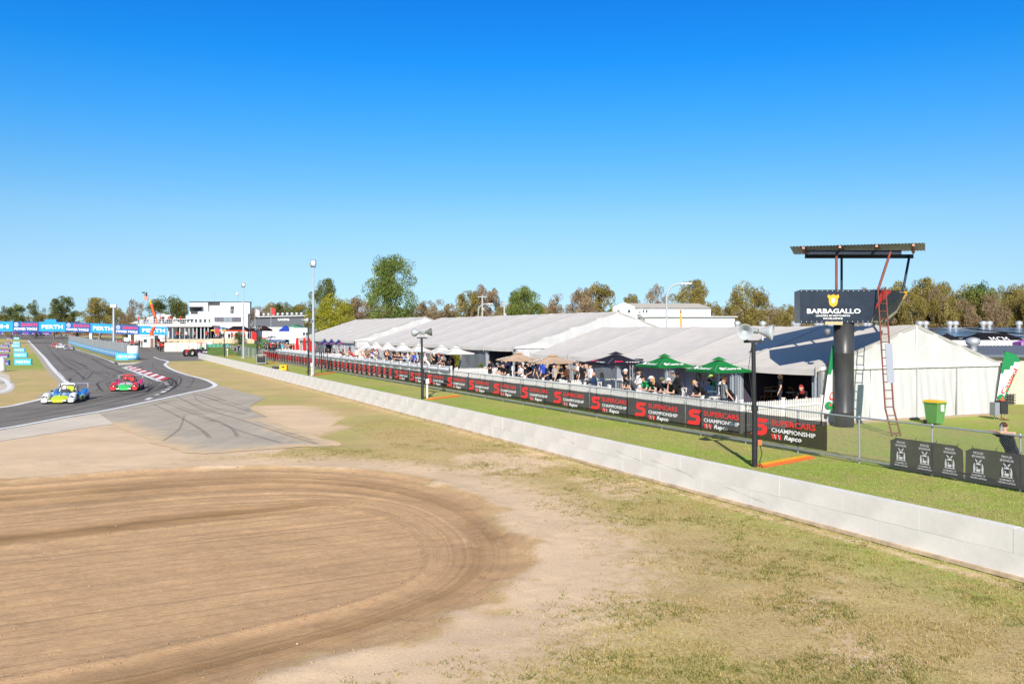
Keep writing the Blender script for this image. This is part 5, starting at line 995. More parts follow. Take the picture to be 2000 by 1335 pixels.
for p in ((295, 650.5), (306, 629)): MB().ball(tuple(Pz(*p)), .42, n=10, k=6).build('joint', OR_, bl)
bc = Pz(286, 583); MB().box((bc.x, 0, bc.z - .2), (.9, .8, .12)).build('basket_floor', OR_, bl)
for zz in (.35, .9): MB().path([bc + Vector((sx, sy, zz - .2)) for sx, sy in ((-.45, -.4), (.45, -.4), (.45, .4), (-.45, .4), (-.45, -.4))], .04, n=5).build('basket_rail', OR_, bl)
MB().box((bc.x, -.4, bc.z + .15), (.86, .05, .6)).build('basket_panel', mat('pale_orange', (.6, .28, .2), .6), bl)
MB().box((bc.x - .7, 0, bc.z + 1.45), (.6, .25, .3)).tube((bc.x - .45, 0, bc.z + 1.2), (bc.x - .35, 0, bc.z + .5), .05).build('camera', BLACKM, bl)
# ------------------------------------------------------------------ control tower
CWH = mat('rendered_white', (.66, .65, .62), .7, var=.08, vs=.6); BGW = mat('limestone_block', (.50, .41, .29), .85, var=.2, vs=.8, bump=.2)
CY = 205.0; u = CY / FPX; zg = gz(CY); X_ = lambda px: (px - 423) * u; Z_ = lambda py: HZ(py, CY) - zg
ct = thing('control_tower', 'white control tower with a band of windows above the pit canopy', 'building', (XA(423, CY), CY, zg), 0)
def slab(nm, px0, px1, py0, py1, y0, d, m, par=None): return MB().box(((X_(px0) + X_(px1)) / 2, y0 + d / 2, (Z_(py0) + Z_(py1)) / 2), (X_(px1) - X_(px0), d, Z_(py0) - Z_(py1))).build(nm, m, par or ct)
slab('upper_floor', 361, 420, 616, 636.5, 0.6, 4, CWH); slab('upper_floor', 420, 485, 612, 664, -.6, 2.0, CWH)
slab('control_room', 366.5, 402, 589.5, 616, 1.2, 9, CWH); slab('roof_block', 402, 427, 590.5, 613, 2.4, 3, CWH); slab('roof_block', 427, 485, 590, 613, 1.0, 1.5, CWH); slab('parapet', 385, 420, 608, 616, .5, .3, CWH)
slab('roof_trim', 366, 428, 588.4, 589.6, 1.0, 10, BLACKM); slab('roof_trim', 427, 485.5, 588.8, 590, .9, 1.7, BLACKM)
w = MB(); w.add([(X_(368), 1.0, Z_(600)), (X_(392), .9, Z_(599)), (X_(389), 1.15, Z_(613)), (X_(369), 1.15, Z_(613))], [(0, 1, 2, 3)]); w.build('slanted_glazing', GLASS, ct); aw = MB(); aw.box((X_(378), .4, Z_(599)), (X_(394) - X_(362), 1.8, .12)); aw.build('awning', mat('grey_corrugated', (.13, .15, .18)), ct)
for a, b_ in ((363.5, 367.8), (370.8, 375.5), (378.8, 384), (387.2, 392.8), (396, 402), (405.3, 409.3)): f_ = slab('window', a, b_, 622, 630, .5, .15, ALU); slab('pane', a + .5, b_ - .5, 622.6, 629.4, .46, .05, GLASS, f_)
f_ = slab('window', 420.5, 472.5, 619.4, 628.4, -.7, .12, BLACKM)
for a, b_ in ((421, 428), (428.4, 438), (456, 462.5), (463, 472)): slab('pane', a, b_, 620, 628, -.74, .05, mat('tinted_glass', (.11, .10, .13), .15, spec=.8), f_)
for a, b_ in ((438.5, 446.5), (447, 455.5)): slab('pane', a, b_, 620, 628, -.74, .05, mat('bright_glass', (.20, .23, .28), .15, spec=.8), f_)
d_ = slab('door', 447.5, 454.5, 597.5, 612, .92, .1, BLACKM); slab('pane', 448.3, 453.7, 598.2, 604.5, .88, .05, GLASS, d_); slab('pane', 448.3, 453.7, 605.5, 611.5, .88, .05, GLASS, d_)
for k in range(20): MB().tube((X_(403 + k * 3.6), -.3, Z_(612)), (X_(403 + k * 3.6), -.3, Z_(605.5)), .035, n=4).build('baluster', GALV, ct)
MB().tube((X_(403), -.3, Z_(605.5)), (X_(476), -.3, Z_(605.5)), .05, n=5).build('handrail', GALV, ct)
for px, tpy in ((407, 566), (425, 582), (430, 582), (454, 574), (482, 580), (397, 584)): MB().tube((X_(px), 4, Z_(589)), (X_(px), 4, Z_(tpy)), .05, n=5).build('aerial', GALV, ct)
MB().ball((X_(453), 4, Z_(573)), .35).build('aerial_dome', WHITE, ct)
# pit canopy and roof terrace to the left of the tower
pcn = thing('pit_canopy', 'pale pit canopy on slim columns below the roof terrace', 'canopy', (XA(370, 200), 200, gz(200))); u2 = 200 / FPX; X2 = lambda px: (px - 370) * u2; Z2 = lambda py: HZ(py, 200) - gz(200)
MB().box(((X2(300) + X2(418)) / 2, 2, Z2(636.2)), (X2(418) - X2(300), 7, .35)).build('canopy_slab', CWH, pcn)
for px in (330, 340, 354, 364, 372, 380, 387, 395, 402, 409): MB().tube((X2(px), -.8, Z2(662)), (X2(px), -.8, Z2(637)), .17, n=8).build('column', HORN, pcn)
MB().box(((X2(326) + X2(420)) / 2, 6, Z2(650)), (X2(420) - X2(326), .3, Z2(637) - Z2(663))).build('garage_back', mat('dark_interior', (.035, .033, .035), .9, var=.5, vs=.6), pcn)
for px in (328, 343, 350, 359): MB().box((X2(px), 4.5, Z2(650)), (1.0, .3, 3.1)).build('garage_pier', WHITE, pcn)
MB().box(((X2(262) + X2(361)) / 2, 5, Z2(634)), (X2(361) - X2(262), 6, .4)).build('terrace_floor', CWH, pcn)
for k in range(22): MB().tube((X2(266 + k * 4.4), 1.9, Z2(634)), (X2(266 + k * 4.4), 1.9, Z2(623.5)), .06, n=5).build('terrace_post', GALV, pcn)
for py in (623.5, 628.5): MB().tube((X2(262), 1.9, Z2(py)), (X2(361), 1.9, Z2(py)), .06, n=5).build('terrace_rail', GALV, pcn)
MB().box(((X2(300) + X2(361)) / 2, 7.5, Z2(622)), (X2(361) - X2(300), 5, .15)).build('terrace_roof', SHEDR, pcn)
# retaining walls and terrace
for px0, px1, py0, py1, Y, m, lb in ((326, 416, 662, 676, 192, BGW, 'limestone retaining wall below the pit canopy'), (410, 500, 661, 671, 178, BGW, 'limestone garden wall below the paddock gazebos'), (322, 393, 669, 684.5, 176, mat('cream_block', (.60, .55, .46), .8, var=.12, vs=.5), 'cream concrete barrier wall at the end of pit lane'), (398, 416, 667, 681, 172, WHITE, 'short white wall end beside the green pit fence')):
    t = thing('retaining_wall', lb, 'wall', (XA((px0 + px1) / 2, Y), Y, gz(Y))); w_ = (px1 - px0) * Y / FPX; n = max(2, round(w_ / 2.2)); h0, h1 = HZ(py1, Y) - gz(Y), HZ(py0, Y) - gz(Y)
    for k in range(n): MB().box((-w_ / 2 + (k + .5) * w_ / n, 0, (h1 + min(h0, 0)) / 2), (w_ / n - .03, .5, h1 - min(h0, 0))).build('wall_block', m, t)
MB_ = MB().grid(lambda a, b_: (XA(316 + 330 * a, 192 + 30 * b_), 192.3 + 30 * b_, HZ(662, 192) + .0 * b_), 4, 2); tag(MB_.build('paddock_terrace', asphalt('terrace_paving', (.34, .30, .25), .2)), kind='structure')
tr = MB().grid(lambda a, b_: (XA(405 + 170 * a, 150 + 28 * b_), 150 + 28 * b_, .03 + b_ * 1.6), 6, 4); tag(tr.build('lawn_bank', asphalt('lawn', (.13, .20, .035), .3)), kind='structure')
# pit hut
x, y = G(288, 677.5); t = thing('pit_hut', 'small white pit hut with one window beside the boom lift', 'hut', (x, y, gz(y))); MB().box((0, 1.2, 1.3), (3.3, 2.4, 2.6)).build('wall', WHITE, t); f_ = MB().box((-.5, -.02, 1.5), (.9, .08, .9)).build('window', ALU, t); MB().box((-.5, -.07, 1.5), (.75, .03, .75)).build('pane', GLASS, f_); MB().box((1.1, -.02, 1.05), (.8, .06, 2.1)).build('door', mat('brown_door', (.18, .12, .09), .7), t); MB().box((0, 1.2, 2.66), (3.6, 2.8, .12)).build('roof', SHEDR, t)
# white pavilion roofs behind the pits
t = thing('pavilion', 'low white arched pavilion roof behind the pit terrace', 'building', (XA(290, 260), 260, gz(260))); u3 = 260 / FPX
zr0 = HZ(631.5, 260) - gz(260); MB().add([(-34*u3, -1, zr0), (31*u3, -1, zr0), (22*u3, 9, zr0 + 2.7), (-2*u3, 9, zr0 + 2.9), (-24*u3, 7, zr0 + 1.6)], [(0, 1, 2, 3, 4)]).build('roof', CWH, t); MB().box((0, 1, 2.5), (60 * u3, .3, 5.0)).build('wall', CWH, t)
t = thing('cottage', 'white gabled house roof behind the pit terrace', 'house', (XA(318, 268), 268, gz(268))); h_ = HZ(625, 268) - gz(268); MB().add([(-4.2, 0, 0), (5.4, 0, 0), (5.4, 0, h_ - 1), (.2, 0, h_ + 2.0), (-4.2, 0, h_)], [(0, 1, 2, 3, 4)]).build('gable_wall', CWH, t); MB().add([(-6.5, 3, h_ + .3), (-4.2, -.2, h_), (.2, -.2, h_ + 2.05), (-3.4, 5, h_ + 2.3)], [(0, 1, 2, 3)]).build('roof', SHEDR, t); MB().box((.3, -.05, h_ + .8), (.5, .08, .5)).build('window', GLASS, t)
# ------------------------------------------------------------------ paddock: gazebos, vehicles, cabins, sheds
gzp = HZ(662, 192)
gazebo('black gazebo with red valance and white panel beside the tower', 466, 190, 40, 636.5, 644.5, (.016, .014, .016), (.55, .05, .03), z=gzp - .8, flat=.55); gazebo('blue and yellow striped gazebo beside the tower', 434, 194, 34, 638, 643.5, (.03, .10, .34), (.62, .36, .02), z=gzp - .8); gazebo('maroon and black gazebo beside the flags', 510, 188, 36, 636, 643.5, (.03, .012, .014), (.012, .01, .012), z=gzp - .8, flat=.4); gazebo('blue pop-up gazebo in front of the white cabin', 558, 168, 21, 634.5, 644, (.02, .05, .30), z=gzp - .9)
for px, Y, col, h, lb in ((491, 176, (.62, .03, .03), 4.2, 'red paddock feather flag beside the black gazebo'), (498, 190, (.5, .45, .55), 8.5, 'blue and white flag flying over the paddock'), (529, 200, (.6, .06, .06), 9, 'red flag on a pole in front of the long sign shed'), (419, 188, (.6, .07, .05), 4.5, 'small red banner flag beside the striped gazebo')):
    t = thing('paddock_flag', lb, 'flag', (XA(px, Y), Y, gz(Y) + (1.2 if Y > 180 else .8))); MB().tube((0, 0, 0), (0, 0, h - 1), .05).build('pole', ALU, t); MB().grid(lambda a, b_: (.05 + .9 * a + .1 * b_, .1 * math.sin(a * 6), h - 1 - 1.5 + 1.5 * b_ - .4 * a), 6, 6).build('sail', cloth(col), t)
t = thing('site_cabin', 'white site cabin with two windows at the end of the far marquee', 'cabin', (XA(584, 160), 160, 0)); MB().box((0, 1.5, 3.1), (3.4, 3, 3.0)).build('wall', WHITE, t); MB().box((0, 1.5, .8), (3.2, 2.8, 1.6)).build('base', GALV, t)
for sx in (.9, 1.45): f_ = MB().box((sx, -.03, 3.6), (.5, .08, .6)).build('window', ALU, t); MB().box((sx, -.08, 3.6), (.4, .03, .5)).build('pane', GLASS, f_)
MB().box((0, 1.5, 4.65), (3.6, 3.2, .12)).build('roof', SHEDR, t)
t = thing('sign_shed', 'long dark lettered shed with a row of roof vents behind the paddock', 'shed', (XA(545, 235), 235, gz(235))); u4 = 235 / FPX; MB().box((0, 3, HZ(622, 235) / 2), (100 * u4, 6, HZ(622, 235))).build('wall', mat('shed_navy', (.09, .10, .12), .6), t); MB().add([(-51 * u4, -.6, HZ(620, 235) - gz(235)), (51 * u4, -.6, HZ(617.5, 235) - gz(235)), (51 * u4, 6, HZ(613.5, 235) - gz(235)), (-46 * u4, 6, HZ(616, 235) - gz(235))], [(0, 1, 2, 3)]).build('roof', CWH, t)
for k in range(9): vent(t, (-36 + k * 9.3) * u4, 3, HZ(616.2 - k * .18, 235) - gz(235), .4)
MB().text('RACING', (-2 * u4, -.1, HZ(626, 235) - gz(235)), UX, UZ, 22 * u4, .6, bold=.03).build('lettering', WHITE2, t)
t = thing('green_shed', 'green gabled shed behind the paddock cabin', 'shed', (XA(573, 225), 225, gz(225))); MB().prism([(-3, 0), (3, 0), (3, 3.9), (0, 5.1), (-3, 3.9)], (0, 0, 0), UX, UZ, (0, 5, 0)).build('shell', mat('shed_green', (.03, .17, .10), .6), t); MB().box((0, -.05, 1.4), (2.2, .08, 2.8)).build('door', mat('shed_green_dark', (.02, .10, .06), .6), t); t.location.z += .3
t = thing('transporter', 'white race transporter parked behind the flags', 'truck', (XA(525, 215), 215, gz(215) + .9)); MB().box((0, 1.2, 2.4), (12, 2.5, 2.8)).build('trailer', WHITE, t); MB().box((-6.9, 1.2, 1.7), (1.7, 2.4, 2.4), taper=.92).build('cab', mat('cab_red', (.5, .05, .05), .4), t); MB().box((0, -.07, 1.2), (11.8, .05, .3)).build('side_stripe', mat('cab_red', (.5, .05, .05)), t)
for sx in (-6.8, 3, 4.2, 5.4): MB().lathe([(0, -.15), (.5, -.15), (.5, .15), (0, .15)], (sx, 0, .5), 14, axis='y').build('wheel', DARK, t)
def ute(label, px, py, rz, col):
    x, y = G(px, py); t = thing('parked_ute', label, 'car', (XA(px, 172), 172, gz(172) + 1.35), rz); b = MB()
    sec = lambda x_, w_, z0, z1: [(x_, -w_, z0), (x_, w_, z0), (x_, w_ * .95, z1), (x_, -w_ * .95, z1)]
    b.loft([sec(-2.5, .85, .45, .95), sec(-2.3, .9, .4, 1.0), sec(2.2, .9, .4, 1.02), sec(2.5, .82, .45, .9)], smooth=False); b.build('body', mat('ute_blue', col, .3, clear=.5), t); c_ = MB(); c_.loft([sec(-.9, .84, 1.0, 1.02), sec(-.7, .74, 1.0, 1.66), sec(.6, .74, 1.0, 1.66), sec(1.3, .84, 1.0, 1.03)], smooth=False); c_.build('cabin_glass', GLASS, t); MB().box((-.05, 0, 1.67), (1.3, 1.4, .05)).build('roof', WHITE, t)
    for sx in (-1.6, 1.6):
        for sy in (-.85, .85): MB().lathe([(0, -.1), (.22, -.1), (.36, -.08), (.36, .08), (0, .1)], (sx, sy, .36), 14, axis='y').build('wheel', DARK, t)
ute('blue and white ute parked beside the green paddock bins', 531, 668, R(12), (.05, .09, .22))
t = thing('skip_bin', 'green skip bin beside the parked ute', 'bin', (XA(518, 168), 168, 1.3)); MB().loft([[(-.7, -.4, 0), (.7, -.4, 0), (.7, .4, 0), (-.7, .4, 0)], [(-.8, -.5, 1.1), (.8, -.5, 1.1), (.8, .5, 1.1), (-.8, .5, 1.1)]], smooth=False).build('body', mat('skip_green', (.05, .16, .06), .5), t); MB().box((0, 0, 1.14), (1.65, 1.05, .08)).build('lid', mat('shed_green_dark', (.02, .10, .06)), t)
# mesh crowd fence left of the racing banners
cf = thing('mesh_crowd_fence', 'grey steel mesh crowd fence between the lamp pole and the pit exit', 'fence', (0, 0, 0)); fa, fb = Vector((*G(428, 684), 0)), Vector((*G(514, 703), 0)); npn = 12
for k in range(npn):
    a, c_ = fa.lerp(fb, k / npn), fa.lerp(fb, (k + .96) / npn); d_ = c_ - a
    MB().path([a, a + UZ * 1.5, c_ + UZ * 1.5, c_, a + UZ * .0], .035, n=5).build('panel_frame', GALV, cf); mb = MB()
    for j in range(1, 12): p = a + d_ * (j / 12); mb.tube(p + UZ * .1, p + UZ * 1.5, .012, n=3, cap=False)
    mb.build('mesh_infill', WIRE, cf)['kind'] = 'stuff'
t = thing('pit_fence', 'low green pit fence panel beside the short white wall', 'fence', (XA(418, 168), 168, 0))
for k in range(4): MB().box((k * .75 - 1.1, 0, 1.0), (.7, .06, 1.3)).build('panel', mat('pit_fence_green', (.03, .22, .13), .6), t)
for k in range(5): MB().box((k * .75 - 1.48, 0, .9), (.06, .08, 1.8)).build('post', GALV, t)
# hedge and shrubs are built with the trees; red tractor and buggies on the pit exit
def wheel(t, x, y, z, r, w_, hub):
    o = MB().lathe([(r * .55, -w_ / 2), (r * .93, -w_ / 2), (r, -w_ * .36), (r, w_ * .36), (r * .93, w_ / 2), (r * .55, w_ / 2), (r * .55, -w_ / 2)], (x, y, z), 20, axis='y').build('wheel', DARK, t); MB().lathe([(0, -w_ * .3), (r * .5, -w_ * .34), (r * .56, -w_ * .45), (r * .56, w_ * .45), (r * .5, w_ * .34), (0, w_ * .3)], (x, y, z), 14, axis='y').build('rim', hub, o)
x, y = G(376, 695.8); t = thing('tractor', 'red tractor with big black tyres parked at the end of the barrier wall', 'tractor', (x, y, 0), R(62)); t.scale = (.82,) * 3; TRR = mat('tractor_red', (.50, .03, .03), .4)
for sy in (-.75, .75): wheel(t, .75, sy, .75, .75, .5, mat('violet_hub', (.25, .10, .45), .5)); wheel(t, -.95, sy, .72, .72, .45, mat('pale_hub', (.5, .5, .45), .5))
MB().loft([[(-.2, -.3, .8), (-.2, .3, .8), (-.2, .3, 1.4), (-.2, -.3, 1.4)], [(-1.5, -.28, .7), (-1.5, .28, .7), (-1.5, .28, 1.3), (-1.5, -.28, 1.3)]], smooth=False).build('bonnet', TRR, t); MB().box((.3, 0, .9), (1.4, .7, .5)).build('body', TRR, t); MB().box((.5, 0, 1.35), (.5, .5, .12)).build('seat', BLACKM, t); MB().tube((-.9, 0, 1.3), (-.9, 0, 2.2), .05).build('exhaust', BLACKM, t); MB().tube((.0, 0, 1.2), (.15, 0, 1.6), .03).build('steering_column', BLACKM, t); MB().lathe([(.16, -.02), (.2, 0), (.16, .02)], (.15, 0, 1.62), 12).build('steering_wheel', BLACKM, t)
def buggy(label, px, py, col, rz):
    x, y = G(px, py); t = thing('utility_buggy', label, 'buggy', (x, y, gz(y)), rz, 'utility buggies'); 
    for sx in (-.9, .9):
        for sy in (-.6, .6): wheel(t, sx, sy, .33, .33, .25, GALV)
    MB().box((0, 0, .6), (2.5, 1.3, .4)).build('body', BLACKM, t)
    for sx in (-.55, .75):
        for sy in (-.6, .6): MB().tube((sx, sy, .7), (sx * .9, sy * .9, 1.9), .04, n=6).build('roof_post', BLACKM, t)
    MB().box((.1, 0, 1.93), (1.6, 1.3, .07)).build('roof', paint(col), t); MB().box((-.75, 0, 1.3), (.05, 1.1, .9)).build('windscreen', CLEAR, t); MB().box((.2, 0, .95), (.5, 1.1, .35)).build('seat', mat('buggy_seat', (.05, .2, .15), .7), t)
buggy('black utility buggy beside the pit crew group', 341, 686, (.03, .03, .03), R(15)); buggy('utility buggy with a red roof parked behind the tractor', 396, 690, (.5, .04, .04), R(180))
# ------------------------------------------------------------------ race cars
def ring(x, w_, z0, z1, top=.8, n=12, yc=0.0):
    out = []
    for k in range(n):
        a = 2 * math.pi * k / n + math.pi / n; cx, cz = math.cos(a), math.sin(a); sx = abs(cx) ** .6 * (1 if cx > 0 else -1); sz = abs(cz) ** .6 * (1 if cz > 0 else -1)
        tt = (sz + 1) / 2; out.append((x, yc + sx * w_ * (1 - (1 - top) * tt), z0 + (z1 - z0) * tt))
    return out
def race_car(label, px, py, rz, nose, main, accent, fender, rear, wingc, detail=True):
    x, y = G(px, py); t = thing('race_car', label, 'race car', (x, y, gz(y) + .025), rz, 'open sports racing cars on the circuit'); t.scale = (1, 1, .9); P = lambda c_: mat('gloss_%d_%d_%d' % tuple(int(k * 255) for k in c_), c_, .3, var=.05, clear=.7, spec=.5)
    MB().loft([[(2.02, -.75, .06), (2.02, .75, .06), (2.02, .75, .09), (2.02, -.75, .09)], [(1.7, -.92, .06), (1.7, .92, .06), (1.7, .92, .1), (1.7, -.92, .1)], [(-1.9, -.9, .06), (-1.9, .9, .06), (-1.9, .9, .11), (-1.9, -.9, .11)]], smooth=False).build('splitter', BLACKM, t)
    MB().loft([ring(1.95, .34, .1, .24), ring(1.6, .5, .1, .40), ring(1.25, .54, .1, .50)], 0).build('nose', P(nose), t); MB().loft([ring(1.25, .545, .1, .505), ring(.75, .56, .12, .58), ring(.45, .56, .12, .62)], 0).build('bonnet', P(main if main[2] > .3 else (.62, .62, .62)), t)
    b = MB(); b.loft([ring(.5, .58, .1, .60), ring(.2, .7, .1, .60), ring(-.6, .78, .1, .62), ring(-.75, .78, .1, .66)], 0); b.build('cockpit_tub', P(main), t)
    b = MB(); b.loft([ring(-.62, .40, .3, .98), ring(-.9, .46, .2, .92), ring(-1.4, .40, .2, .70), ring(-1.85, .34, .2, .48)], 0); b.build('engine_cover', P(accent), t)
    for sg in (-1, 1):
        f_ = MB(); f_.loft([ring(1.93, .17, .10, .26, yc=.70 * sg), ring(1.75, .22, .10, .46, yc=.70 * sg), ring(1.45, .23, .14, .64, yc=.70 * sg), ring(1.1, .23, .2, .68, yc=.70 * sg), ring(.75, .22, .16, .60, yc=.71 * sg), ring(.5, .18, .1, .44, yc=.72 * sg)], 0); fo_ = f_.build('front_fender', P(fender), t)
        hl = MB(); hl.poly([(-.13, 0), (.11, -.02), (.13, .14), (-.05, .20), (-.14, .1)], (1.78, .70 * sg, .29), (0, 1, 0), (-.55, 0, .83), 0); hl.v = [(a + .07, b_, c_ + .045) for a, b_, c_ in hl.v]; ho = hl.build('headlight', BLACKM, fo_); MB().ball((1.82, .66 * sg, .38), .05, n=8, k=5).build('lamp', WHITE2, ho)
        r_ = MB(); r_.loft([ring(-.55, .12, .12, .42, yc=.74 * sg), ring(-.85, .2, .14, .62, yc=.74 * sg), ring(-1.2, .23, .2, .76, yc=.74 * sg), ring(-1.6, .23, .22, .74, yc=.74 * sg), ring(-1.95, .2, .25, .62, yc=.74 * sg)], 0); r_.build('rear_fender', P(rear), t)
        s_ = MB(); s_.loft([ring(.55, .1, .1, .34, yc=.80 * sg), ring(0, .13, .1, .40, yc=.79 * sg), ring(-.65, .13, .1, .42, yc=.78 * sg)], 0); s_.build('sidepod', P(accent), t); MB().box((-.05, .915 * sg, .27), (.5, .02, .16)).build('side_duct', BLACKM, t)
        for wx, rr, ww in ((1.18, .29, .24), (-1.32, .31, .3)): wheel(t, wx, (.93 - ww / 2) * sg, rr, rr, ww, mat('dark_rim', (.10, .10, .11), .4, metal=.5))
        MB().box((-2.0, .80 * sg, .92), (.42, .02, .26)).build('wing_endplate', P(wingc), t); MB().box((-1.85, .22 * sg, .68), (.14, .03, .46)).build('wing_mount', BLACKM, t)
        MB().path([(-.5, .0, 1.10), (-.5, .32 * sg, 1.08), (-.5, .42 * sg, .95), (-.5, .46 * sg, .6)], .045, n=6).build('roll_hoop', P(fender), t); MB().tube((-.5, .40 * sg, 1.02), (.25, .44 * sg, .62), .028, n=6).build('hoop_stay', BLACKM, t)
        MB().ball((.55, .62 * sg, .72), (.05, .09, .06), n=8, k=5).build('mirror', BLACKM, t); MB().box((2.0, .38 * sg, .2), (.06, .2, .06)).build('driving_lamp', WHITE2, t)
    MB().grid(lambda a, b_: (-2.2 + .38 * a, -.8 + 1.6 * b_, .98 + .05 * math.sin(a * math.pi) + .05 * a), 4, 6).build('rear_wing', P(wingc), t)
    MB().box((-.5, 0, 1.12), (.16, .72, .08)).build('hoop_band', P(fender if wingc[0] > .3 else wingc), t)
    MB().grid(lambda a, b_: (.42 - .22 * b_ - .14 * (2 * a - 1) ** 2, (a - .5) * .96, .60 + .24 * b_), 8, 2).build('windscreen', mat('car_screen', (.12, .14, .16), .1, var=0, thin=.78), t)
    MB().grid(lambda a, b_: (.36 - .9 * b_, (a - .5) * .86, .625), 2, 2).build('cockpit_opening', DARK, t)
    MB().ball((-.22, -.12, .86), (.15, .13, .15), n=12, k=8).build('driver_helmet', P((.7, .7, .7) if nose[1] > .3 and nose[0] > .3 else (.6, .04, .04)), t); MB().loft([ring(-.35, .24, .55, .78, yc=-.12), ring(-.1, .2, .55, .72, yc=-.12)]).build('driver_suit', BLACKM, t)
    MB().box((1.0, -.02, .575), (.9, .06, .012)).build('nose_stripe', P(accent), t)
    return t
blue_, lime, wht, redc, grn_ = (.02, .16, .50), (.48, .58, .02), (.68, .68, .68), (.55, .025, .03), (.05, .50, .12)
race_car('blue yellow and white open race car with a tall rear wing', 129, 784, R(-77), lime, blue_, lime, wht, blue_, wht)
race_car('red and green open race car following on the corner exit', 249, 761, R(-74), grn_, redc, redc, redc, (.5, .03, .10), wht)
race_car('white open race car beside the orange one on the straight', 118, 679.5, R(-66), wht, wht, wht, wht, wht, wht); race_car('white and orange open race car trailing on the straight', 108.5, 677.5, R(-66), (.6, .12, .03), (.1, .1, .4), (.6, .12, .03), (.6, .12, .03), (.05, .05, .3), wht); race_car('dark and silver open race car on the straight beside the verge', 135, 683, R(-68), (.1, .1, .12), (.15, .15, .16), (.4, .4, .42), (.3, .3, .32), (.08, .08, .09), (.5, .5, .5)); race_car('teal race car on the far bend below the bridge', 121, 656.8, R(-160), (.03, .30, .22), (.02, .2, .16), (.03, .3, .22), (.02, .2, .16), (.03, .1, .1), (.1, .1, .1))
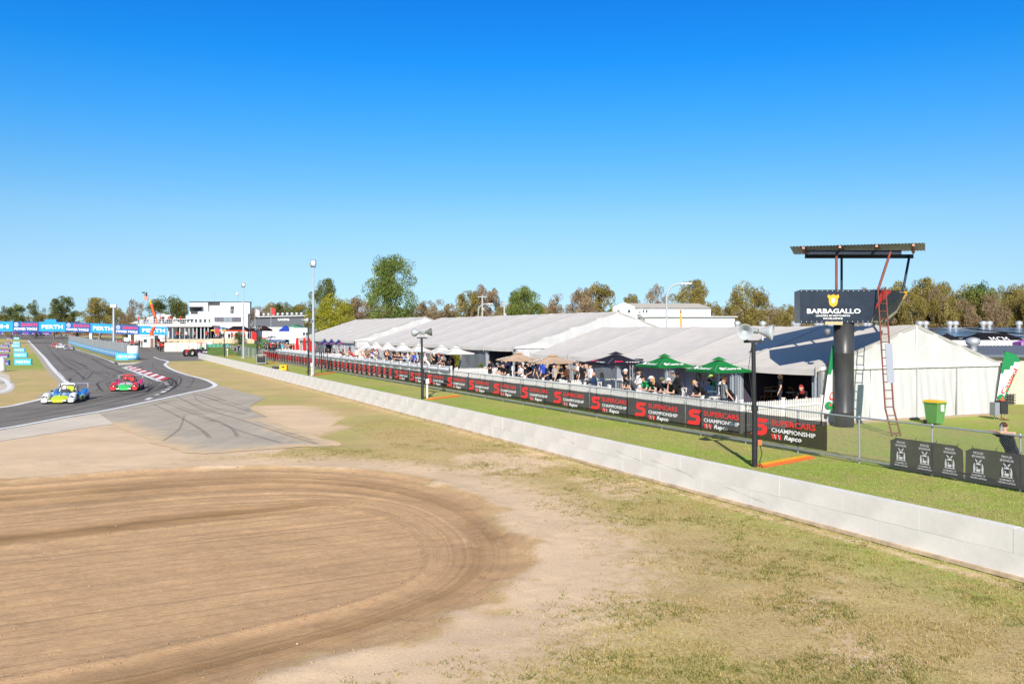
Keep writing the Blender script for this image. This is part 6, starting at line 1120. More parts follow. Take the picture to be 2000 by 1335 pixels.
# ------------------------------------------------------------------ people: one continuous remeshed body per pose
SKIN, TOP, BOT, SHOE, HAIR, EYE = 0, 1, 2, 3, 4, 5
def capsule(mb, a, b, r0, r1, n=10):
    a, b = Vector(a), Vector(b); d = b - a; L0 = max(d.length, 1e-4); d = d / L0 if L0 > 1e-3 else Vector((0, 0, 1)); u = d.orthogonal().normalized(); w = d.cross(u); rings = []
    for k in (-90, -50, -15): rings.append((a + d * (r0 * math.sin(R(k))), r0 * max(math.cos(R(k)), .02)))
    for k in (15, 50, 90): rings.append((b + d * (r1 * math.sin(R(k))), r1 * max(math.cos(R(k)), .02)))
    mb.loft([[p + (u * math.cos(2 * math.pi * i / n) + w * math.sin(2 * math.pi * i / n)) * r for i in range(n)] for p, r in rings])
def V(*a): return Vector(a)
def body(pose, sleeve=.5, shorts=False, slim=1.0, voxel=.02, female=False):
    J = {k: Vector(v) for k, v in pose.items() if k != 'head_dir' and not isinstance(v, bool)}; C = []
    add = lambda a, b, r0, r1, t: C.append((Vector(a), Vector(b), r0, r1, t))
    pel, chest, neck, head = J['pelvis'], J['chest'], J['neck'], J['head']; ax = (J['shr'] - J['shl']).normalized()
    sw = .11 * slim
    for s in (-1, 1):                                       # trunk from paired columns so that it is wider than deep
        add(pel + ax * (.07 * s), pel.lerp(chest, .5) + ax * (.065 * s), .125 * slim, .115 * slim, TOP); add(pel.lerp(chest, .45) + ax * (.065 * s), chest + ax * (.09 * s), .118 * slim, .125 * slim, TOP)
        add(pel + ax * (.08 * s) + V(0, 0, -.05), pel + ax * (.06 * s) + V(0, 0, .04), .125 * slim, .12 * slim, BOT)
    add(chest, neck, .12, .065, TOP); add(J['shl'], J['shr'], .075, .075, TOP); add(neck - (head - neck) * .1, head, .055, .055, SKIN)
    hd = Vector(pose.get('head_dir', (0, 1, 0))).normalized(); up = (head - neck).normalized(); up = (up + V(0, 0, .8)).normalized(); sd = hd.cross(up).normalized(); up = sd.cross(hd).normalized(); hc = head + up * .085
    add(hc + up * .02 - hd * .015, hc + up * .035 - hd * .01, .098, .095, SKIN); add(hc - up * .055 + hd * .035, hc - up * .085 + hd * .05, .062, .05, SKIN)         # skull, jaw
    add(hc + hd * .095 - up * .005, hc + hd * .115 - up * .03, .014, .02, SKIN)                                                                                  # nose
    for s in (-1, 1): add(hc + sd * (.10 * s) - up * .0, hc + sd * (.105 * s) - up * .03, .022, .018, SKIN); add(hc + sd * (.036 * s) + hd * .088 + up * .018, hc + sd * (.036 * s) + hd * .089 + up * .018, .010, .010, EYE)
    add(hc + hd * .084 - sd * .022 - up * .062, hc + hd * .084 + sd * .022 - up * .062, .010, .010, EYE + 1)
    add(hc - hd * .035 + up * .045, hc - hd * .02 + up * .062, .104, .10, HAIR); add(hc - hd * .06 - up * .03, hc - hd * .05 + up * .03, .075, .09, HAIR)
    if female:
        for s in (-1, 0, 1): add(hc - hd * .07 + sd * (.05 * s), hc - hd * .09 + sd * (.055 * s) - V(0, 0, .26), .065, .05, HAIR)
    for s, S in ((-1, 'l'), (1, 'r')):
        sh, el, wr = J['sh' + S], J['el' + S], J['wr' + S]; mid = sh.lerp(el, sleeve * 1.2 if sleeve < .8 else 1)
        add(sh, mid, .066 * slim, .056 * slim, TOP); add(mid, el, .050, .044, SKIN if sleeve < .8 else TOP); add(el, wr, .044, .031, SKIN if sleeve < 1.5 else TOP)
        hdv = (J['hn' + S] - wr).normalized() if 'hn' + S in J else (wr - el).normalized(); add(wr, wr + hdv * .08, .034, .038, SKIN); C.append(('hand', wr + hdv * .08, hdv, s, ax))
        hp, kn, an = J['hp' + S], J['kn' + S], J['an' + S]; add(hp, kn, .092 * slim, .066, BOT); m2 = kn.lerp(an, .12)
        if shorts: add(kn, m2, .062, .058, SKIN); add(m2, an, .060, .040, SKIN)
        else: add(kn, an, .066, .050, BOT)
        add(an + V(0, -.03, -.03), an + V(.02 * s, .15, -.045), .048, .042, SHOE)
    mb = MB(); caps = [c for c in C if c[0] != 'hand']
    for a, b, r0, r1, t in caps: capsule(mb, a, b, r0, r1)
    me = mb.mesh('tmp'); o = bpy.data.objects.new('tmp', me); COL.objects.link(o); m = o.modifiers.new('r', 'REMESH'); m.mode = 'VOXEL'; m.voxel_size = voxel; sm = o.modifiers.new('s', 'SMOOTH'); sm.factor = .5; sm.iterations = 3
    dg = bpy.context.evaluated_depsgraph_get(); dg.update(); r = bpy.data.meshes.new_from_object(o.evaluated_get(dg)); bpy.data.objects.remove(o); bpy.data.meshes.remove(me)
    n = len(r.polygons); ctr = np.zeros(n * 3); r.polygons.foreach_get('center', ctr); ctr = ctr.reshape(-1, 3); best = np.full(n, 1e9); lab = np.zeros(n, int)
    for a, b, r0, r1, t in caps:
        A, D = np.array(a), np.array(b - a); t_ = np.clip(((ctr - A) @ D) / max(D @ D, 1e-9), 0, 1); d = np.linalg.norm(ctr - A - t_[:, None] * D, axis=1) - (r0 + (r1 - r0) * t_)
        if t >= EYE: d = d - .001
        if t == HAIR: d = d - .002
        k = d < best; best[k] = d[k]; lab[k] = t
    vs = np.zeros(len(r.vertices) * 3); r.vertices.foreach_get('co', vs); fm = MB(); fm.v = [tuple(p) for p in vs.reshape(-1, 3)]; fm.f = [tuple(p.vertices) for p in r.polygons]; fm.m = [int(x) for x in lab]; fm.sm = [True] * n; bpy.data.meshes.remove(r)
    for c in C:                                             # four unequal bent fingers and a thumb on each hand
        if c[0] != 'hand': continue
        _, p, dv, s, ax_ = c; side = dv.cross(V(0, 0, 1)); side = side.normalized() if side.length > .1 else ax_.normalized(); nrm = side.cross(dv)
        for k, ln_ in enumerate((.068, .080, .074, .056)):
            b0 = p + side * ((k - 1.5) * .021) - dv * .005; b1 = b0 + dv * ln_ * .55 - V(0, 0, .012); b2 = b1 + dv * ln_ * .35 - V(0, 0, .03)
            fm.tube(b0, b1, .0095, .0085, 5, SKIN); fm.tube(b1, b2, .0085, .007, 5, SKIN)
        t0 = p - dv * .05 + side * (.035 * s); fm.tube(t0, t0 + (dv + side * (.8 * s)).normalized() * .05, .011, .009, 5, SKIN)
    return fm.mesh('person_body', [MATS['white_print']] * 7)
def P0(h=1.76): return dict(pelvis=V(0, 0, .96), chest=V(0, .01, 1.32), neck=V(0, 0, 1.47), head=V(0, .02, 1.56), shl=V(-.18, 0, 1.42), shr=V(.18, 0, 1.42), ell=V(-.24, -.02, 1.14), elr=V(.24, -.02, 1.14), wrl=V(-.25, .08, .90), wrr=V(.25, .08, .90), hpl=V(-.09, 0, .92), hpr=V(.09, 0, .92), knl=V(-.10, .03, .50), knr=V(.11, .02, .50), anl=V(-.11, -.01, .085), anr=V(.12, 0, .085))
def pose(**k): p = P0(); p.update({a: (Vector(b) if a != 'head_dir' else b) for a, b in k.items()}); return p
def lean(rail, dist=.46, head=(0, 1, -.15), chin=False, low=.0):    # torso inclined, forearms on a rail in front
    p = P0(); sh = Vector((0, .30, 1.24 - low)); p.update(pelvis=V(0, -.06, .92 - low * .5), chest=V(0, .18, 1.16 - low), neck=V(0, .33, 1.30 - low), head=V(0, .42, 1.37 - low), shl=V(-.18, .28, 1.25 - low), shr=V(.18, .28, 1.25 - low), ell=V(-.25, dist - .06, rail + .05), elr=V(.25, dist - .06, rail + .05), wrl=V(-.05, dist + .08, rail + .05), wrr=V(.05, dist + .10, rail + .06), hpl=V(-.09, -.06, .90 - low * .5), hpr=V(.09, -.06, .90 - low * .5), knl=V(-.1, .0, .48), knr=V(.11, .04, .48), anl=V(-.11, -.08, .085), anr=V(.12, -.02, .085), head_dir=head)
    if chin: p.update(wrr=V(.06, .46, 1.33 - low), elr=V(.17, dist, rail + .05))
    return p
def sit(): return pose(pelvis=V(0, -.05, .54), chest=V(0, -.02, .90), neck=V(0, .02, 1.05), head=V(0, .05, 1.14), shl=V(-.18, 0, 1.0), shr=V(.18, 0, 1.0), ell=V(-.25, .08, .74), elr=V(.25, .08, .74), wrl=V(-.12, .32, .78), wrr=V(.10, .34, .80), hpl=V(-.09, .0, .52), hpr=V(.09, .0, .52), knl=V(-.12, .42, .50), knr=V(.12, .42, .50), anl=V(-.12, .40, .085), anr=V(.13, .44, .085))
RAIL = 1.29 - DZ
POSES = {
 'stand': (pose(), .5, False), 'drink': (pose(elr=V(.25, .05, 1.15), wrr=V(.12, .28, 1.26), head_dir=(-.3, 1, 0)), .5, True), 'cross': (pose(ell=V(-.27, .08, 1.15), elr=V(.27, .08, 1.15), wrl=V(.08, .22, 1.16), wrr=V(-.08, .20, 1.2), head_dir=(.4, 1, 0)), .5, False),
 'back': (pose(wrl=V(-.12, .20, 1.0), ell=V(-.27, -.03, 1.15), head_dir=(.5, .8, -.1)), .5, True), 'lean': (lean(RAIL), .5, False), 'chin': (lean(RAIL, chin=True, head=(-.5, 1, 0)), .5, False), 'leanl': (lean(RAIL, head=(-.9, .6, 0)), .5, False), 'leanh': (lean(1.05, head=(-.4, 1, -.2)), .5, True),
 'sit': (sit(), .5, False), 'walk': (pose(knl=V(-.1, .22, .52), anl=V(-.1, .26, .085), knr=V(.1, -.02, .50), anr=V(.11, -.32, .12), wrl=V(-.25, -.12, .92), wrr=V(.25, .22, .95)), .5, False), 'hoodie': (pose(elr=V(.26, .06, 1.14), wrr=V(.1, .26, 1.1), ell=V(-.26, .06, 1.14), wrl=V(-.1, .26, 1.08), head_dir=(-1, .35, 0)), 2.0, False),
 'nape': (pose(pelvis=V(0, 0, .92), ell=V(-.42, .02, 1.50), wrl=V(-.16, -.02, 1.58), elr=V(.40, -.05, 1.2), wrr=V(.52, .12, .95), head_dir=(-.4, -.9, 0)), .5, False), 'film': (pose(ell=V(-.24, .16, 1.2), elr=V(.24, .16, 1.2), wrl=V(-.07, .34, 1.5), wrr=V(.07, .34, 1.5)), .5, False),
 'rest': (dict(lean(1.44, .38, head=(-.8, .6, -.4)), neck=V(0, .27, 1.48), head=V(-.04, .33, 1.53), chest=V(0, .16, 1.26), shl=V(-.2, .26, 1.40), shr=V(.2, .26, 1.40), ell=V(-.34, .34, 1.49), elr=V(.36, .36, 1.49), wrl=V(-.08, .44, 1.50), wrr=V(.02, .46, 1.50)), .5, True),
}
BODY = {k: body(v[0], v[1], v[2], voxel=.0155 if k in ('rest', 'chin', 'leanl', 'nape', 'hoodie', 'lean') else .021) for k, v in POSES.items()}
BODYF = {k: body(POSES[k][0], POSES[k][1], False, slim=.9, voxel=.02, female=True) for k in ('stand', 'lean', 'sit', 'drink')}
SK = [mat('skin_light', (.52, .31, .22), .6, var=.08, vs=20), mat('skin_tan', (.42, .235, .155), .6, var=.08, vs=20), mat('skin_brown', (.16, .08, .05), .6, var=.08, vs=20)]
HR = {'brown': cloth((.07, .035, .018)), 'dark': cloth((.014, .011, .010)), 'blond': cloth((.42, .26, .11)), 'grey': cloth((.30, .29, .28)), 'red': cloth((.28, .03, .03)), 'bald': SK[0]}
SHOEM = cloth((.05, .05, .055)); DARKEYE = mat('dark_eye', (.02, .015, .012), .4, var=0); LIP = mat('lip', (.35, .12, .10), .6, var=0)
def capmesh(brim=True):
    mb = MB(); mb.lathe([(.112, 0), (.115, .03), (.105, .07), (.07, .105), (0, .12)], n=14)
    if brim: mb.grid(lambda a, b: ((a - .5) * .17 * (1 - .25 * b * b), .09 + .11 * b - .03 * (2 * a - 1) ** 2, .012 - .012 * b), 6, 3)
    else: mb.lathe([(.115, .02), (.22, .0), (.23, -.005)], n=16)
    return mb
CAPM, HATM = capmesh().mesh('cap'), capmesh(False).mesh('hat'); CAPM.materials.append(WHITE2); HATM.materials.append(WHITE2)
def person(label, x, y, z, rz, ps, shirt, pants=(.03, .035, .05), hair='brown', skin=0, cap=None, hat=False, female=False, scale=1.0, group=None):
    me = BODYF[ps] if (female and ps in BODYF) else BODY[ps]; o = obj('person', me, None, (x, y, z), rz); o.scale = (scale,) * 3
    for k, m in enumerate((SK[skin], cloth(shirt), cloth(pants), SHOEM, HR[hair], DARKEYE, LIP)): o.material_slots[k].link = 'OBJECT'; o.material_slots[k].material = m
    tag(o, label, 'person', group)
    if cap:
        p = POSES[ps][0]; hd = Vector(p.get('head_dir', (0, 1, 0))).normalized(); up = (Vector(p['head']) - Vector(p['neck'])).normalized(); up = (up + V(0, 0, .8)).normalized(); hc = Vector(p['head']) + up * .135
        c = obj('cap' if not hat else 'hat', HATM if hat else CAPM, o, hc, math.atan2(-hd.x, hd.y)); c.material_slots[0].link = 'OBJECT'; c.material_slots[0].material = cloth(cap); c.rotation_euler = (math.asin(max(-.6, min(.6, hd.z))) * .6, 0, math.atan2(-hd.x, hd.y))
    return o
FACE = TH + math.pi / 2                     # local +y towards the circuit (decreasing l)
BLK, NVY, WHT, GRY, REDS, LBL, RBL, BRN, PNK, GRN2, ORG = (.016, .016, .018), (.02, .025, .06), (.62, .62, .62), (.16, .18, .19), (.55, .03, .03), (.28, .38, .50), (.03, .08, .40), (.10, .05, .03), (.60, .38, .30), (.03, .28, .09), (.6, .2, .04)
def at_rail(label, px, ps, shirt, dl=.62, l0=PL, z=DZ, turn=0.0, **k):
    l = l0 + dl; p = SL(SX(l, px), l); return person(label, p.x, p.y, z, FACE + turn, ps, shirt, **k)
def on_deck(label, px, l, ps, shirt, turn=0.0, z=DZ, **k):
    p = SL(SX(l, px), l); return person(label, p.x, p.y, z, FACE + turn, ps, shirt, **k)
# under and beside the green umbrellas
at_rail('man in grey shirt with a hand behind his head leaning back on the pickets', 1414, 'nape', GRY, dl=.42, turn=R(165), hair='brown')
at_rail('blond man in black shirt leaning over the pickets with clasped hands', 1374, 'leanl', BLK, hair='blond')
at_rail('person in white and green cap with chin on hand at the pickets', 1323, 'chin', BLK, cap=WHT, dl=.55)
at_rail('person in camouflage cap and black shirt reaching over the pickets', 1309, 'leanl', BLK, cap=(.12, .12, .06), dl=.66)
on_deck('man in black hoodie and black cap standing by the pale lining', 1324, 25.6, 'hoodie', BLK, skin=2, cap=BLK, hair='dark'); on_deck('man in grey cap standing close behind the black hoodie', 1314, 26.0, 'hoodie', GRY, skin=1, cap=GRY)
at_rail('woman with long blond hair in a black top under the green umbrella', 1288, 'lean', BLK, female=True, hair='blond', cap=WHT, dl=.8); at_rail('person in green and black jersey with dark cap at the pickets', 1270, 'lean', GRN2, cap=BLK, dl=.7)
on_deck('person in long white shirt standing by the pickets', 1249, 25.2, 'hoodie', WHT, hair='dark', skin=1, pants=WHT); at_rail('man in charcoal shirt bending over the pickets beside the white shirt', 1237, 'leanl', (.07, .075, .085), cap=BLK, dl=.7); on_deck('man in white cap and black polo by the umbrella pole', 1223, 24.8, 'stand', BLK, cap=WHT)
on_deck('woman in pale blue top with dark hair under the nearest green umbrella', 1386, 26.6, 'sit', LBL, female=True, hair='dark', z=DZ + .1); on_deck('person in green cap seated behind the woman in pale blue', 1391, 27.3, 'sit', GRN2, cap=(.3, .5, .08), z=DZ + .25); on_deck('man in pale blue cap standing under the green umbrella edge', 1412, 26.8, 'stand', BLK, cap=LBL); at_rail('person in white and green cap beside the grey shirted man', 1427, 'lean', BLK, cap=WHT, dl=1.0)
on_deck('long-haired person in black shirt standing at the picket return', 1524, 29.4, 'stand', BLK, female=True, hair='blond', turn=R(-40), z=.40, skin=0); on_deck('woman with red hair in black shirt behind the picket return', 1573, 29.7, 'lean', BLK, female=True, hair='red', turn=R(20), z=.12); on_deck('waiter in black standing in the dark marquee bay', 1457, 31.2, 'drink', BLK, hair='grey')
# beige and black umbrellas
for px, l, ps, sh, k, lb in ((1176, 26.4, 'sit', WHT, dict(female=True, hair='blond'), 'woman in white top seated under the black umbrella'), (1160, 26.2, 'sit', LBL, dict(hair='bald'), 'bald man in pale blue shirt seated under the black umbrella'), (1108, 25.6, 'hoodie', BRN, dict(hair='dark'), 'man in brown shirt standing beside the tent post'), (1097, 26.0, 'cross', BLK, dict(skin=1), 'man in black with folded arms beside the brown shirt'), (1083, 25.2, 'drink', (.35, .33, .30), dict(cap=NVY), 'man in patterned grey shirt and navy cap by the beige umbrella'), (1069, 25.0, 'back', NVY, dict(hair='grey'), 'grey-haired man in navy spotted shirt by the pickets'), (1048, 24.9, 'stand', (.05, .06, .07), dict(turn=R(160), hair='dark'), 'man in dark teal shirt with his back turned by the pickets'), (1034, 25.0, 'back', BLK, dict(cap=BLK), 'man in black and yellow shirt and black cap by the pickets'), (1041, 26.6, 'stand', NVY, dict(cap=NVY), 'man in navy shirt and cap under the beige umbrella'), (1027, 26.4, 'film', BLK, dict(cap=(.35, .24, .11), hat=True), 'person in a straw hat under the beige umbrella'), (1017, 24.8, 'sit', WHT, dict(cap=BLK, z=DZ + .3), 'person in white shirt and black cap seated by the pickets'), (1010, 26.8, 'stand', BLK, dict(), 'person in black in the shade of the beige umbrella'), (994, 24.9, 'leanl', BLK, dict(), 'man in black shirt lying forward over the table'), (984, 25.2, 'leanl', BLK, dict(cap=GRY), 'man in black shirt with orange stripe leaning on the table'), (989, 26.4, 'stand', NVY, dict(hair='blond', turn=R(60)), 'blond person in navy talking by the tent post'), (981, 26.6, 'stand', NVY, dict(hair='bald', turn=R(-60)), 'bald man in navy talking by the tent post'), (957, 24.9, 'cross', BLK, dict(hair='dark'), 'man in black shirt and sunglasses behind the picket crossing'), (1145, 27.6, 'stand', (.30, .29, .28), dict(female=True, hair='blond'), 'woman in grey top standing inside the marquee bay'), (1136, 27.8, 'drink', BLK, dict(female=True, hair='dark'), 'woman in black standing inside the marquee bay')):
    on_deck(lb, px, l, ps, sh, **k)
# along the white rail fence
Z2_ = DZ + .18
for px, l, ps, sh, k, lb in ((874, 24.7, 'leanh', BLK, dict(hair='bald', skin=1), 'bald man in black leaning at the end of the white rail'), (868, 25.4, 'stand', GRY, dict(), 'man in grey polo standing beside the bald man'), (879, 27, 'stand', BLK, dict(), 'person in black jersey under the last white umbrella'), (858, 25.0, 'back', (.08, .08, .1), dict(hair='red', female=True), 'person with red hair and dark hoodie at the white rail'), (849, 25.0, 'film', BLK, dict(cap=WHT), 'person in black with white headphones at the white rail'), (835, 24.6, 'leanh', WHT, dict(cap=GRY), 'person in white printed shirt and grey cap leaning on the rail'), (831, 25.6, 'stand', WHT, dict(cap=BLK), 'person in white shirt and black cap standing back from the rail'), (842, 26.5, 'drink', (.25, .2, .16), dict(female=True), 'woman in brown with sunglasses behind the rail'), (815, 25.4, 'stand', LBL, dict(cap=(.1, .4, .6)), 'person in blue cap and dark vest behind the rail'), (809, 24.8, 'drink', RBL, dict(), 'man in bright blue shirt drinking at the rail'), (795, 24.6, 'leanh', LBL, dict(hair='grey'), 'grey-haired man in pale blue shirt leaning on the rail'), (789, 24.7, 'leanh', NVY, dict(), 'man in navy at the rail between two blue shirts'), (780, 24.6, 'leanh', (.03, .04, .10), dict(cap=NVY), 'man in navy polo and cap stretched over the rail'), (782, 26.2, 'stand', BLK, dict(hair='dark'), 'person in black hair and black top behind the navy polo'), (771, 26.0, 'stand', (.04, .05, .03), dict(), 'man in dark green shirt behind the rail'), (763, 24.7, 'leanh', NVY, dict(hair='bald'), 'bald man in navy shirt leaning on the rail'), (757, 25.4, 'stand', ORG, dict(female=True), 'woman with long brown hair in an orange dress'), (742, 24.6, 'leanh', GRY, dict(cap=WHT), 'man in grey with white cap leaning on the rail'), (736, 24.9, 'film', WHT, dict(cap=REDS), 'person in white shirt and red cap at the rail'), (731, 24.6, 'leanh', WHT, dict(skin=1), 'person in white shirt stretched over the rail'), (729, 25.8, 'stand', BLK, dict(hair='dark'), 'tall person in black behind the white shirt'), (726, 24.8, 'back', RBL, dict(), 'person in blue shirt beside the white shirt at the rail'), (713, 24.6, 'leanh', PNK, dict(female=True, hair='blond'), 'blond woman in pink top leaning on the rail'), (690, 24.6, 'leanh', REDS, dict(cap=REDS), 'person in red shirt and red cap leaning on the rail'), (683, 25.5, 'stand', NVY, dict(), 'tall person in navy behind the red shirt'), (677, 24.6, 'leanh', PNK, dict(skin=1), 'person in pale pink shirt leaning on the rail'), (670, 24.6, 'leanh', BLK, dict(), 'person in black stretched over the rail by the blue umbrellas'), (653, 26.5, 'sit', NVY, dict(cap=NVY), 'person in navy cap seated under the blue umbrellas'), (642, 26.6, 'sit', BLK, dict(), 'person in black seated under the blue umbrellas'), (635, 26.7, 'sit', (.05, .05, .06), dict(), 'person in charcoal seated under the blue umbrellas'), (616, 26.0, 'stand', REDS, dict(cap=REDS), 'person in red overalls beside the folded red umbrellas')):
    on_deck(lb, px, l, ps, sh, z=k.pop('z', Z2_), **k)
rc0 = random.Random(21); NM0 = {'black': BLK, 'navy': NVY, 'white': WHT, 'grey': GRY, 'tan': (.30, .2, .13), 'blue': RBL}
for k in range(30):
    px, l = (rc0.uniform(690, 885), rc0.uniform(25.6, 28.2)) if k < 18 else (rc0.uniform(985, 1160), rc0.uniform(26.8, 28.6)); c_ = rc0.choice(['black', 'black', 'navy', 'white', 'grey', 'tan', 'blue']); w_ = 'white umbrellas' if k < 18 else 'beige umbrellas'
    on_deck('spectator in %s shirt standing in the shade of the %s' % (c_, w_), px, l, rc0.choice(['stand', 'drink', 'cross', 'back', 'film']), NM0[c_], z=Z2_ - .06 if k < 18 else DZ, turn=rc0.uniform(-1.4, 1.4), hair=rc0.choice(['brown', 'dark', 'grey', 'blond']), skin=rc0.choice([0, 0, 1]), cap=rc0.choice([None, None, BLK, WHT, NVY]), female=rc0.random() < .3, group='spectators in %s under the %s' % (c_, w_))
# crowd at the far end of the deck
rc = random.Random(5); NM = {'black': BLK, 'navy': NVY, 'white': WHT, 'grey': GRY, 'red': REDS, 'tan': (.30, .2, .13), 'turquoise': (.03, .35, .45)}
for k in range(34):
    px = 517 + 62 * (k / 33) + rc.uniform(-1, 1); l = rc.uniform(24.6, 28.0); c_ = rc.choice(['black', 'black', 'navy', 'white', 'grey', 'red', 'tan', 'black']) if k != 18 else 'turquoise'
    on_deck('person in %s shirt in the crowd under the far white umbrellas' % c_, px, l, rc.choice(['stand', 'drink', 'cross', 'back', 'stand']), NM[c_], z=DZ + .14, turn=rc.uniform(-1.2, 1.2), hair=rc.choice(['brown', 'dark', 'grey', 'blond']), skin=rc.choice([0, 0, 1]), cap=rc.choice([None, None, BLK, WHT]), group='crowd in %s shirts at the far end of the deck' % c_)
for px, py, c_, ps in ((459, 692, 'grey', 'leanh'), (444, 689, 'turquoise', 'stand'), (432, 688, 'red', 'stand'), (429, 687, 'black', 'stand'), (507, 701, 'navy', 'back'), (466, 694, 'navy', 'stand')):
    x, y = G(px, py); person('person in %s top standing at the mesh crowd fence' % c_, x, y, .1, R(170), ps, NM[c_], group='people at the mesh crowd fence in %s' % c_)
for k in range(12):
    px = rc.uniform(306, 333); x, y = G(px, rc.uniform(682, 686.5)); c_ = rc.choice(['red', 'red', 'black', 'white', 'grey']); person('pit crew member in %s shirt in pit lane' % c_, x, y, gz(y), rc.uniform(0, 6), rc.choice(['stand', 'cross', 'walk']), NM[c_], group='pit crew in %s' % c_)
x, y = G(357, 685); person('person in black walking beside the cream barrier wall', x, y, gz(y), R(80), 'walk', BLK)
for k in range(16):
    px = rc.uniform(224, 282); Y = rc.uniform(185, 215); c_ = rc.choice(['black', 'navy', 'white', 'red', 'grey']); person('official in %s on the pit wall stand' % c_, XA(px, Y), Y, HZ(678, Y) - .1, rc.uniform(2.5, 4), rc.choice(['stand', 'film', 'cross']), NM[c_], group='officials in %s behind the pit wall' % c_)
for k in range(16):
    px = rc.uniform(268, 358); Y = 203.5; c_ = rc.choice(['black', 'navy', 'white', 'red', 'grey']); person('spectator in %s on the pit roof terrace' % c_, XA(px, Y), Y, HZ(633, 200) + .15, R(180) + rc.uniform(-.6, .6), rc.choice(['stand', 'drink', 'cross']), NM[c_], group='spectators in %s on the roof terrace' % c_)
for k in range(26):
    px = rc.uniform(345, 505); Y = rc.uniform(194, 200) if px < 418 else rc.uniform(181, 190); c_ = rc.choice(['black', 'navy', 'white', 'red', 'grey']); person('paddock visitor in %s near the gazebos and pit canopy' % c_, XA(px, Y), Y, HZ(662, 192) if Y > 192 else gz(Y) + 1.9, rc.uniform(0, 6), rc.choice(['stand', 'walk', 'drink']), NM[c_], group='paddock visitors in %s' % c_)
bw = bpy.data.objects['boom_lift'].location; person('camera operator in black standing in the boom lift basket', bw.x + (286 - 303) * bw.y / FPX, bw.y, HZ(583, bw.y) - .15, R(60), 'film', BLK, cap=BLK)
fp = SL(SX(FL + .42, 1975), FL + .42); person('man in dark shirt resting his head on his arms on the fence rail', fp.x, fp.y, 0.0, FACE, 'rest', (.02, .024, .035), hair='brown', pants=(.2, .15, .1))
bt_ = SL(-0.06, 0) + fp + SL(0, -.47); t = thing('water_bottle', 'clear water bottle held above the fence rail', 'bottle', (bt_.x, bt_.y, 1.50)); MB().lathe([(0, 0), (.032, 0), (.034, .14), (.015, .19), (.015, .21)], n=10).build('bottle', CLEAR, t); MB().lathe([(.017, .20), (.017, .23), (0, .23)], n=10).build('cap', mat('cap_blue', (.03, .1, .4), .5), t)
# ------------------------------------------------------------------ trees
BARK = mat('pale_bark', (.26, .21, .17), .9, var=.35, vs=3); BARKD = mat('dark_bark', (.11, .085, .065), .9, var=.3, vs=3)
def leafmat(nm, a, b_, c_):
    m = bpy.data.materials.new(nm); m.use_nodes = True; nt = m.node_tree; n, l = nt.nodes, nt.links; b = n['Principled BSDF']; b.inputs['Roughness'].default_value = .75; b.inputs['Specular IOR Level'].default_value = .15
    at = n.new('ShaderNodeAttribute'); at.attribute_name = 'tint'; r = n.new('ShaderNodeValToRGB'); e = r.color_ramp.elements; e.new(.5)
    for k, (p, cc) in enumerate(((0, a), (.5, b_), (1, c_))): e[k].position = p; e[k].color = (*cc, 1)
    l.new(at.outputs['Fac'], r.inputs[0]); l.new(r.outputs[0], b.inputs['Base Color']); t = n.new('ShaderNodeBsdfTranslucent'); l.new(r.outputs[0], t.inputs['Color']); ms = n.new('ShaderNodeMixShader'); ms.inputs[0].default_value = .28; l.new(b.outputs[0], ms.inputs[1]); l.new(t.outputs[0], ms.inputs[2]); l.new(ms.outputs[0], n['Material Output'].inputs['Surface']); return m
LEAF = {'olive': leafmat('leaf_olive', (.09, .082, .02), (.24, .20, .055), (.42, .35, .12)), 'green': leafmat('leaf_green', (.05, .08, .02), (.135, .185, .04), (.28, .33, .09)), 'lime': leafmat('leaf_lime', (.11, .12, .015), (.30, .30, .025), (.50, .47, .07)), 'brown': leafmat('leaf_brown', (.13, .095, .06), (.27, .195, .115), (.42, .32, .20)), 'dark': leafmat('leaf_dark', (.045, .06, .02), (.11, .135, .04), (.21, .23, .075))}
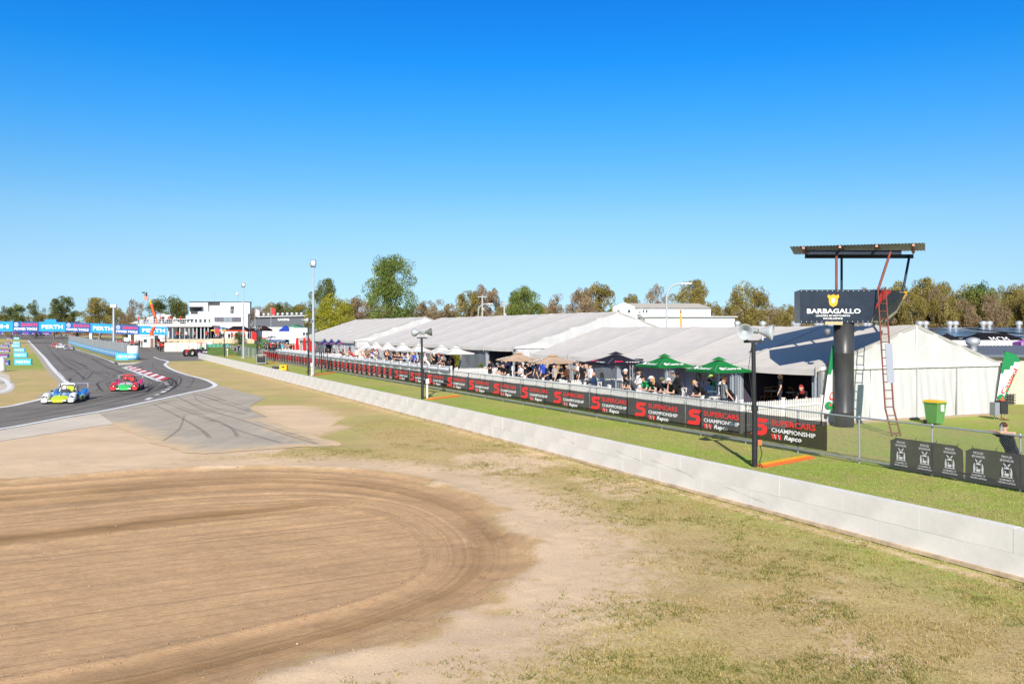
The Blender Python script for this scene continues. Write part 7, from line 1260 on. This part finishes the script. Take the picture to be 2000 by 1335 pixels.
def tree_meshes(seed, nclump, leaves, shape, leafsz=.20, spread=1.0, low=.3):
    rg = np.random.default_rng(seed); tr = MB(); ends = []
    def limb(p, d, ln_, r, lev):
        q_ = p + d * ln_; m_ = p.lerp(q_, .5) + Vector(rg.normal(0, .06 * ln_, 3)); tr.tube(p, m_, r, r * .8, 6); tr.tube(m_, q_, r * .8, r * .55, 6)
        if lev >= 3: ends.append(q_); return
        if lev >= 1: ends.append(m_)
        for k in range(3 if lev < 2 else 2):
            a = rg.uniform(0, 2 * math.pi); tilt = rg.uniform(.45, 1.0) * spread; nd = (d + Vector((math.cos(a), math.sin(a), rg.uniform(-.1, .5))) * tilt).normalized(); limb(q_, nd, ln_ * rg.uniform(.62, .85), r * .58, lev + 1)
    limb(Vector((0, 0, -.02)), Vector((rg.normal(0, .08), rg.normal(0, .08), 1)).normalized(), max(low, .2), .020, 0)
    E = np.array([tuple(e) for e in ends]); mx = E[:, 2].max(); W = max(np.abs(E[:, :2]).max(), .1); cz, hz2 = (low + 1) / 2, (1 - low) / 2
    E = E / np.array([W * 2.2, W * 2.2, mx]); lob = rg.normal(0, 1, (9, 3)); lob /= np.linalg.norm(lob, axis=1)[:, None]; la = rg.uniform(-.20, .14, 9); cl = []
    while len(cl) < nclump:
        if rg.uniform() < .45: p = E[rg.integers(len(E))] + rg.normal(0, .05, 3); q_ = np.array([p[0] / .5, p[1] / .5, (p[2] - cz) / hz2])
        else: d = rg.normal(0, 1, 3); d /= np.linalg.norm(d); q_ = d * rg.uniform(.4, 1) ** .5; p = np.array([q_[0] * .5, q_[1] * .5, cz + q_[2] * hz2])
        nq_ = np.linalg.norm(q_) + 1e-6; lim = .95 + sum(a_ * max(0, float(l_ @ q_) / nq_) ** 3 for a_, l_ in zip(la, lob))
        if nq_ > lim or p[2] < low * .7: continue
        cl.append(p)
    cl = np.array(cl); rad = rg.uniform(.06, .12, nclump); v, f, tint = [], [], []
    per = leaves // nclump; allv = []; allt = []
    for c_, r_ in zip(cl, rad):
        d = rg.normal(0, 1, (per, 3)); d /= np.linalg.norm(d, axis=1)[:, None]; rr = r_ * rg.uniform(.35, 1, (per, 1)) ** .5; P = c_ + d * rr * np.array([1.15, 1.15, .75]); n1 = rg.normal(0, 1, (per, 3)); n1 /= np.linalg.norm(n1, axis=1)[:, None]; n2 = np.cross(n1, rg.normal(0, 1, (per, 3))); n2 /= np.linalg.norm(n2, axis=1)[:, None]; s = leafsz * .1 * rg.uniform(.6, 1.3, (per, 1))
        allv.append(np.stack([P - n1 * s, P + n2 * s * .45, P + n1 * s, P - n2 * s * .45], 1).reshape(-1, 3)); base = rg.uniform(.25, .75); allt.append(np.repeat(np.clip(base + rg.normal(0, .16, per), 0, 1), 4))
    vv = np.concatenate(allv); tt = np.concatenate(allt); nq = len(vv) // 4; me = bpy.data.meshes.new('crown'); me.vertices.add(len(vv)); me.vertices.foreach_set('co', vv.ravel()); me.loops.add(len(vv)); me.loops.foreach_set('vertex_index', np.arange(len(vv))); me.polygons.add(nq); me.polygons.foreach_set('loop_start', np.arange(0, len(vv), 4)); me.polygons.foreach_set('loop_total', np.full(nq, 4)); a = me.attributes.new('tint', 'FLOAT', 'POINT'); a.data.foreach_set('value', tt.astype(np.float32)); me.update(calc_edges=True); me.materials.append(LEAF['olive'])
    T = np.array(tr.v) / np.array([W * 2.2, W * 2.2, mx]); Q = (T - [0, 0, cz]) / [.5, .5, hz2]; qn = np.linalg.norm(Q, axis=1); up_ = (T[:, 2] > low) & (qn > .72); Q[up_] *= (.72 / qn[up_])[:, None]; T[up_] = (Q * [.5, .5, hz2] + [0, 0, cz])[up_]; tr.v = [tuple(p) for p in T]; tm = tr.mesh('trunk', [BARK]); return tm, me
VAR = {'gum': [tree_meshes(s, 62, 8500, 0, .17, 1.0, .30) for s in (1, 2, 3)], 'sparse': [tree_meshes(s, 36, 4200, 0, .16, 1.1, .36) for s in (11, 12)], 'full': [tree_meshes(s, 120, 15000, 0, .14, 1.2, .12) for s in (21, 22, 23)], 'scrub': [tree_meshes(s, 85, 10500, 0, .14, 1.3, .02) for s in (31, 32, 33)], 'big': [tree_meshes(44, 150, 24000, 0, .12, 1.2, .10)]}
cnt = {}
def tree(label, px, Y, top, wpx, var, leaf, base=None, group=None, name='gum_tree', stretch=1.0):
    z0 = gz(Y) if base is None else base; h = (HZ(top, Y) - z0) * 1.04; w = wpx * Y / FPX * 1.12; k = cnt.get(var, 0); cnt[var] = k + 1; tm, cm = VAR[var][k % len(VAR[var])]
    t = thing(name, label, 'tree', (XA(px, Y), Y, z0), random.uniform(0, 6.28), group); a = obj('trunk', tm, t); b = obj('crown', cm, t)
    for o in (a, b): o.scale = (w, w, h)
    b.material_slots[0].link = 'OBJECT'; b.material_slots[0].material = LEAF[leaf]
    if leaf in ('dark', 'lime', 'green'): a.material_slots[0].link = 'OBJECT'; a.material_slots[0].material = BARKD
    return t
TREES = [('thin gum tree standing at the left end of the advertising bridge', 14, 330, 600, 30, 'sparse', 'dark'), ('gum tree with two crowns beside a light post above the bridge', 33, 335, 596, 34, 'gum', 'green'), ('slender gum tree with open crown above the bridge', 70, 330, 588, 36, 'sparse', 'dark'), ('broad gum tree above the third bridge panel', 122, 320, 583, 52, 'gum', 'dark'), ('low dark tree behind the broad gum above the bridge', 105, 345, 606, 40, 'full', 'olive'), ('large rounded gum behind the pale pit lamp pole', 193, 310, 584, 66, 'full', 'olive'), ('olive tree between the rounded gum and the sparse one', 222, 330, 600, 40, 'gum', 'olive'), ('sparse brownish gum behind the white pavilion', 263, 320, 587, 34, 'sparse', 'brown'), ('small brown scrub tree beside the sparse gum', 248, 330, 606, 30, 'scrub', 'brown'), ('dense dark tree behind the boom lift basket', 325, 300, 574, 74, 'full', 'dark'), ('olive tree filling the gap beside the control tower', 352, 310, 590, 36, 'gum', 'olive'), ('olive tree behind the right side of the control tower', 503, 300, 600, 40, 'scrub', 'olive'), ('rounded olive tree behind the lettered shed', 541, 300, 589, 46, 'full', 'olive'), ('olive brown tree over the end of the lettered shed', 578, 300, 587, 50, 'scrub', 'olive'), ('scrubby tree low behind the lettered shed', 522, 310, 606, 50, 'scrub', 'brown'), ('tall dark green tree behind the yellow-green one', 634, 215, 549, 60, 'full', 'dark'), ('bright yellow-green tree beside the tall lamp pole', 655, 180, 572, 74, 'full', 'lime'), ('small ochre shrub tree at the lamp pole', 601, 190, 604, 16, 'scrub', 'lime'), ('bare brown tree between the yellow-green tree and the big gum', 708, 210, 573, 62, 'scrub', 'brown'), ('brown scrub tree at the foot of the big gum', 745, 215, 595, 56, 'scrub', 'brown'), ('big tall gum tree rising above the far marquee', 773, 165, 506, 100, 'big', 'green'), ('brown scrub tree right of the big gum', 836, 225, 590, 60, 'scrub', 'brown'), ('dead looking brown tree behind the middle marquee ridge', 868, 225, 588, 50, 'sparse', 'brown'), ('olive tree left of the power pole', 915, 235, 574, 54, 'gum', 'olive'), ('olive gum directly behind the power pole', 950, 240, 560, 58, 'gum', 'brown'), ('brown scrub between the power pole and the green tree', 988, 225, 586, 50, 'scrub', 'olive'), ('leafy mid green tree behind the middle marquee', 1030, 190, 555, 72, 'full', 'green'), ('rounded brown tree left of the white shed', 1090, 185, 577, 62, 'scrub', 'brown'), ('brown and olive tree beside the white shed', 1140, 180, 566, 62, 'scrub', 'brown'), ('olive gum with open top beside the white shed', 1168, 190, 558, 78, 'gum', 'olive'), ('small olive tree over the white shed roof', 1232, 215, 580, 40, 'gum', 'olive'), ('sparse brown tree over the white shed roof', 1284, 200, 560, 48, 'sparse', 'brown'), ('round olive tree behind the curved street light', 1350, 185, 552, 84, 'full', 'olive'), ('olive tree low behind the end of the white shed', 1393, 190, 585, 44, 'scrub', 'olive'), ('yellowish scrub beyond the end of the white shed', 1420, 195, 600, 40, 'scrub', 'olive'), ('tall olive gum standing between the white shed and the sign box', 1462, 165, 546, 80, 'full', 'olive'), ('low olive scrub left of the sign box', 1535, 190, 597, 56, 'scrub', 'olive'), ('low bush behind the sign box', 1580, 195, 600, 60, 'scrub', 'olive')]
for a in TREES: tree(*a, group=None)
rt = random.Random(9); RL = ['beside the sign box', 'above the gable peak', 'behind the gable slope', 'above the small black gazebo', 'above the lettered gazebo', 'above the feather flag', 'above the toilet block', 'above the last roof vents']
for k, px in enumerate((1725, 1772, 1800, 1842, 1880, 1915, 1958, 1998)):
    tree('dense olive gum of the forest edge ' + RL[k], px, 128 + rt.uniform(-6, 8), [556, 554, 549, 557, 552, 558, 553, 556][k], 70 + rt.uniform(-4, 12), ['full', 'gum', 'full', 'big', 'full', 'gum', 'full', 'scrub'][k], ['olive', 'olive', 'olive', 'olive', 'olive', 'green', 'olive', 'olive'][k])
for k, px in enumerate((1690, 1720, 1745, 1766, 1785, 1806, 1825, 1844, 1862, 1880, 1900, 1920, 1940, 1960, 1980, 2000, 2020, 2060, 2110, 2160, 2210, 2260)):
    tree('understorey scrub of the forest edge behind the solar shed', px, 120 + rt.uniform(-4, 4), 578 + rt.uniform(-14, 12), 58, 'scrub', 'olive' if k % 3 else 'brown', group='understorey along the forest edge', name='scrub_tree')
for k in range(26):
    px = 20 + k * 62 + rt.uniform(-14, 14)
    if 380 < px < 480: continue
    tree('distant scrub of the bushland behind the circuit', px, 345 + rt.uniform(-8, 20), 607 + rt.uniform(-5, 7), 64, 'scrub', rt.choice(['olive', 'olive', 'brown', 'dark']), group='distant bushland scrub', name='scrub_tree')
for k in range(34):
    px = 488 + k * 33 + rt.uniform(-9, 9)
    tree('scrub tree of the bushland band behind the marquees', px, 262 + rt.uniform(-10, 14), 600 + rt.uniform(-8, 7), 56, 'scrub', rt.choice(['olive', 'olive', 'brown', 'brown', 'dark']), group='bushland band behind the marquees', name='scrub_tree')
hz_ = tree('dark round hedge shrub below the tower lawn', 469, 176, 648, 22, 'full', 'dark', base=gz(176) + .9, name='hedge_shrub')
tree('low shrub beside the blue gazebo on the paddock bank', 505, 165, 656, 12, 'scrub', 'dark', base=1.0, name='hedge_shrub')
# potted plants along the marquee front
for px, l, sz, lb in ((806, 28.6, 2.1, 'leafy potted plant behind the man in bright blue'), (848, 28.6, 1.9, 'leafy potted plant under the second white umbrella'), (888, 28.4, 2.0, 'tall leafy potted plant under the last white umbrella'), (938, 28.5, 1.0, 'low potted plant in front of the clear marquee wall')):
    p = SL(SX(l, px), l, DZ + .1); t = thing('potted_plant', lb, 'plant', p, random.uniform(0, 6), 'potted plants along the marquee'); MB().lathe([(0, 0), (.22, 0), (.28, .45), (.24, .46), (0, .40)], n=14).build('pot', mat('grey_pot', (.2, .2, .2), .7), t); c_ = obj('foliage', VAR['full'][0][1], t, (0, 0, .1)); c_.scale = (sz * .55, sz * .55, sz); c_.material_slots[0].link = 'OBJECT'; c_.material_slots[0].material = LEAF['lime' if sz > 1.5 else 'green']
# ------------------------------------------------------------------ grass: blades too many to count
def grass(name, label, pts, hgt, wid, cols, flat=.6, per=5, seed=1):
    rg = np.random.default_rng(seed); n = len(pts) * per; base = np.repeat(pts, per, 0) + np.concatenate([rg.normal(0, .035, (n, 2)), np.zeros((n, 1))], 1); a = rg.uniform(0, 2 * math.pi, n); h = hgt * rg.uniform(.5, 1.4, n); tilt = rg.uniform(.2, 1.0, n) * flat * 1.8
    tip = base + np.stack([np.cos(a) * h * tilt, np.sin(a) * h * tilt, h * (1 - .5 * np.clip(tilt, 0, 1))], 1); sd = np.stack([-np.sin(a), np.cos(a), np.zeros(n)], 1) * (wid * rg.uniform(.6, 1.3, n))[:, None]
    vv = np.stack([base - sd - [0, 0, .01], base + sd - [0, 0, .01], tip], 1).reshape(-1, 3); me = bpy.data.meshes.new(name); me.vertices.add(len(vv)); me.vertices.foreach_set('co', vv.ravel()); me.loops.add(len(vv)); me.loops.foreach_set('vertex_index', np.arange(len(vv))); me.polygons.add(n); me.polygons.foreach_set('loop_start', np.arange(0, 3 * n, 3)); me.polygons.foreach_set('loop_total', np.full(n, 3)); at = me.attributes.new('tint', 'FLOAT', 'POINT'); at.data.foreach_set('value', np.repeat(np.clip(rg.normal(.5, .25, n), 0, 1), 3).astype(np.float32)); me.update(calc_edges=True); me.materials.append(leafmat(name + '_blade', *cols)); return tag(obj(name, me), label, 'grass', kind='stuff')
zi = lambda x, y: z.reshape(ny, nx)[np.clip(np.searchsorted(ys, y), 0, ny - 1), np.clip(np.searchsorted(xs, x), 0, nx - 1)]
def scatter(n, xr, yr, keep, seed):
    rg = np.random.default_rng(seed); x = rg.uniform(*xr, n); y = yr[0] * (yr[1] / yr[0]) ** rg.uniform(0, 1, n); k = keep(x, y, rg.uniform(0, 1, n)); x, y = x[k], y[k]; return np.stack([x, y, zi(x, y)], 1)
sdf = lambda x, y: np.where(inside(x, y, TRAP), 1, -1) * seg_dist(x, y, TRAP, True)
def keep_dry(x, y, u):
    lw_ = x * CT + y * ST; d = -sdf(x, y); vis = np.abs(x) < y * .60 + .5; dens = np.clip((d - .6) / 4.5, 0, 1) * (.22 + 1.4 * np.clip((fbm(x, y, 61, .8, 5) - .44) * 5, 0, 1)); pd_ = seg_dist(x, y, padpts, True); return vis & (lw_ < 14.0) & (d > .4) & (u < dens) & ~inside(x, y, padpts) & ((x > -9) | (y > 60)) & (pd_ > 1.0)
grass('dry_grass', 'dry straw and olive grass between the gravel trap and the wall', scatter(120000, (-9, 14), (9.5, 42), keep_dry, 3), .05, .0062, ((.22, .17, .05), (.44, .34, .13), (.64, .52, .26)), .9, 6, 4)
grass('green_grass_tufts', 'green runner grass tufts creeping over the sand', scatter(60000, (-9, 14), (9.5, 34), lambda x, y, u: keep_dry(x, y, u * .9) & (fbm(x, y, 71, .9) > .50), 5), .055, .008, ((.07, .09, .018), (.18, .20, .04), (.34, .34, .10)), .9, 6, 6)
grass('lawn_grass', 'mown green lawn between the barrier wall and the marquees', scatter(90000, (-8, 26), (14, 52), lambda x, y, u: (x * CT + y * ST > 14.45) & (x * CT + y * ST < 30) & (np.abs(x) < y * .62) & ~((x * CT + y * ST > 23.8) & (-x * ST + y * CT > 29)), 7), .045, .008, ((.10, .14, .02), (.29, .36, .06), (.54, .56, .19)), .6, 4, 8)
# stones and clods lying on the gravel trap
rgc = np.random.default_rng(13); mb = MB()
for k in range(700):
    yy = 10.5 * (30 / 10.5) ** rgc.uniform(); xx = rgc.uniform(-18, 1.5)
    if abs(xx) > yy * .6: continue
    r_ = rgc.uniform(.005, .014) * (2.0 if rgc.uniform() < .04 else 1); zz = float(zi(np.array([xx]), np.array([yy]))[0]); b0 = len(mb.v); mb.ball((xx, yy, zz + r_ * .3), (r_, r_ * rgc.uniform(.6, 1), r_ * .7), 0 if rgc.uniform() < .3 else 1, n=5, k=3)
EDG = INNER + TRAP[:80]
for k in range(1300):
    i = rgc.integers(len(EDG) - 1); t_ = rgc.uniform(); xx = EDG[i][0] + (EDG[i + 1][0] - EDG[i][0]) * t_ + rgc.normal(0, .14); yy = EDG[i][1] + (EDG[i + 1][1] - EDG[i][1]) * t_ + rgc.normal(0, .14)
    if abs(xx) > yy * .62 or yy < 9 or yy > 29: continue
    r_ = rgc.uniform(.004, .015) * (1.7 if rgc.uniform() < .06 else 1); zz = float(zi(np.array([xx]), np.array([yy]))[0]); mb.ball((xx, yy, zz + r_ * .25), (r_, r_ * rgc.uniform(.6, 1), r_ * .7), 1 if rgc.uniform() < .7 else 2, n=5, k=3)
cl_ = mb.build('gravel_clods', [mat('pale_stone', (.50, .40, .30), .9), mat('brown_clod', (.33, .205, .11), .95), mat('tan_clod', (.44, .29, .17), .95)]); tag(cl_, 'scattered pale stones and brown clods on the gravel trap', 'gravel', kind='stuff')
